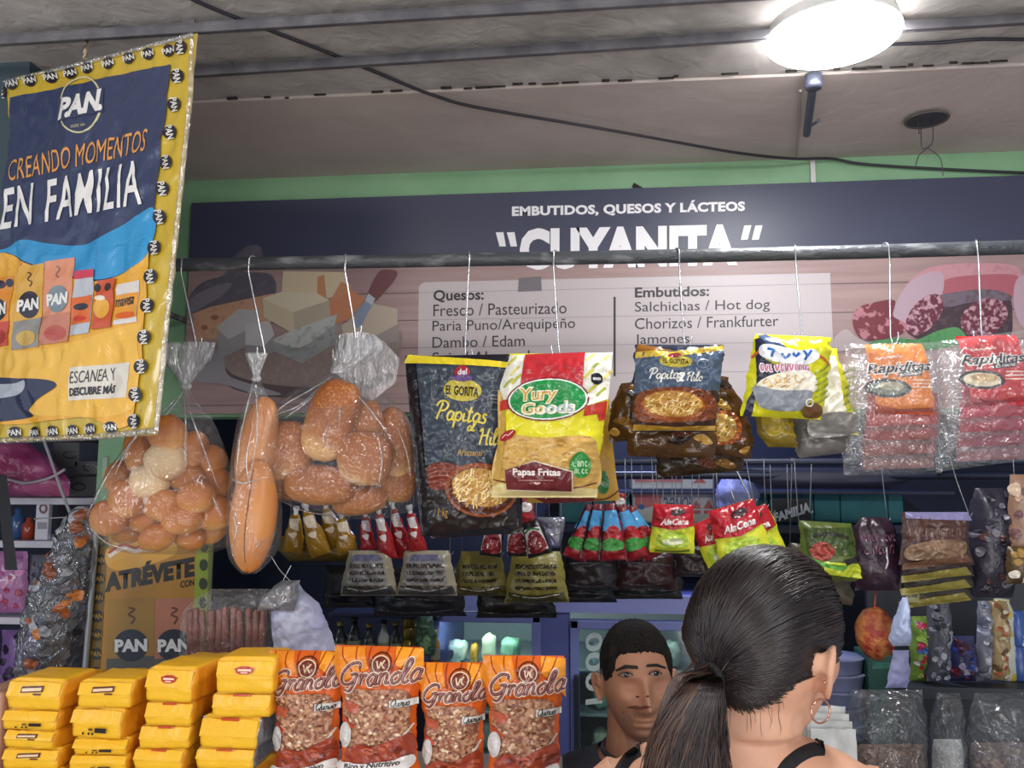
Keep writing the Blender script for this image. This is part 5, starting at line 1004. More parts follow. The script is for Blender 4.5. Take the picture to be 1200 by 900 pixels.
# yellow sachets with red tops
def olive(cx, w, y0, y1, r, lb, sd, Y):
    A = Art(); h = y1 - y0
    A.poly(ink('#b01f2c'), [(cx - w * .46, y0), (cx + w * .46, y0), (cx + w * .5, y0 + h * .42), (cx, y0 + h * .52), (cx - w * .5, y0 + h * .46)], 'red_header'); A.ell(ink('#3a2226'), cx + w * .1, y0 + h * .16, w * .18, h * .07, -8, 'red_header'); A.text(ink('#f0e6e2'), 'AlaCena', ((cx - w * .3, y0 + h * .30), (cx + w * .36, y0 + h * .27), (cx + w * .36, y0 + h * .40), (cx - w * .3, y0 + h * .43)), 'red_header', bold=.03, shear=.25)
    A.blob(ink('#a9c23a'), [(cx - w * .34, y0 + h * .62), (cx - w * .05, y0 + h * .56), (cx + w * .28, y0 + h * .60), (cx + w * .34, y0 + h * .84), (cx - w * .3, y0 + h * .88)]); A.blob(ink('#dfe3b8'), [(cx - w * .2, y0 + h * .72), (cx + w * .2, y0 + h * .70), (cx + w * .2, y0 + h * .80), (cx - w * .2, y0 + h * .82)])
    A.stroke(ink('#6f7f2a'), [(cx - w * .4, y0 + h * .95), (cx, y0 + h * .97), (cx + w * .42, y0 + h * .93)], 2.5)
    rk('cream_sachet', lb, 'sachet', [(y0, cx - w * .46, cx + w * .46), (y0 + h * .3, cx - w * .48, cx + w * .5), (y1, cx - w * .52, cx + w * .54)], Y, '#cfd232', A, 'yellow sachets with red tops', rot=r, seed=sd, bulge=.016)
olive(788, 50, 591, 648, 2, 'left yellow sachet with red top, hanging upright', 1, 2.08)
olive(886, 52, 596, 660, -20, 'rearmost yellow sachet with red top near the hair of the woman', 2, 2.14)
olive(866, 60, 590, 662, -16, 'front tilted yellow sachet with red top just above the woman', 3, 2.06)
olive(838, 40, 606, 664, -24, 'narrow edge on yellow sachet with red top left of the tilted one', 4, 2.10)
wires([752, 768, 776, 793, 812, 820], 541, 590, 2.145, ['thin wire of the bunch over the sachets, %s from its left end' % k for k in ('first', 'second', 'third', 'fourth', 'fifth', 'last')], 'thin wires over the yellow sachets')
wires([902, 922, 951], 541, 600, 2.145, ['thin wire just right of the empty open hook', 'thin wire left of the black lettered card', 'thin wire over the black lettered card'], 'thin wires at the right')
b = [at(x, y, 2.14) for x, y in ((858, 540), (870, 565), (878, 582), (872, 592), (862, 588), (856, 572))]
tag(MB().tube(catmull(b, 5), .0022, hookm, 6).build('open_hook'), 'empty open wire hook hanging over the red topped sachets', 'hook')
# right group
A = Art(); A.poly(ink('#3a4a22'), [(940, 618), (996, 618), (1002, 650), (945, 650)]); A.blob(ink('#8f3226'), [(948, 640), (962, 634), (975, 644), (966, 656), (950, 652)]); A.poly(ink('#b9c42c'), [(945, 656), (1008, 660), (1014, 678), (950, 670)]); A.stroke(ink('#2b2a20'), [(950, 628), (970, 624), (992, 630)], 4); A.poly(ink('#5a9a3a'), [(946, 652), (970, 660), (990, 662), (985, 668), (948, 660)]); A.poly(ink('#231f22'), [(985, 655), (1005, 650), (1006, 655), (988, 662)])
rk('condiment_pack', 'green and yellow pack hanging right of the woman, above her hair', 'pack', [(612, 936, 998), (650, 938, 1008), (680, 942, 1017)], 2.12, '#55632a', A, seed=3, skew=.06)
rk('condiment_pack', 'dull grey pack hanging low behind the green and yellow one', 'pack', [(640, 925, 985), (690, 930, 1000), (706, 950, 998)], 2.20, '#55503f', None, seed=4, skew=.1, wr=.01, jit=5)
A = Art(); squig(A, ink('#6f4a5c'), 1010, 1044, 648, 10, 1.5, None, 6); A.stroke(ink('#b9b2b8'), [(1034, 640), (1036, 655), (1033, 665)], 2); squig(A, ink('#6f4a5c'), 1006, 1046, 633, 7, 1.3, None, 8)
rk('corn_pack', 'dark purple clear topped pack beside the brown stack', 'pack', [(606, 1010, 1038), (618, 1001, 1050), (660, 998, 1056), (692, 1003, 1052)], 2.12, '#2d1a28', A, seed=5, wr=.010, jit=3)
for i in range(4):
    dy = i * 15; A = Art(); A.poly(ink('#8a7f3a' if i else '#6a4a36'), [(1058 - i * 2, 660 + dy), (1130 - i, 648 + dy), (1138, 658 + dy), (1056, 668 + dy)])
    if i == 0:
        A.poly(ink('#4a2f28'), [(1061, 606), (1130, 606), (1128, 632), (1060, 634)]); squig(A, ink('#6d544e'), 1064, 1126, 628, 9, 1.4, None, 4); A.blob(ink('#7a6048'), [(1062, 640), (1095, 632), (1128, 634), (1128, 648), (1095, 654), (1062, 655)]); A.poly(ink('#7d78a0'), [(1060, 600), (1134, 600), (1138, 610), (1060, 607)])
    rk('brown_pack', ['front brown pack of the stack hanging at the right', 'second pack of the brown stack, its gold edge showing', 'third pack of the brown stack, its gold edge showing', 'lowest pack of the brown stack'][i], 'pack', [(600 + dy * .9, 1058, 1134), (640 + dy, 1056, 1136), (662 + dy, 1054 + i * 4, 1142)], 2.06 + .03 * i, ['#3d2a26', '#3a2c2a', '#35302a', '#3b382c'][i], A, 'brown packs in a stack', seed=i, skew=-.04 * i, bulge=.016)
A = Art(); squig(A, ink('#3a352a'), 1064, 1076, 700, 5, 1, None, 2); rk('price_tag', 'small yellowish price card under the brown pack stack', 'price card', [(690, 1062, 1078), (706, 1061, 1077)], 2.13, '#8f8a5a', A, bulge=.001, wr=0, jit=0)
def junk(name, lb, cat, rows, Y, base, cols, n, sd, grp=None, cm=None, size=(4, 9), **k):
    A = Art(); rr = random.Random(sd); s = Surf(rows, Y)
    for i in range(n):
        y = rr.uniform(rows[0][0] + 4, rows[-1][0] - 4); a, b = s.lr(y); x = rr.uniform(a + 3, b - 3); w = rr.uniform(*size); t = rr.uniform(0, 6.28)
        A.blob(fm(rr.choice(cols)), [(x + w * rr.uniform(.5, 1) * math.cos(t + j * 1.256), y + w * rr.uniform(.5, 1) * math.sin(t + j * 1.256)) for j in range(5)])
    return rk(name, lb, cat, rows, Y, cm or base, A, grp, seed=sd, **k)
junk('sweets_bag', 'dark clear bag of wrapped sweets hanging at the far right', 'bag', [(572, 1142, 1190), (600, 1134, 1196), (650, 1132, 1196), (700, 1140, 1186)], 2.14, '#2e2b38', ['#3d3a48', '#4a4654', '#2a2430', '#5a3a34', '#6a6672', '#241f2a'], 40, 3, wr=.012, bulge=.04)
junk('snack_packet', 'tan and pink packet cut off by the right edge', 'packet', [(556, 1184, 1230), (600, 1180, 1232), (660, 1186, 1228)], 2.10, '#8a6a58', ['#a88a70', '#b58a86', '#6a4a4a', '#c0a890'], 12, 4)
junk('snack_packet', 'dark packet with gold spots low at the right edge', 'packet', [(640, 1180, 1228), (684, 1178, 1230)], 2.06, '#4a3820', ['#8a6a2a', '#d9d0c4', '#2a1f18'], 10, 5)
# ================================================================ shelf with teal cartons, donor carton
shelf_m = mat('dark_shelf', '#2a2f48', rough=.5)
def shelf(x0, x1, y, Y0, Y1, th, lb):
    a, b = at(x0, y, Y0), at(x1, y, Y0); o = MB().box((a.x, Y0, a.z - th), (b.x, Y1, a.z), shelf_m, .003).build('wall_shelf', smooth=False); tag(o, lb, 'shelf'); return a.z
zs1 = shelf(640, 1120, 613, 2.95, YB, .03, 'dark shelf under the teal cartons at the back of the stall')
shelf(640, 1120, 575, 2.93, YB, .012, 'thin dark shelf dividing the row of teal cartons')
teal = mat('teal_card', '#2b7f88', rough=.6, col2='#27717a', nscale=4)
def cbox(name, lb, cat, x0, x1, y0, y1, Y, dp, m, grp=None, A=None, bev=.004, zbot=None):
    a, b = at(x0, y1, Y), at(x1, y0, Y); o = MB().box((a.x, Y, a.z if zbot is None else zbot), (b.x, Y + dp, b.z), m, bev).build(name, smooth=False); tag(o, lb, cat, grp)
    if A:
        s = Surf([(0, 0, 1200), (900, 0, 1200)], p0=Vector((0, Y, 1)), n=FRONT); mb = {}; s.art(A, mb, L=40, off=.0008, step=.0004)
        for k, m_ in mb.items(): m_.build(k or 'printed_face', o, smooth=False)
    return o
for x0, x1, lb in [(655, 694, 'teal carton left of the white and pink box'), (696, 738, 'teal carton touching the white and pink box'), (852, 900, 'teal carton right of the open hook'), (902, 953, 'teal carton behind the black lettered card'), (955, 984, 'narrow teal carton over the green pack'), (986, 1040, 'teal carton over the dark purple pack'), (1042, 1058, 'narrowest teal carton beside the brown packs')]:
    cbox('teal_carton', lb, 'carton', x0, x1, 579, 613, 3.02, .25, teal, 'teal cartons on the back shelf')
A = Art(); A.poly(ink('#c9666a'), [(744, 578), (775, 578), (775, 592), (744, 597)]); A.script(ink('#2f4f86'), 'on', 776, 598, 16, 2); A.text(ink('#2f4f86'), 'DONOR', ((776, 583), (812, 582), (812, 598), (776, 600)), bold=.01, shear=.2)
for x in (816, 830): A.poly(ink('#b9474c'), [(x - 6, 596), (x, 586), (x + 6, 596)]); A.rect(ink('#b9474c'), x - 5, 598, x + 5, 602)
A.ell(ink('#3a6aa0'), 752, 594, 4, 3)
cbox('white_carton', 'white and pink carton with blue lettering between the teal cartons', 'carton', 742, 839, 577, 607, 2.98, .2, mat('carton_white', '#c9c6c0', rough=.6), None, A, zbot=zs1 + .0005)
A = Art(); A.rect(ink('#bd6a6e'), 744, 557, 800, 565); A.poly(ink('#b9474c'), [(812, 566), (820, 558), (828, 566)])
cbox('white_carton', 'white and pink carton lying on the thin shelf above the lettered one', 'carton', 740, 836, 556, 573, 2.98, .2, MATS['carton_white'], None, A)
cbox('black_card', 'black tilted card with white capital letters on the back shelf', 'card', 906, 950, 584, 612, 2.9, .01, mat('black_card_m', '#17181c', rough=.4), None, art(('text', ink('#dcdcdc'), 'FAMILIA', ((905, 602), (948, 588), (950, 600), (908, 612)), None, .05, .1)))
rk('plastic_bundle', 'lilac white plastic bundle on the back shelf behind the open hook', 'bundle', [(556, 846, 880), (580, 838, 890), (606, 842, 884)], 2.9, film('#8f92c0', .4), None, bulge=.05, wr=.014)
A = Art(); rk('dark_awning', 'dark rolled tarpaulin under the rail, right of the wires', 'tarpaulin', [(548, 868, 1075), (562, 872, 1070), (572, 900, 1040)], 2.44, mat('awning_dark', '#2c2f42', rough=.6), None, bulge=.04, wr=.004)
# ================================================================ glass door fridge
YF = 2.75
blue = mat('fridge_blue', '#5a62a0', rough=.4, col2='#6169a6', nscale=3); bluel = mat('fridge_light_blue', '#7a82bd', rough=.4)
fx0, fx1 = at(500, 800, YF).x, at(905, 800, YF).x; fz1 = at(650, 700, YF).z; fz0 = .12
fr = thing('drinks_fridge', 'blue framed double glass door fridge behind the seller', 'fridge', ((fx0 + fx1) / 2, YF + .3, 0))
inn = mat('fridge_inside', '#b9c4c4', rough=.5)
MB().box((fx0, YF + .02, fz0), (fx0 + .03, YF + .6, fz1), blue).box((fx1 - .03, YF + .02, fz0), (fx1, YF + .6, fz1), blue).box((fx0, YF + .02, fz1 - .03), (fx1, YF + .6, fz1), blue).box((fx0, YF + .02, 0), (fx1, YF + .6, fz0 + .05), blue).box((fx0 + .03, YF + .57, fz0), (fx1 - .03, YF + .6, fz1), inn).build('cabinet', fr, smooth=False)
def door(x0, x1, y0, hn, lettering):
    a, b = at(x0, y0, YF).x, at(x1, y0, YF).x; t = at((x0 + x1) / 2, y0, YF).z; w = .028; zb = fz0 + .08
    mb = MB()
    mb.box((a, YF - .02, t - w), (b, YF + .015, t), bluel, .004).box((a, YF - .02, zb), (b, YF + .015, zb + w), bluel, .004).box((a, YF - .02, zb), (a + w, YF + .015, t), bluel, .004).box((b - w, YF - .02, zb), (b, YF + .015, t), bluel, .004)
    d = mb.build('door', fr, smooth=False)
    MB().box((a + w, YF - .004, zb + w), (b - w, YF + .002, t - w), clear('fridge_glass', '#e6f0f0', haze=.02, gloss=.04, bump=0)).build('glass_pane', d, smooth=False)
    MB().box((hn - .008, YF - .05, t - .42), (hn + .008, YF - .034, t - .16), mat('handle_dark', '#2a2d3a', rough=.4), .003).box((hn - .006, YF - .036, t - .19), (hn + .006, YF - .018, t - .17), MATS['handle_dark']).box((hn - .006, YF - .036, t - .41), (hn + .006, YF - .018, t - .39), MATS['handle_dark']).build('handle', d, smooth=False)
    if lettering:
        A = Art(); wl = ink('#c9d6d4'); A.text(wl, '1000', ((686, 826), (686, 742), (706, 740), (706, 824)), bold=.02)
        s = Surf([(0, 0, 1200), (900, 0, 1200)], p0=Vector((0, YF - .0045, 1)), n=FRONT); m = {}; s.art(A, m, L=40, off=.0006); m[None].build('white_lettering', d, smooth=False)
door(504, 634, 718, at(626, 800, YF).x, False); door(668, 860, 727, at(676, 800, YF).x, True)
mu0, mu1 = at(634, 800, YF).x, at(668, 800, YF).x
MB().box((mu0, YF - .005, fz0), (mu1, YF + .06, fz1), blue).build('centre_post', fr, smooth=False)
MB().box((fx0, YF - .012, at(600, 716, YF).z), (fx1, YF + .02, fz1 + .01), mat('fridge_header', '#9096d6', rough=.35)).build('header', fr, smooth=False)
zsh = []
for i, y in enumerate((782, 832, 884)):
    z = at(600, y, YF + .1).z; zsh.append(z); MB().box((fx0 + .03, YF + .07, z - .006), (fx1 - .03, YF + .56, z), mat('wire_shelf', '#a9b4b4', rough=.4)).build('shelf', fr, smooth=False)
for x in (570, 760):
    p = at(x, 735, YF + .1); l = bpy.data.lights.new('fridge_light', 'AREA'); l.shape = 'RECTANGLE'; l.size = .22; l.size_y = .03; l.energy = 1.0 if x < 600 else .22; l.color = (.85, 1, .95)
    o = bpy.data.objects.new('fridge_light', l); COL.objects.link(o); o.location = (p.x, YF + .06, fz1 - .05); o.rotation_euler = (R(35), 0, 0)
cols = ['#c8d6cc', '#e3e8e0', '#8fbfa0', '#dfa63c', '#d9dcd8', '#b9d0d6', '#cfd8b8']
names = ['pale bundle', 'white bag', 'green packet', 'amber packet', 'white packet', 'bluish packet', 'lime packet']
k = 0
for r, y in enumerate((782, 832, 884)):
    for x0, x1, h in ((522, 548, 30), (550, 560, 26), (562, 582, 38), (584, 612, 34), (692, 716, 30), (718, 744, 34), (746, 772, 30), (776, 800, 34)):
        a = at(x0, y, YF + .12); b = at(x1, y, YF + .12); nm = names[(k * 3 + r) % 7]; hh = h * .0027
        mb = MB(); w = (b.x - a.x) / 2; c = Vector(((a.x + b.x) / 2, YF + .14, zsh[r] + hh / 2 + .001))
        mb.ball(c, (w, .045, hh / 2), film(cols[(k * 3 + r) % 7], .35), 18, 14, None, lambda q: (1 / max(abs(q.x) ** 4 + abs(q.y) ** 4 + abs(q.z) ** 4, .2) ** .25) * (1 + .22 * noise.noise(q * 2.3 + Vector((k, 0, 0))) + .10 * noise.noise(q * 5 + Vector((0, k, 0)))) * .80)
        tag(mb.build('chilled_packet'), nm + ' on the ' + ['top', 'middle', 'bottom'][r] + ' fridge shelf, ' + ['first from the left', 'second from the left', 'third from the left', 'fourth from the left', 'first behind the lettered door', 'second behind the lettered door', 'third behind the lettered door', 'last behind the lettered door'][k % 8], 'packet', 'chilled packets in the fridge'); k += 1
# ================================================================ bottles on a shelf left of the fridge
zb = shelf(385, 512, 782, 2.42, 2.7, .02, 'dark shelf holding the bottles left of the fridge')
zb2 = shelf(385, 512, 718, 2.46, 2.7, .012, 'thin dark shelf above the bottles left of the fridge')
glassm = mat('dark_glass', '#2c3230', rough=.12, spec=.7, coat=.5)
def bottle(x, y0, r, m, cap, lb, grp='bottles on the inner shelf', Y=2.5):
    p = at(x, 782, Y); h = at(x, y0, Y).z - zb; mb = MB()
    mb.lathe((p.x, Y, zb + .0005), [(0, 0), (r, 0), (r, h * .55), (r * .9, h * .62), (r * .42, h * .78), (r * .40, h * .92), (0, h * .92)], m, 16); o = tag(mb.build('bottle'), lb, 'bottle', grp)
    MB().lathe((p.x, Y, zb), [(0, h * .99), (r * .5, h * .98), (r * .5, h * .9)], cap, 14).build('cap', o)
    MB().lathe((p.x, Y, zb), [(r * 1.02, h * .14), (r * 1.03, h * .16), (r * 1.03, h * .46), (r * 1.02, h * .48)], mat('bottle_label', '#7d7a62', rough=.5), 16).build('label_wrap', o)
capy = mat('cap_gold', '#a98f3a', rough=.35); capd = mat('cap_dark', '#2a2c30', rough=.4)
for i, (x, y0, r) in enumerate([(398, 728, .02), (414, 722, .022), (432, 730, .02), (449, 726, .018), (463, 728, .018)]):
    bottle(x, y0, r, glassm if i != 3 else mat('light_glass', '#a9b0a8', rough=.1, coat=.5), capd if i % 2 else capy, ['leftmost', 'second', 'middle', 'fourth, paler', 'rightmost'][i] + ' bottle on the shelf left of the fridge')
for i in range(5):
    p = at(479, 782, 2.5); tag(MB().lathe((p.x, 2.5, zb + .0005 + i * .034), [(0, 0), (.019, 0), (.021, .004), (.021, .024), (.018, .028), (.018, .033), (0, .033)], mat('gold_tin', '#8d7b34', rough=.3, metal=.4), 18).build('small_tin'), ['lowest', 'second', 'third', 'fourth', 'topmost'][i] + ' gold tin of the stack beside the fridge', 'tin', 'gold tins in a stack')
junk('herb_bag', 'green leafy bag hanging at the left edge of the fridge', 'bag', [(722, 490, 506), (745, 486, 512), (768, 488, 510)], 2.45, '#3f5a46', ['#4f6f52', '#2f4a3a', '#6a8a62'], 10, 7)
bottle(509, 738, .016, mat('amber_glass', '#9a6a1a', rough=.15, coat=.5), capy, 'amber bottle against the fridge frame', Y=2.5)
# ================================================================ sausage sticks and white plastic bag
stick = mat('sausage_brown', '#6e392e', rough=.35, col2='#8f5444', nscale=30, bump=.2)
zsd = at(260, 782, 1.75).z
tag(MB().box((at(200, 800, 1.75).x, 1.70, 0), (at(335, 800, 1.75).x, 1.84, zsd), mat('dark_box', '#2c2a2e'), .004).build('display_box', smooth=False), 'dark display box carrying the sausage sticks, hidden behind the yellow packs', 'box')
for i in range(11):
    x = 222 + i * 8.6; a, b = at(x, 781, 1.77), at(x + random.uniform(-2, 2) + (1 if i > 7 else 0), 712 + random.uniform(-3, 3), 1.765); r = .0072
    tag(MB().tube([a + Vector((0, 0, .001)), a + Vector((0, 0, .006)), a + (b - a) * .5 + Vector((random.uniform(-.002, .002), 0, 0)), b - Vector((0, 0, .004)), b], [r * .6, r, r * 1.05, r, r * .5], stick, 10).build('sausage_stick'), 'thin brown sausage stick in the clear pack, ' + ['first', 'second', 'third', 'fourth', 'fifth', 'sixth', 'seventh', 'eighth', 'ninth', 'tenth', 'last'][i] + ' from the left', 'sausage', 'sausage sticks in a clear pack')
rk('clear_pack', 'clear plastic pack around the brown sausage sticks, its top crumpled', 'pack', [(690, 248, 320), (704, 226, 324), (720, 212, 326), (783, 208, 328)], 1.765, clear('stick_film', haze=.05, gloss=.04, bump=1, bscale=40), None, bulge=.022, wr=.005, nu=24, nv=24)
rk('plastic_bag', 'white and lilac plastic bag hanging by a string beside the sausage sticks', 'bag', [(684, 334, 352), (694, 322, 358), (706, 318, 374), (740, 318, 388), (772, 322, 398)], 1.74, mat('white_bag', '#c4c9de', rough=.4, bump=.5, bscale=30, col2='#aeb0d8', nscale=8), None, bulge=.03, wr=.014, ws=30, nu=24, nv=28)
rk('plastic_bag', 'grey clear bag folded over the top of the white and lilac plastic bag', 'bag', [(680, 330, 352), (700, 306, 350), (716, 302, 345)], 1.70, clear('grey_clear', '#9a9aa6', haze=.25, gloss=.12), None, bulge=.02, wr=.01)
tag(MB().tube(catmull([at(x, y, 1.74) for x, y in ((318, 652), (328, 668), (342, 684), (330, 686), (341, 663))], 5), .0011, hookm, 5).build('bag_string'), 'thin pale string tied to the white and lilac plastic bag', 'string')
# ================================================================ clear snack bags in front of the amber poster, left
sil = clear('silver_clear', '#b9bdc4', haze=.05, gloss=.075, bump=1.2, bscale=30, rough=.1)
def hung(rows, Y, lb, cols, n, sd, zone=None, **k):
    junk('clear_snack_bag', lb, 'bag', rows, Y, '#3a3a40', cols, n, sd, 'clear snack bags at the left', cm=sil, size=(5, 11), wr=.012, bulge=.03, jit=3)
hung([(596, 84, 104), (640, 62, 106), (700, 34, 96), (745, 20, 84), (796, 18, 74)], 1.62, 'clear bag of orange brown snacks hanging under the poster at the far left', ['#8a4a26', '#6f3a22', '#a5632c', '#5b5c62', '#8c8f96', '#70737a'], 34, 2)
hung([(600, 98, 110), (660, 92, 110), (740, 76, 100), (796, 70, 92)], 1.72, 'narrow crinkled clear bag hanging along the left edge of the amber poster', ['#6a6d74', '#4a4c52', '#8d9098', '#2f3036'], 22, 3)
# ================================================================ neighbouring stall at the far left
YN = 2.6
wsh = mat('white_shelf', '#c9c6d0', rough=.5)
def nshelf(x0, x1, y, lb):
    a, b = at(x0, y, YN), at(x1, y, YN); z = a.z; tag(MB().box((a.x, YN, z - .022), (b.x, YN + .35, z), wsh, .003).build('wall_shelf', smooth=False), lb, 'shelf', 'white shelves of the next stall'); return z
nz1 = nshelf(-70, 68, 633, 'upper white shelf of the next stall at the left edge'); nz2 = nshelf(-70, 40, 722, 'lower white shelf of the next stall at the left edge'); nz0 = nshelf(-70, 128, 583, 'shelf with grey boxes under the big poster'); nz3 = nshelf(-70, 112, 812, 'lowest white shelf of the next stall')
tag(MB().box((-1.95, YN + .35, 0), (XL - .02, YN + .40, at(60, 500, YN).z + .4), mat('next_stall_board', '#2c2436', rough=.7)).build('back_board', smooth=False), 'dark purple board behind the shelves of the next stall', 'board')
for x0, x1, y0, y1, lb in [(60, 93, 518, 548, 'dark grey box with a pale edge under the big poster'), (86, 114, 540, 556, 'flat grey box with an oval mark, upper of two'), (58, 114, 558, 583, 'flat grey box with an oval mark, lower of two')]:
    cbox('grey_box', lb, 'box', x0, x1, y0, y1 if y1 < 580 else 583, YN + .03, .2, mat('greybox', '#55565a', rough=.6), 'grey boxes of the next stall', art(('ring', ink('#2f3034'), (x0 + x1) / 2 + 6, (y0 + y1) / 2, 8, 4, 1.4)))
pk = mat('pink_film', '#8f3560', rough=.3, bump=.5, bscale=30, col2='#b05a86', nscale=12)
rk('pink_bag', 'dark pink translucent bag of goods under the left end of the big poster', 'bag', [(514, -10, 28), (540, -14, 62), (565, -14, 84), (582, -12, 80)], YN - .06, pk, None, bulge=.06, wr=.016, nu=22, nv=18)
cord = mat('white_cord', '#a8a2a8', rough=.6)
for pts, lb in [([(50, 512), (60, 540), (72, 575), (84, 606)], 'pale cord slanting down from the poster to the tape roll'), ([(-5, 600), (4, 570), (8, 562), (30, 566), (58, 560), (76, 550)], 'pale cord curving across the pink bag'), ([(40, 608), (60, 607), (84, 606)], 'thin pale cord running level to the tape roll')]:
    tag(MB().tube(catmull([at(x, y, YN - .14) for x, y in pts], 5), .0045 if 'level' not in lb else .002, cord, 8).build('cord'), lb, 'cord')
c = at(97, 617, YN - .12); tp = thing('tape_roll', 'big clear tape roll with a red core beside the bag of small buns', 'tape roll', c)
def annul(c, ro, ri, w, m, n=28):
    mb = MB(); P = lambda r, a, y: c + Vector((r * math.cos(a) * .62, y, r * math.sin(a))); mb.grid([[P(r, 2 * math.pi * i / n, y) for i in range(n)] for r, y in ((ri, -w), (ro, -w), (ro, w), (ri, w), (ri, -w))], m, True); return mb
annul(c, .062, .042, .022, mat('tape_clear', '#b9b5b4', rough=.25)).build('tape', tp); annul(c, .042, .030, .024, mat('red_core', '#9c2836', rough=.5)).build('core', tp)
cbox('white_pouch', 'white pouch card with a dark red disc on the upper shelf of the next stall', 'card', 40, 58, 588, 630, YN + .02, .02, mat('white_card', '#cfcad4', rough=.4), None, art(('ell', ink('#5a2430'), 51, 596, 5, 6), ('ell', ink('#c0bac2'), 51, 596, 2.5, 3), ('rect', ink('#8a8590'), 44, 612, 55, 620)), zbot=nz1 + .0005)
for x, r, h, cl, lb in [(20, .022, .10, '#3a5a8a', 'small blue bottle on the upper shelf of the next stall'), (33, .020, .07, '#a8452f', 'small orange red jar on the upper shelf of the next stall'), (6, .02, .09, '#2a2c40', 'small dark bottle on the upper shelf of the next stall')]:
    p = at(x, 632, YN + .06); tag(MB().lathe((p.x, YN + .06, nz1 + .0005), [(0, 0), (r, 0), (r, h * .7), (r * .5, h * .82), (r * .5, h), (0, h)], mat('ns_' + cl, cl, rough=.2, coat=.5), 16).build('small_bottle'), lb, 'bottle')
pinks = ['#c98ab8', '#b06a9c', '#d9a6c8', '#8f5a8a', '#e0c0d6', '#a83a5a']
junk('toy_pack', 'pink pack of small toys at the left edge between two white shelves', 'toy pack', [(646, -12, 32), (680, -12, 33), (718, -12, 31)], YN + .03, '#a870a0', pinks, 30, 11, size=(3, 7))
junk('toy_pack', 'silver and pink pack right of the pink toy pack', 'toy pack', [(650, 34, 80), (680, 33, 78), (716, 32, 60)], YN + .05, '#6a6a78', ['#8a8c98', '#a8aab4', '#4a4a58', '#b05a7a', '#3a3a48'], 30, 12, size=(3, 7))
junk('toy_pack', 'purple framed pack on the lowest shelf of the next stall', 'toy pack', [(738, 2, 46), (770, 1, 44), (806, 0, 42)], YN + .04, '#7a5a94', ['#a890c0', '#2a2034', '#3d2a4a'], 12, 13, size=(5, 9))
tag(MB().grid([[at(x, y, YN - .22) + Vector((0, .002 * math.sin(y * .1), 0)) for x in (x0, x1)] for y, x0, x1 in ((556, -4, 8), (590, -2, 12), (625, 2, 15), (650, 4, 18), (668, 6, 21))], mat('black_strap', '#1d1b22', rough=.6)).grid([[at(x, y, YN - .215) + Vector((0, .002 * math.sin(y * .1), 0)) for x in (x1, x0)] for y, x0, x1 in ((556, -4, 8), (590, -2, 12), (625, 2, 15), (650, 4, 18), (668, 6, 21))], MATS['black_strap']).build('strap', weld=0), 'black strap hanging down at the left edge under the poster', 'strap')
a = at(124, 548, YW); tag(MB().box((a.x - .008, YW - .006, a.z - .03), (a.x + .006, YW + .003, a.z + .03), mat('switch_pale', '#9aa694', rough=.5), .002).build('wall_switch', smooth=False), 'small pale switch plate on the green pillar', 'switch')
# ================================================================ shelves and goods at the far right
YG = 2.25
zr = at(1130, 806, YG).z; a, b = at(1062, 806, YG), at(1290, 806, YG)
tag(MB().box((a.x, YG, zr - .03), (b.x, YG + .3, zr), mat('dark_rack', '#33363e', rough=.5), .002).box((a.x, YG + .28, 0), (b.x, YG + .3, at(1130, 690, YG).z), MATS['dark_rack']).build('goods_rack', smooth=False), 'dark rack of sachets at the right edge', 'rack')
def strip_(x0, x1, y0, y1, lb, base, cols, n, sd, Y=None, size=(3, 6), **k): return junk('sachet_strip', lb, 'sachets', [(y0, x0 + 1, x1 - 2), ((y0 + y1) / 2, x0, x1), (y1, x0, x1 - 1)], Y or YG + .06, base, cols, n, sd, 'sachet strips on the right rack', size=size, wr=.012, bulge=.025, **k)
strip_(1066, 1090, 722, 798, 'green and red sachet strip left on the rack', '#6f8a3a', ['#a8284a', '#d9d0d6', '#8aa84a', '#3a6ab0', '#c0cf6a', '#b0243c'], 26, 1)
strip_(1086, 1114, 690, 798, 'crinkled silver sachet strip on the rack', '#5a5c66', ['#8a8c98', '#3a3c46', '#a9acb6', '#6a6c76', '#2c2e36'], 40, 2, Y=YG + .03)
strip_(1112, 1144, 745, 798, 'blue and maroon packs in the middle of the rack', '#3a3a5c', ['#2f4a9a', '#6a2430', '#4a2a3a', '#8a8aa0'], 22, 3)
strip_(1144, 1162, 704, 798, 'pale crinkled clear strip beside the beige packs', '#7a7c88', ['#9a9ca8', '#5a5c68', '#babcc6'], 26, 4)
strip_(1158, 1182, 704, 797, 'beige stacked packets on the rack', '#a8926a', ['#c9b890', '#8a6a44', '#d9cdb0', '#b05a3a', '#6a5234'], 30, 5)
for i, (x, cl, lb) in enumerate([(1180, '#c9cdc0', 'white bottle with a yellow band on the rack'), (1196, '#3a5aa0', 'blue can stack at the right edge of the rack')]):
    p = at(x, 806, YG + .1)
    for j in range(2 if i else 1):
        h = .085 if i else .2; tag(MB().lathe((p.x, YG + .1, zr + .0005 + j * (h + .001)), [(0, 0), (.024, 0), (.026, .004), (.026, h * .85), (.018, h * .95), (.018, h), (0, h)], mat('rk_' + cl, cl, rough=.3, col2='#c9b44a' if not i else '#c9ccd8', nscale=30, lo=.55, hi=.58), 18).build('bottle' if not i else 'blue_can'), lb if not i else ('lower' if j == 0 else 'upper') + ' blue can at the right edge of the rack', 'bottle' if not i else 'can')
rk('plastic_bag', 'small white bluish plastic bag hanging at the right above the rack', 'bag', [(700, 1058, 1064), (725, 1047, 1066), (750, 1040, 1068), (757, 1046, 1066)], 2.08, mat('bluish_bag', '#a9b4d4', rough=.4, bump=.4, bscale=30), None, bulge=.025, wr=.008, nu=18, nv=20)
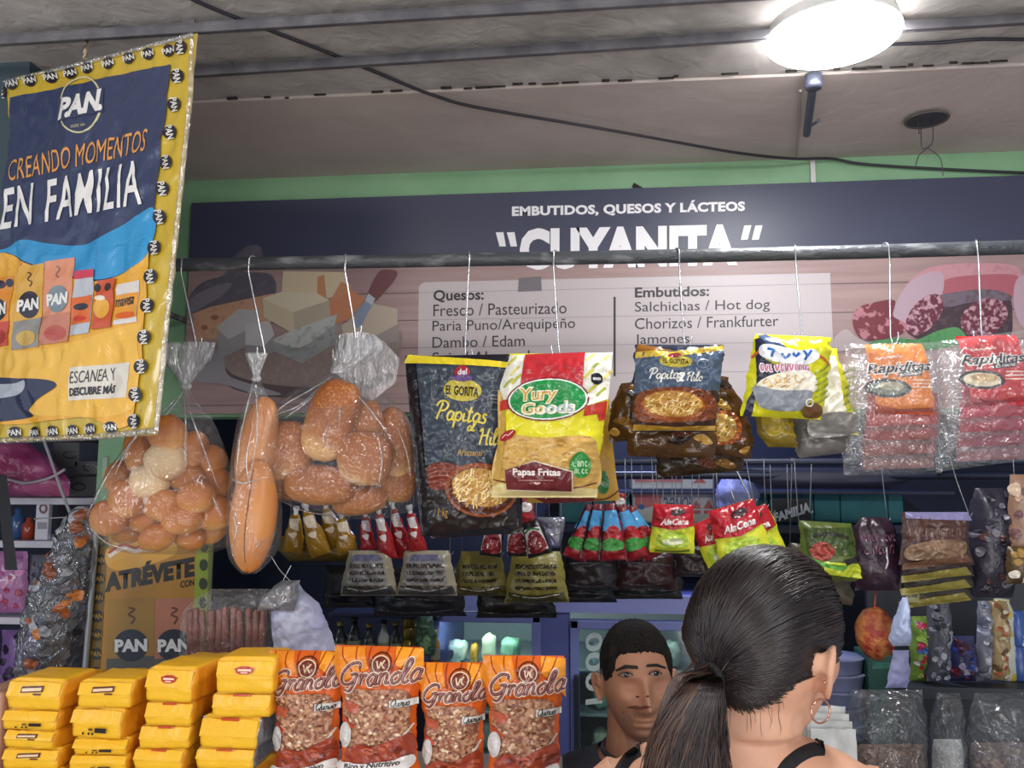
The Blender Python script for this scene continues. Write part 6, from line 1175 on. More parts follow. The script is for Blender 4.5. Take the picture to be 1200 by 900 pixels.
c = at(1026, 742, 2.2); netm = mat('red_net', '#a8382c', rough=.5, col2='#d98a4a', nscale=40, bump=.4, bscale=80)
tag(MB().ball(c, (.046, .04, .062), netm, 22, 16, None, lambda q: 1 + .12 * noise.noise(q * 3)).tube([c + Vector((0, 0, .058)), c + Vector((.004, 0, .09)), c + Vector((.0, 0, .17))], .0022, netm, 6).build('net_bag'), 'red net bag hanging right of the woman', 'net bag')
rk('paper_sheet', 'pale lilac paper folded under the small white plastic bag', 'paper', [(762, 1046, 1066), (785, 1042, 1066), (806, 1038, 1064)], 2.1, mat('lilac_paper', '#8f90b8', rough=.5), None, bulge=.008, wr=.004)
zt = at(1000, 880, 2.3).z
tag(MB().box((at(930, 880, 2.3).x, 2.3, 0), (at(1046, 880, 2.3).x, 2.52, zt), mat('dark_box', '#2c2a2e')).build('storage_box', smooth=False), 'dark storage box right of the woman, behind the grain bags', 'box')
for i in range(5):
    p = at(985, 880, 2.4); h0 = zt + .0005 + i * .042
    tag(MB().lathe((p.x, 2.42, h0), [(0, 0), (.062, 0), (.066, .004), (.072, .036), (.076, .038), (.076, .041), (0, .0412)], mat('lilac_tub', '#8e93b4', rough=.4), 26).build('stacked_tub'), ['lowest', 'second', 'third', 'fourth', 'topmost'][i] + ' lilac grey tub of the stack behind the woman', 'tub', 'lilac grey tubs in a stack')
cbox('green_tin', 'dark green box between the tubs and the lilac paper', 'box', 1018, 1046, 768, 812, 2.36, .12, mat('dark_green', '#1f4a40', rough=.5), None, art(('rect', ink('#2f6a58'), 1022, 776, 1043, 784)), zbot=zt + .0005)
# clear grain bags on the lower counter
YL = 1.95; zl = at(1090, 960, YL).z
tag(MB().box((at(925, 960, YL).x, YL - .12, 0), (at(1300, 960, YL).x, YL + .16, zl), mat('low_counter', '#5a5450', rough=.6), .004).build('low_counter', smooth=False), 'low counter at the lower right carrying the clear grain bags, below the photo edge', 'counter')
gb = clear('grain_film', '#dfe3e8', haze=.04, gloss=.05, bump=1.0, bscale=22, rough=.07)
def grainbag(x0, x1, y0, yf, col, col2, lb, sd, extra=None):
    t = thing('grain_bag', lb, 'bag', at((x0 + x1) / 2, 958, YL), 'clear bags on the low counter')
    s = Surf([(y0, x0 + 8, x1 - 6), (y0 + 30, x0, x1), (958, x0 - 2, x1 + 2)], YL, bulge=.05, back=.03, wr=.010, ws=22, seed=sd, jit=2, e=6); mb = MB(); s.sheet(mb, gb, 26, 30, 1); s.sheet(mb, gb, 26, 30, -1); mb.build('clear_film', t)
    s2 = Surf([(yf, x0 + 4, x1 - 4), (yf + 10, x0 + 2, x1 - 2), (957, x0 + 2, x1 - 2)], YL, bulge=.042, back=.02, wr=.008, ws=40, seed=sd + 1, e=8); mb = MB(); s2.sheet(mb, mat('grain_' + col, col, rough=.7, col2=col2, nscale=120, lo=.4, hi=.62, bump=.6, bscale=150), 24, 20, 1); s2.sheet(mb, MATS['grain_' + col], 24, 20, -1); mb.build('contents', t)
grainbag(990, 1086, 808, 872, '#5a3f30', '#8a6a50', 'clear bag with brown grain at the lower right', 1)
grainbag(1090, 1130, 812, 866, '#b9b4ac', '#d0ccc6', 'narrow clear bag with white powder right of the brown grain', 2)
grainbag(1134, 1230, 812, 870, '#6a5a62', '#8a7a6a', 'clear bag with purple and green goods at the lower right corner', 3)
c = at(966, 862, 1.9); mb = MB()
for k in range(4):
    rows = []
    for j in range(9):
        rows.append([c + Vector(((i / 10 - .5) * .09 + .003 * k, -.012 * k + .010 * noise.noise(Vector((i * .5, j * .6, k * 9))), (.5 - j / 8) * .12 - .012 * k)) for i in range(11)])
    mb.grid(rows, mat('white_paper', '#c9cbc9', rough=.6))
tag(mb.build('crumpled_bags'), 'crumpled sheaf of white plastic sheets beside the neck of the woman', 'plastic sheets')
# ================================================================ people
def G(x, z, cx, cz, sx, sz): return math.exp(-((x - cx) / sx) ** 2 - ((z - cz) / sz) ** 2)
def head_pt(d, male=True):                         # direction (x right, y forward, z up) -> point of the head surface
    x, y, z = d; sgn = 1 if x >= 0 else -1
    X = .074 * sgn * abs(x) ** .92; Y = (.098 if y > 0 else .100) * (1 if y >= 0 else -1) * abs(y) ** (.90 if y > 0 else .96); Z = (.104 if z > 0 else .114) * z
    if z < .1:
        k = min(1.1, .1 - z); X *= 1 - (.20 if male else .26) * k ** 1.5
        if y < 0: Y *= 1 - .40 * k
        else: Y *= 1 - .04 * k
    if y > .15:
        f = min(1, (y - .15) / .3)
        D = 0
        D += .022 * G(X, Z, 0, -.031, .010, .018) + .015 * G(X, Z, 0, -.039, .0165, .009) + .012 * G(X, Z, 0, -.005, .009, .026)      # nose
        for s in (-1, 1):
            D += -.0125 * G(X, Z, s * .031, .001, .016, .012) + .0065 * G(X, Z, s * .030, .023, .022, .008)                              # socket, brow
            D += .0065 * G(X, Z, s * .046, -.022, .016, .014) + .006 * G(X, Z, s * .014, -.040, .007, .007) - .006 * G(X, Z, s * .042, -.056, .016, .02)
            D += .0068 * G(X, Z, s * .031, .000, .0115, .0065)                                                                        # eyeball under the lids
        D += .0075 * G(X, Z, 0, -.062, .022, .0045) + .009 * G(X, Z, 0, -.073, .019, .005) - .005 * G(X, Z, 0, -.0672, .024, .0022) - .005 * G(X, Z, 0, -.083, .02, .005)
        D += .007 * G(X, Z, 0, -.095, .020, .012) - .0015 * G(X, Z, 0, -.053, .004, .007)
        Y += D * f
    return Vector((X, Y, Z))
def sphere_rows(f, nu, nv):
    rows = []
    for a in range(nv + 1):
        th = math.pi * min(max(a / nv, .004), .996)
        rows.append([f(Vector((math.sin(th) * math.cos(2 * math.pi * b / nu), math.sin(th) * math.sin(2 * math.pi * b / nu), math.cos(th)))) for b in range(nu)])
    return rows
def closed(mb, rows, m):
    mb.grid(rows, m, True); n = len(rows[0]); mb.add(rows[0], [tuple(range(n))], m); mb.add(rows[-1], [tuple(range(n))[::-1]], m)
def ellipse(c, rx, ry, n=28, rz=0, p=2.0):
    o = []
    for i in range(n):
        a = 2 * math.pi * i / n; x = rx * math.copysign(abs(math.cos(a)) ** (2 / p), math.cos(a)); y = ry * math.copysign(abs(math.sin(a)) ** (2 / p), math.sin(a))
        o.append(Vector(c) + Vector((x * math.cos(rz) - y * math.sin(rz), x * math.sin(rz) + y * math.cos(rz), 0)))
    return o
def ear(mb, T0, s, m, k=1.0):                      # s: +1 right ear, -1 left ear, in head coordinates
    piv = Vector((s * .070, .006, 0)); dz = Vector((0, -.002, -.012)) if k < .9 else Vector((-s * .001, -.017, -.012)); RE = Matrix.Rotation(s * R(14), 3, 'Z'); T = lambda v: T0(piv + RE @ ((v - piv) * k) + dz)
    rows = []
    for i in range(13):
        t = i / 12; z = .033 - .068 * t; w = .017 * math.sin(math.pi * min(1, .12 + t * .85)) ** .6 * (1 - .35 * t); cy = -.012 + .008 * t
        rows.append([T(Vector((s * (.070 + .016 * (1 - .6 * t) + .010 * max(0, -math.cos(a)) - .004 * math.cos(a)), cy + w * math.cos(a), z + .004 * math.sin(a)))) + T(Vector((s * .004 * math.sin(a), 0, 0))) - T(Vector((0, 0, 0))) for a in [2 * math.pi * k / 12 for k in range(12)]])
    closed(mb, rows, m)
    rim = catmull([T(Vector((s * .083, .000, .012))), T(Vector((s * .085, .002, .026))), T(Vector((s * .089, -.010, .035))), T(Vector((s * .092, -.024, .027))), T(Vector((s * .091, -.027, .008))), T(Vector((s * .087, -.020, -.012))), T(Vector((s * .082, -.010, -.028))), T(Vector((s * .079, -.003, -.032)))], 4)
    mb.tube(rim, .0042, m, 8)
    mb.tube([T(Vector((s * .066, -.008, .015))), T(Vector((s * .078, -.012, .0)))], [.020, .014], m, 10)
def fuse(mb, voxel, smooth=4):
    me = bpy.data.meshes.new('t'); me.from_pydata(mb.v, [], mb.f); o = bpy.data.objects.new('t', me); COL.objects.link(o)
    bm = bmesh.new(); bm.from_mesh(me); bmesh.ops.recalc_face_normals(bm, faces=bm.faces[:]); bm.to_mesh(me); bm.free()
    r = o.modifiers.new('r', 'REMESH'); r.mode = 'VOXEL'; r.voxel_size = voxel
    s = o.modifiers.new('s', 'SMOOTH'); s.iterations = smooth; s.factor = .5
    dg = bpy.context.evaluated_depsgraph_get(); dg.update(); e = o.evaluated_get(dg).to_mesh()
    vs = [v.co.copy() for v in e.vertices]; fs = [tuple(p.vertices) for p in e.polygons]
    o.evaluated_get(dg).to_mesh_clear(); bpy.data.objects.remove(o); bpy.data.meshes.remove(me); return vs, fs
def conform(bvh, art, mb, L=2.5, off=.0006, step=.00025):
    for m, vs, ts, part, k in art.items:
        v2, t2 = split(vs, ts, L); ps = []
        for x, y in v2:
            d = ray(x, y).normalized(); h = bvh.ray_cast(CAM, d); ps.append(h[0] - d * (off + step * k) if h[0] else None)
        fs = []
        for t in t2:
            if any(ps[i] is None for i in t): continue
            nn = (ps[t[1]] - ps[t[0]]).cross(ps[t[2]] - ps[t[0]]); fs.append(t if nn.dot(CAM - ps[t[0]]) > 0 else t[::-1])
        mb.add([p or Vector((0, 0, 0)) for p in ps], fs, m)
def skin_mat(name, a, b): return mat(name, a, rough=.48, col2=b, nscale=18, lo=.35, hi=.7, bump=.05, bscale=220, sub=.12, spec=.4)
def body_rows(c, zs, rzz=0):
    return [ellipse(Vector((c.x + dx, c.y + dy, z)), rx, ry, 30, rzz, p) for z, dx, dy, rx, ry, p in zs]
def limb(mb, pts, rs, m): mb.tube(catmull(pts, 4), [rs[min(len(rs) - 1, int(i / 4))] + (rs[min(len(rs) - 1, int(i / 4) + 1)] - rs[min(len(rs) - 1, int(i / 4))]) * ((i % 4) / 4) for i in range((len(pts) - 1) * 4 + 1)], m, 16)
def hairline_test(line, axis):
    """line: directions around the head; returns f(d) -> >0 inside the hair"""
    ax = Vector(axis).normalized(); e1 = ax.orthogonal().normalized(); e2 = ax.cross(e1)
    pts = []
    for q in catmull([Vector(p).normalized() for p in line], 8, True):
        q = q.normalized(); pts.append((math.atan2(q.dot(e2), q.dot(e1)), math.acos(max(-1, min(1, q.dot(ax))))))
    pts.sort()
    def f(d):
        d = d.normalized(); a = math.atan2(d.dot(e2), d.dot(e1)); th = math.acos(max(-1, min(1, d.dot(ax))))
        for (a0, t0), (a1, t1) in zip(pts, pts[1:] + [(pts[0][0] + 2 * math.pi, pts[0][1])]):
            if a0 <= a <= a1: return t0 + (t1 - t0) * (a - a0) / max(1e-6, a1 - a0) - th
        (a0, t0), (a1, t1) = (pts[-1][0] - 2 * math.pi, pts[-1][1]), pts[0]
        return t0 + (t1 - t0) * (a - a0) / max(1e-6, a1 - a0) - th
    return f
# ---------------------------------------------------------------- the seller
YM = 1.84; HC_ = at(745, 796, YM); SCL = 1.03
HR = (Euler((R(3), R(1.5), R(180 + 9))).to_matrix())
Th = lambda v: HC_ + HR @ Vector((v.x * .95, v.y * 1.03, v.z * 1.03))
sk = skin_mat('skin_seller', '#b68266', '#c28f72')
mb = MB(); closed(mb, sphere_rows(lambda d: Th(head_pt(d)), 120, 110), sk)
for s in (-1, 1): ear(mb, Th, s, sk, .74)
c0 = HC_ + Vector((0, .02, 0))
nk = [ellipse(c0 + Vector((-.003, .012 * 0, -.065)), .056, .062, 24), ellipse(c0 + Vector((-.003, .008, -.11)), .057, .062, 24), ellipse(c0 + Vector((-.003, .015, -.15)), .062, .066, 24), ellipse(c0 + Vector((-.003, .02, -.18)), .08, .07, 24)]
closed(mb, nk, sk)
def torso(c, w, m, mb, top=-.143):
    z = c.z
    closed(mb, body_rows(Vector((c.x, c.y + .025, 0)), [(z + top, 0, 0, .058, .06, 2), (z + top - .018, 0, 0, .095 * w, .072, 2), (z + top - .038, 0, 0, .150 * w, .085, 2.2), (z + top - .065, 0, -.002, .195 * w, .098, 2.5), (z + top - .12, 0, -.006, .205 * w, .112, 2.6), (z + top - .25, 0, -.01, .19 * w, .118, 2.5), (z + top - .38, 0, -.005, .17 * w, .112, 2.4), (z + top - .50, 0, 0, .168 * w, .112, 2.4), (z + top - .60, 0, 0, .175 * w, .118, 2.4)]), m)
torso(c0, 1.0, sk, mb)
for s in (-1, 1):
    sh = c0 + Vector((s * .185, .025, -.213)); limb(mb, [sh + Vector((-s * .03, 0, .012)), sh + Vector((s * .015, 0, -.05)), sh + Vector((s * .035, .0, -.18)), sh + Vector((s * .045, -.0, -.29)), sh + Vector((s * .045, -.03, -.40)), sh + Vector((s * .04, -.05, -.52))], [.055, .056, .05, .043, .038, .03], sk)
    hd = sh + Vector((s * .04, -.06, -.57)); mb.ball(hd + Vector((0, 0, 0)), (.018, .040, .05), sk, 14, 10)
    for q in range(4): limb(mb, [hd + Vector((0, (q - 1.5) * .018, -.04)), hd + Vector((-s * .004, (q - 1.5) * .020, -.075)), hd + Vector((-s * .016, (q - 1.5) * .020, -.10 + abs(q - 1.4) * .006))], [.0085, .008, .007], sk)
    limb(mb, [hd + Vector((0, -.03, .01)), hd + Vector((-s * .01, -.050, -.02)), hd + Vector((-s * .016, -.054, -.045))], [.012, .010, .008], sk)
vs, fs = fuse(mb, .0026, 1)
bvh = BVHTree.FromPolygons(vs, fs); body = MB()
Ri = HR.inverted(); stub = skin_mat('stubble', '#99705c', '#a47a64'); hl = hairline_test([(0, .80, .60), (.45, .72, .58), (.66, .58, .50), (.72, .56, .22), (.90, .38, .06), (.97, .15, .08), (.96, -.05, .30), (.92, -.38, .0), (.75, -.62, -.30), (0, -.85, -.48), (-.75, -.62, -.30), (-.92, -.38, .0), (-.96, -.05, .30), (-.97, .15, .08), (-.90, .38, .06), (-.72, .56, .22), (-.66, .58, .50), (-.45, .72, .58)], (0, -.35, .94))
sub = {0: [], 1: []}
for f in fs:
    c = sum((vs[i] for i in f), Vector()) / len(f); q = Ri @ (c - HC_)
    beard = q.y > .0 and q.z < -.052 + .030 * noise.noise(c * 420) + .012 * noise.noise(c * 60) and q.z > -.135 and not (abs(q.x) < .022 and -.078 < q.z < -.06) and (abs(q.x) > .018 or q.z < -.08 or q.z > -.058)
    sub[1 if beard and q.y > .02 else 0].append(f)
body.add(vs, sub[0], sk); body.add(vs, sub[1], stub)
A = Art(); eyew = mat('eye_white', '#8f8077', rough=.25, spec=.6); iris = mat('eye_dark', '#1d120e', rough=.1, spec=.8); lid = mat('lid_line', '#3a221b', rough=.6); lipm = mat('lips_seller', '#8f5548', rough=.45); lipd = mat('lip_line', '#4d2a25', rough=.6); browm = mat('hair_black_brow', '#1d1614', rough=.7)
for cx, cy, w, sl in ((733, 791, 8.2, -.02), (768, 789.5, 7.2, -.04)):
    A.blob(lid, [(cx - w - .5, cy + .6), (cx - w * .4, cy - 3.2), (cx + w * .4, cy - 3.3), (cx + w + .5, cy + .3), (cx + w * .3, cy + 2.6), (cx - w * .4, cy + 2.7)])
    A.blob(eyew, [(cx - w * .9, cy + .5), (cx - w * .4, cy - 2.0), (cx + w * .4, cy - 2.1), (cx + w * .92, cy + .3), (cx + w * .3, cy + 2.2), (cx - w * .4, cy + 2.2)])
    A.ell(iris, cx + 1.2, cy - .2, 3.1, 2.7); A.ell(mat('eye_glint', '#d9d9d9', rough=.2), cx + .3, cy - 1, .6, .5)
    A.stroke(lid, [(cx - w - 1, cy + .4), (cx - w * .4, cy - 2.7), (cx + w * .4, cy - 2.9), (cx + w + 1, cy + .2)], 1.3)
    A.stroke(mat('lid_fold', '#8f5f49', rough=.6), [(cx - w, cy - 2.6), (cx, cy - 5.4), (cx + w, cy - 3)], .8)
A.poly(browm, [(721, 785), (732, 779), (747, 780), (748, 784), (734, 783.4), (722, 787)]); A.poly(browm, [(757, 781.5), (758, 778.5), (770, 777.5), (780, 781.5), (781, 784), (770, 781.3)])
A.blob(lipm, [(736, 829), (745, 826.5), (751, 827.6), (756, 826.4), (762, 828.4), (756, 831.8), (749, 832.6), (742, 831.4)]); A.stroke(lipd, [(735, 829), (744, 829), (751, 829.6), (757, 828.8), (763, 828.2)], 1.0)
A.ell(lipd, 747, 816.5, 2.4, 1.1, 8); A.ell(lipd, 759, 816, 2.2, 1.0, -8)
conform(bvh, A, body, 2.5)
man = tag(body.build('person', loc=Vector((HC_.x, YM + .03, 0))), 'seller with short black hair and a dark grey T-shirt behind the counter, facing the camera', 'person')
# hair
hb_ = mat('short_black_hair', '#15120f', rough=.6, bump=.9, bscale=260, col2='#241d1a', nscale=160, spec=.3)
hm = MB(); nu, nv = 120, 90; ok = {}; rows = []
for a in range(nv + 1):
    th = math.pi * min(max(a / nv, .004), .996) * .80; row = []
    for b in range(nu):
        d = Vector((math.sin(th) * math.cos(2 * math.pi * b / nu), math.sin(th) * math.sin(2 * math.pi * b / nu), math.cos(th))); k = hl(d) + .05 * noise.noise(d * 16)
        t = max(0, min(1, k * 3.0)); th_ = .010 * t * max(0, d.y) ** .7 * max(0, d.z) ** 2 * max(0, 1 - 3 * max(0, d.y - .62)) + (.001 + .012 * t * (.35 + .65 * max(0, d.z) ** .7) + .006 * t * max(0, d.z) * max(0, d.y)) * (1 + .12 * noise.noise(d * 30))
        p = head_pt(d); row.append(Th(p + p.normalized() * (th_ if k > 0 else -.006)))
    rows.append(row)
hm.grid(rows, hb_, True); hm.add(rows[0], [tuple(range(nu))], hb_)
rr = random.Random(4)
for i in range(5200):                                           # short strands
    d = Vector((rr.gauss(0, 1), rr.gauss(0, 1), rr.gauss(0, 1) + .4)).normalized(); k = hl(d)
    if k < .005: continue
    p = head_pt(d); t = min(1, k * 3); ln = (.003 + .010 * t * max(.15, d.z)); fw = Vector((rr.gauss(0, .25), .55 * max(0, d.z) + rr.gauss(0, .2), -.25 + rr.gauss(0, .15)))
    b0 = p + p.normalized() * (.0005 + .010 * t * max(.1, d.z) * .8); tip = b0 + (p.normalized() * .55 + fw).normalized() * ln; sx = p.normalized().cross(fw).normalized() * .0006
    hm.add([Th(b0 - sx), Th(b0 + sx), Th(tip)], [(0, 1, 2)], hb_)
hm.build('hair', man)
shirt = mat('dark_tshirt', '#3c3d45', rough=.85, bump=.3, bscale=120, col2='#45464e', nscale=12)
def garment(vs, fs, keep, m, off, name, parent, back=True):
    idx = {}; V = []; F = []; nrm = {}
    for f in fs:
        n = (vs[f[1]] - vs[f[0]]).cross(vs[f[2]] - vs[f[0]])
        for i in f: nrm[i] = nrm.get(i, Vector((0, 0, 0))) + n
    for f in fs:
        if not all(keep(vs[i]) for i in f): continue
        F.append(tuple(idx.setdefault(i, len(idx)) for i in f))
    inv = sorted(idx, key=idx.get); V = [vs[i] + nrm[i].normalized() * (off + .0025 * noise.noise(vs[i] * 22)) for i in inv]
    mb = MB(); mb.add(V, F, m); return mb.build(name, parent)
cn = c0 + Vector((-.003, .01, -.128))
def keep_m(v):
    q = v - cn; r = math.hypot(q.x / .074, (q.y + .004) / .080)
    if q.z > .03: return False
    if r < 1.0 and q.z > -.030 - .030 * max(0, -q.y / .08): return False
    sx = abs(v.x - c0.x); return not (sx > .205 and v.z < c0.z - .40) and v.y > c0.y - .16
garment(vs, fs, keep_m, shirt, .0065, 't_shirt', man)
pts = []
for i in range(33):
    a = 2 * math.pi * i / 32; o = cn + Vector((0, .004, -.035)); d = Vector((math.cos(a), math.sin(a), 0)); h = bvh.ray_cast(o + d * .4 + Vector((0, 0, .05 + .012 * math.sin(a))), (-d + Vector((0, 0, -.10))).normalized()); pts.append(h[0] + d * .004 + Vector((0, 0, .002)) if h[0] else o + d * .075)
MB().tube(pts, .0048, shirt, 8).build('collar', man)
# ---------------------------------------------------------------- the woman seen from behind
WC = at(900, 760, 1.06); WR = Euler((R(-4), R(2), R(-45))).to_matrix(); Tw = lambda v: WC + WR @ (v * .965)
sw = skin_mat('skin_woman', '#d09c80', '#d9a88c')
mb = MB(); closed(mb, sphere_rows(lambda d: Tw(head_pt(d, False)), 90, 80), sw)
for s in (-1, 1): ear(mb, Tw, s, sw, .86)
n0 = at(868, 864, 1.07); n0 = Vector((n0.x, 1.075, n0.z))
closed(mb, [ellipse(WC + Vector((-.012, -.006, -.055)), .052, .054, 24), ellipse(WC + Vector((-.016, -.004, -.09)), .052, .054, 24), ellipse(Vector((n0.x, n0.y - .002, n0.z + .012)), .058, .056, 24), ellipse(Vector((n0.x, n0.y, n0.z - .03)), .085, .065, 24)], sw)
def wtorso(c, mb, m):
    z = c.z; closed(mb, body_rows(Vector((c.x, c.y, 0)), [(z + .006, 0, 0, .060, .055, 2), (z - .006, 0, 0, .092, .062, 2), (z - .020, .002, 0, .125, .068, 2.1), (z - .038, .003, .002, .153, .074, 2.3), (z - .065, .004, .004, .172, .084, 2.5), (z - .12, .004, .008, .172, .096, 2.5), (z - .22, .004, .012, .152, .100, 2.4), (z - .34, .004, .012, .132, .092, 2.3), (z - .44, .004, .008, .145, .098, 2.3), (z - .55, .004, .004, .172, .115, 2.3), (z - .62, .004, .004, .170, .110, 2.3)]), m)
wtorso(n0, mb, sw)
for s in (-1, 1):
    sh = n0 + Vector((s * .158, .002, -.072)); limb(mb, [sh + Vector((-s * .03, 0, .01)), sh + Vector((s * .012, 0, -.04)), sh + Vector((s * .026, .004, -.16)), sh + Vector((s * .032, .02, -.28)), sh + Vector((s * .02, .11, -.36)), sh + Vector((-s * .01, .20, -.40))], [.044, .045, .040, .034, .031, .025], sw)
    hd = sh + Vector((-s * .012, .225, -.41)); mb.ball(hd + Vector((0, .02, 0)), (.032, .042, .015), sw, 14, 10)
    for q in range(4): limb(mb, [hd + Vector(((q - 1.5) * .016, .045, 0)), hd + Vector(((q - 1.5) * .018, .078, -.004)), hd + Vector(((q - 1.5) * .018, .098 - abs(q - 1.4) * .006, -.016))], [.0078, .0072, .0065], sw)
    limb(mb, [hd + Vector((-s * .026, .0, 0)), hd + Vector((-s * .046, .026, -.003)), hd + Vector((-s * .050, .05, -.010))], [.011, .0095, .0075], sw)
wv, wf = fuse(mb, .0038, 4); wb = BVHTree.FromPolygons(wv, wf)
b2 = MB(); b2.add(wv, wf, sw)
woman = tag(b2.build('person', loc=Vector((n0.x, n0.y, 0))), 'customer seen from behind with a dark ponytail, hoop earring and black straps', 'person')
# hair: base shell, combed strands to the tie, ponytail
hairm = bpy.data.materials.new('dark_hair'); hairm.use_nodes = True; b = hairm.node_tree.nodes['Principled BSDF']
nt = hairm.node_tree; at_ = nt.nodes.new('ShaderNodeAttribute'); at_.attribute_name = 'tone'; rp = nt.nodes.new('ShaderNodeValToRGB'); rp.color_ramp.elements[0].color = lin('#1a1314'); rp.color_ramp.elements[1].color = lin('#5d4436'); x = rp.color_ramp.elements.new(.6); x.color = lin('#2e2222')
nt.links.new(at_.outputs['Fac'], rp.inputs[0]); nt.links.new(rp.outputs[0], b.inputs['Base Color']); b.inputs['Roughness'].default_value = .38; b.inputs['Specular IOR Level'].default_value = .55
base = mat('hair_base', '#1b1415', rough=.55, spec=.3)
whl = hairline_test([(0, .74, .68), (.42, .70, .58), (.70, .56, .42), (.86, .44, .16), (.94, .30, .05), (.97, .10, .22), (.97, -.12, .30), (.95, -.28, .0), (.82, -.52, -.28), (.45, -.80, -.50), (0, -.86, -.56), (-.45, -.80, -.50), (-.82, -.52, -.28), (-.95, -.28, .0), (-.97, -.12, .30), (-.97, .10, .22), (-.94, .30, .05), (-.86, .44, .16), (-.70, .56, .42), (-.42, .70, .58)], (0, -.5, .86))
tie = Vector((-.10, -.95, -.20)).normalized()
def hthick(d):
    k = max(0, min(1, whl(d) * 2.6)); c = d.dot(tie); return .002 + .013 * k + .004 * k * max(0, d.z) ** 1.5 - .010 * k * max(0, (c - .75) / .25)
hb2 = MB(); rows = []; nu, nv = 90, 80
for a in range(nv + 1):
    th = math.pi * min(max(a / nv, .004), .996) * .93; row = []
    for q in range(nu):
        d = Vector((math.sin(th) * math.cos(2 * math.pi * q / nu), math.sin(th) * math.sin(2 * math.pi * q / nu), math.cos(th))); k = whl(d); p = head_pt(d, False); row.append(Tw(p + p.normalized() * (hthick(d) - .0015 if k > 0 else -.008)))
    rows.append(row)
hb2.grid(rows, base, True); hb2.add(rows[0], [tuple(range(nu))], base)
rr = random.Random(11); TIEP = head_pt(tie, False) + tie * .016; tones = []
tones += [0] * len(hb2.v)
def ribbon(pts, wd, tone, nrm):
    vs = []; n = len(pts)
    for i, p in enumerate(pts):
        t = (pts[min(i + 1, n - 1)] - pts[max(i - 1, 0)]); t = t.normalized() if t.length > 1e-7 else Vector((0, 0, 1)); sx = t.cross(nrm[i]); sx = sx.normalized() * wd / 2 * (1 if i < n - 1 else .3); h = nrm[i] * wd * .35
        vs += [p - sx, p + h, p + sx]
    fs = []
    for i in range(n - 1): fs += [(3 * i, 3 * i + 1, 3 * i + 4, 3 * i + 3), (3 * i + 1, 3 * i + 2, 3 * i + 5, 3 * i + 4)]
    hb2.add(vs, fs, hairm); tones.extend([tone] * len(vs))
line = catmull([Vector(p) for p in [(0, .74, .68), (.42, .70, .58), (.70, .56, .42), (.86, .44, .16), (.94, .30, .05), (.97, .10, .22), (.97, -.12, .30), (.95, -.28, .0), (.82, -.52, -.28), (.45, -.80, -.50), (0, -.86, -.56), (-.45, -.80, -.50), (-.82, -.52, -.28), (-.95, -.28, .0), (-.97, -.12, .30), (-.97, .10, .22), (-.94, .30, .05), (-.86, .44, .16), (-.70, .56, .42), (-.42, .70, .58)]], 10, True)
for i in range(3400):
    s0 = rr.choice(line).normalized(); s0 = (s0 + Vector((rr.gauss(0, .03), rr.gauss(0, .03), rr.gauss(0, .03)))).normalized()
    t0 = rr.random() ** 1.6 * .55 if rr.random() < .6 else 0; wv_ = rr.gauss(0, .030); lift = rr.uniform(-.0008, .0022); ang = s0.angle(tie); pts = []; nr = []; ax = s0.cross(tie).normalized() if ang > .02 else Vector((1, 0, 0))
    m_ = 13; clump = noise.noise(s0 * 7)
    for j in range(m_):
        t = t0 + (1 - t0) * j / (m_ - 1); tt = t; q = (s0 * math.sin((1 - tt) * ang) + tie * math.sin(tt * ang)) / max(1e-5, math.sin(ang)); q = (q + ax * (wv_ + .05 * clump) * math.sin(math.pi * t)).normalized()
        p = head_pt(q, False) + q * (hthick(q) + lift + .0012 * math.sin(q.dot(Vector((31, 17, 23))) * 3)); k = max(0, (t - .86) / .14); p = p * (1 - k) + (TIEP + Vector((rr.gauss(0, .007), rr.gauss(0, .004), rr.gauss(0, .007)))) * k if k < 1 else TIEP + Vector((rr.gauss(0, .008), rr.gauss(0, .004), rr.gauss(0, .008)))
        pts.append(Tw(p)); nr.append((WR @ q).normalized())
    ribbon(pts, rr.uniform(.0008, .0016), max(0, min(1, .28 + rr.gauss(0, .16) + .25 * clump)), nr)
# ponytail: from the tie down the back
tp0 = Tw(TIEP); PT = [tp0, at(826, 803, .945), at(816, 830, .946), at(808, 864, .956), at(804, 912, .966), at(802, 970, .972), at(800, 1040, .975)]
PW = [.011, .017, .026, .034, .040, .042, .034]; PTc = catmull(PT, 5); rows = []
wid = [PW[min(6, i // 5)] + (PW[min(6, i // 5 + 1)] - PW[min(6, i // 5)]) * ((i % 5) / 5) for i in range(len(PTc))]
core = [ellipse(p, wd * .82, wd * .5, 16) for p, wd in zip(PTc, wid)]; k0 = len(hb2.v); closed(hb2, core, base); tones += [0] * (len(hb2.v) - k0)
for i in range(1700):
    a = rr.uniform(0, 6.283); r0 = math.sqrt(rr.random()); ph = rr.uniform(0, 6.28); fr_ = rr.uniform(.5, 1.4); amp = rr.uniform(.001, .006); drift = rr.gauss(0, .22); pts = []; nr = []
    for j in range(0, len(PTc), 2):
        p, wd = PTc[j], wid[j]; t = j / len(PTc); e = Vector((math.cos(a + drift * t * 2) * wd * (.75 + .35 * r0), math.sin(a + drift * t * 2) * wd * .62 * (.75 + .3 * r0), 0)); pts.append(p + e + Vector((amp * math.sin(ph + j * fr_ * .4) * t * 2, amp * .6 * math.cos(ph + j * fr_ * .4) * t, 0))); nr.append(Vector((math.cos(a), math.sin(a) * 1.2 - .2, .1)).normalized())
    left = math.cos(a) < -.45
    ribbon(pts, rr.uniform(.0009, .0019), max(0, min(1, .44 + rr.gauss(0, .18) + (.35 if left else 0))), nr)
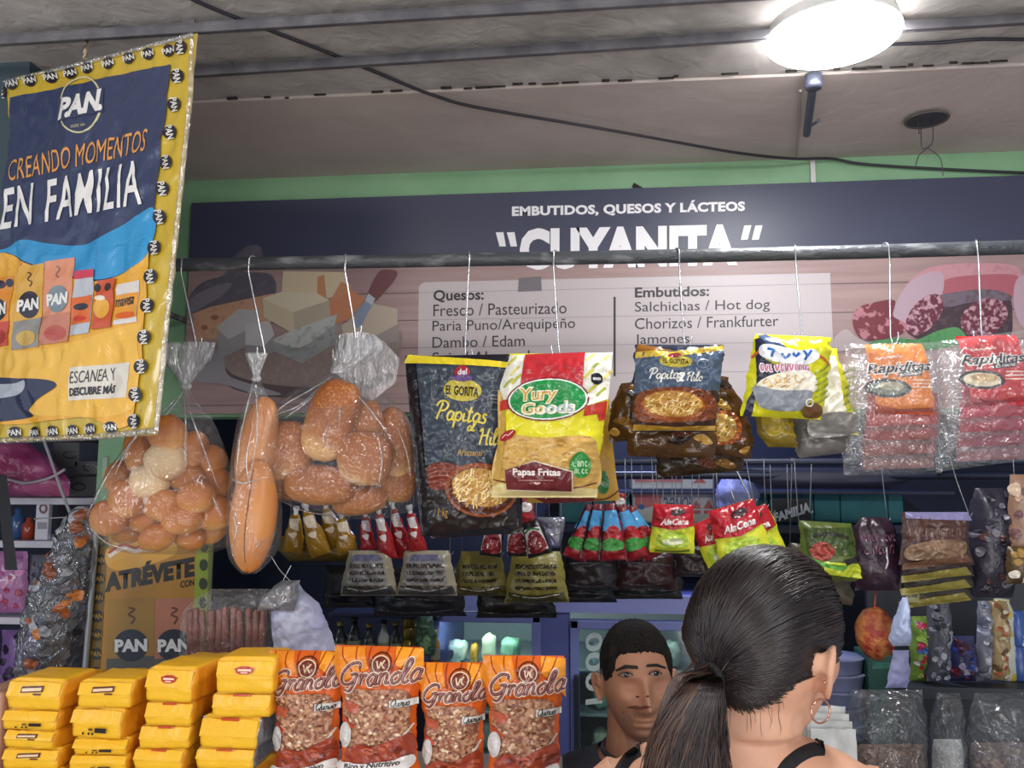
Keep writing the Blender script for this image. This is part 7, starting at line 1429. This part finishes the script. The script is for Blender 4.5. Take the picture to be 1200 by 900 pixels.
# loose strands over the left shoulder and the nape
for i in range(150):
    x0 = rr.uniform(778, 800); e = rr.uniform(0, 1); pts = [tp0 + Vector((rr.gauss(-.006, .006), -.006, rr.gauss(0, .006))), at(800 - 12 * e, 800 + rr.uniform(-8, 8), .955), at(782 - 10 * e, 840 + rr.uniform(-10, 10), .955), at(772 - 12 * e + rr.uniform(-6, 6), 880, .965), at(768 - 8 * e + rr.uniform(-14, 14), 930, .972)]
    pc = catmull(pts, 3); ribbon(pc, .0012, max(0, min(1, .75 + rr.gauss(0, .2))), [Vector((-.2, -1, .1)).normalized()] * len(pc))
for i in range(20):
    x = rr.uniform(842, 925); y = rr.uniform(796, 818); dn = rr.uniform(12, 55); pts = []
    for j in range(5):
        q = j / 4; px, py = x + (x - 880) * .1 * q + rr.uniform(-2, 2) + (905 - x) * .04 * q, y + dn * q; d = ray(px, py); h = wb.ray_cast(CAM, d.normalized()); pts.append((h[0] if h[0] else at(px, py, 1.04)) - d.normalized() * (.003 + .004 * math.sin(3.1 * q)))
    ribbon(catmull(pts, 2), .0004, .55, [Vector((0, -1, 0))] * (len(pts) * 2 - 1))
hair = hb2.build('hair', woman)
at2 = hair.data.attributes.new('tone', 'FLOAT', 'POINT'); at2.data.foreach_set('value', tones)
tm = MB(); c = tp0; tm.tube([c + WR @ Vector((.016 * math.cos(q), 0, .016 * math.sin(q))) + Vector((0, -.002, -.004)) for q in [2 * math.pi * i / 20 for i in range(21)]], .0055, mat('hair_tie', '#141216', rough=.7, bump=.4, bscale=200), 8, False); tm.build('hair_tie', woman)
# earring and ear stud
gm = mat('earring_gold', '#d9a08a', rough=.2, metal=.9); PV = Vector((.070, .006, 0)); ET = lambda v: Tw(Vector((-.001, -.017, -.012)) + PV + Matrix.Rotation(R(14), 3, 'Z') @ ((v - PV) * .86)); lobe = ET(Vector((.083, -.006, -.034)))
er = MB(); er.tube([lobe + Vector((.0125 * math.sin(q) * .9 - .001, -.004 + .006 * math.sin(q), -.010 + .0125 * math.cos(q))) for q in [2 * math.pi * i / 24 for i in range(25)]], .0012, gm, 8, False); er.build('hoop_earring', woman)
MB().ball(ET(Vector((.0935, -.024, -.006))), .0018, gm, 10, 8).build('ear_stud', woman)
# black tank top and straps
blk = mat('black_strap_cloth', '#17161a', rough=.8, bump=.2, bscale=150)
garment(wv, wf, lambda v: v.z < n0.z - .135 and v.z > n0.z - .63 and abs(v.x - n0.x) < .172 and not (v.y > n0.y + .13), blk, .004, 'tank_top', woman)
def strap(pts, wd, name):
    mb = MB(); top = []; 
    c = catmull([Vector((x, y, 0)) for x, y in pts], 8); rows = []
    for i, p in enumerate(c):
        t = (c[min(i + 1, len(c) - 1)] - c[max(0, i - 1)]).normalized(); q = Vector((-t.y, t.x, 0)); row = []
        for e in (-1, -.5, 0, .5, 1):
            px, py = p.x + q.x * wd / 2 * e, p.y + q.y * wd / 2 * e; d = ray(px, py).normalized(); h = wb.ray_cast(CAM, d); row.append((h[0] if h[0] else at(px, py, n0.y - .02)) - d * (.003 if abs(e) < 1 else .0005))
        rows.append(row)
    for i in range(10):                                        # on over the shoulder
        rows.append([(lambda h: h[0] + h[1] * .003)(wb.find_nearest(p + Vector((.0008, .008, -.0004 * i)))) for p in rows[-1]])
    mb.grid(rows, blk); mb.build(name, woman)
strap([(908, 935), (918, 905), (932, 889), (950, 879), (966, 877)], 17, 'strap'); strap([(714, 935), (722, 912), (735, 890), (748, 880)], 14, 'strap')
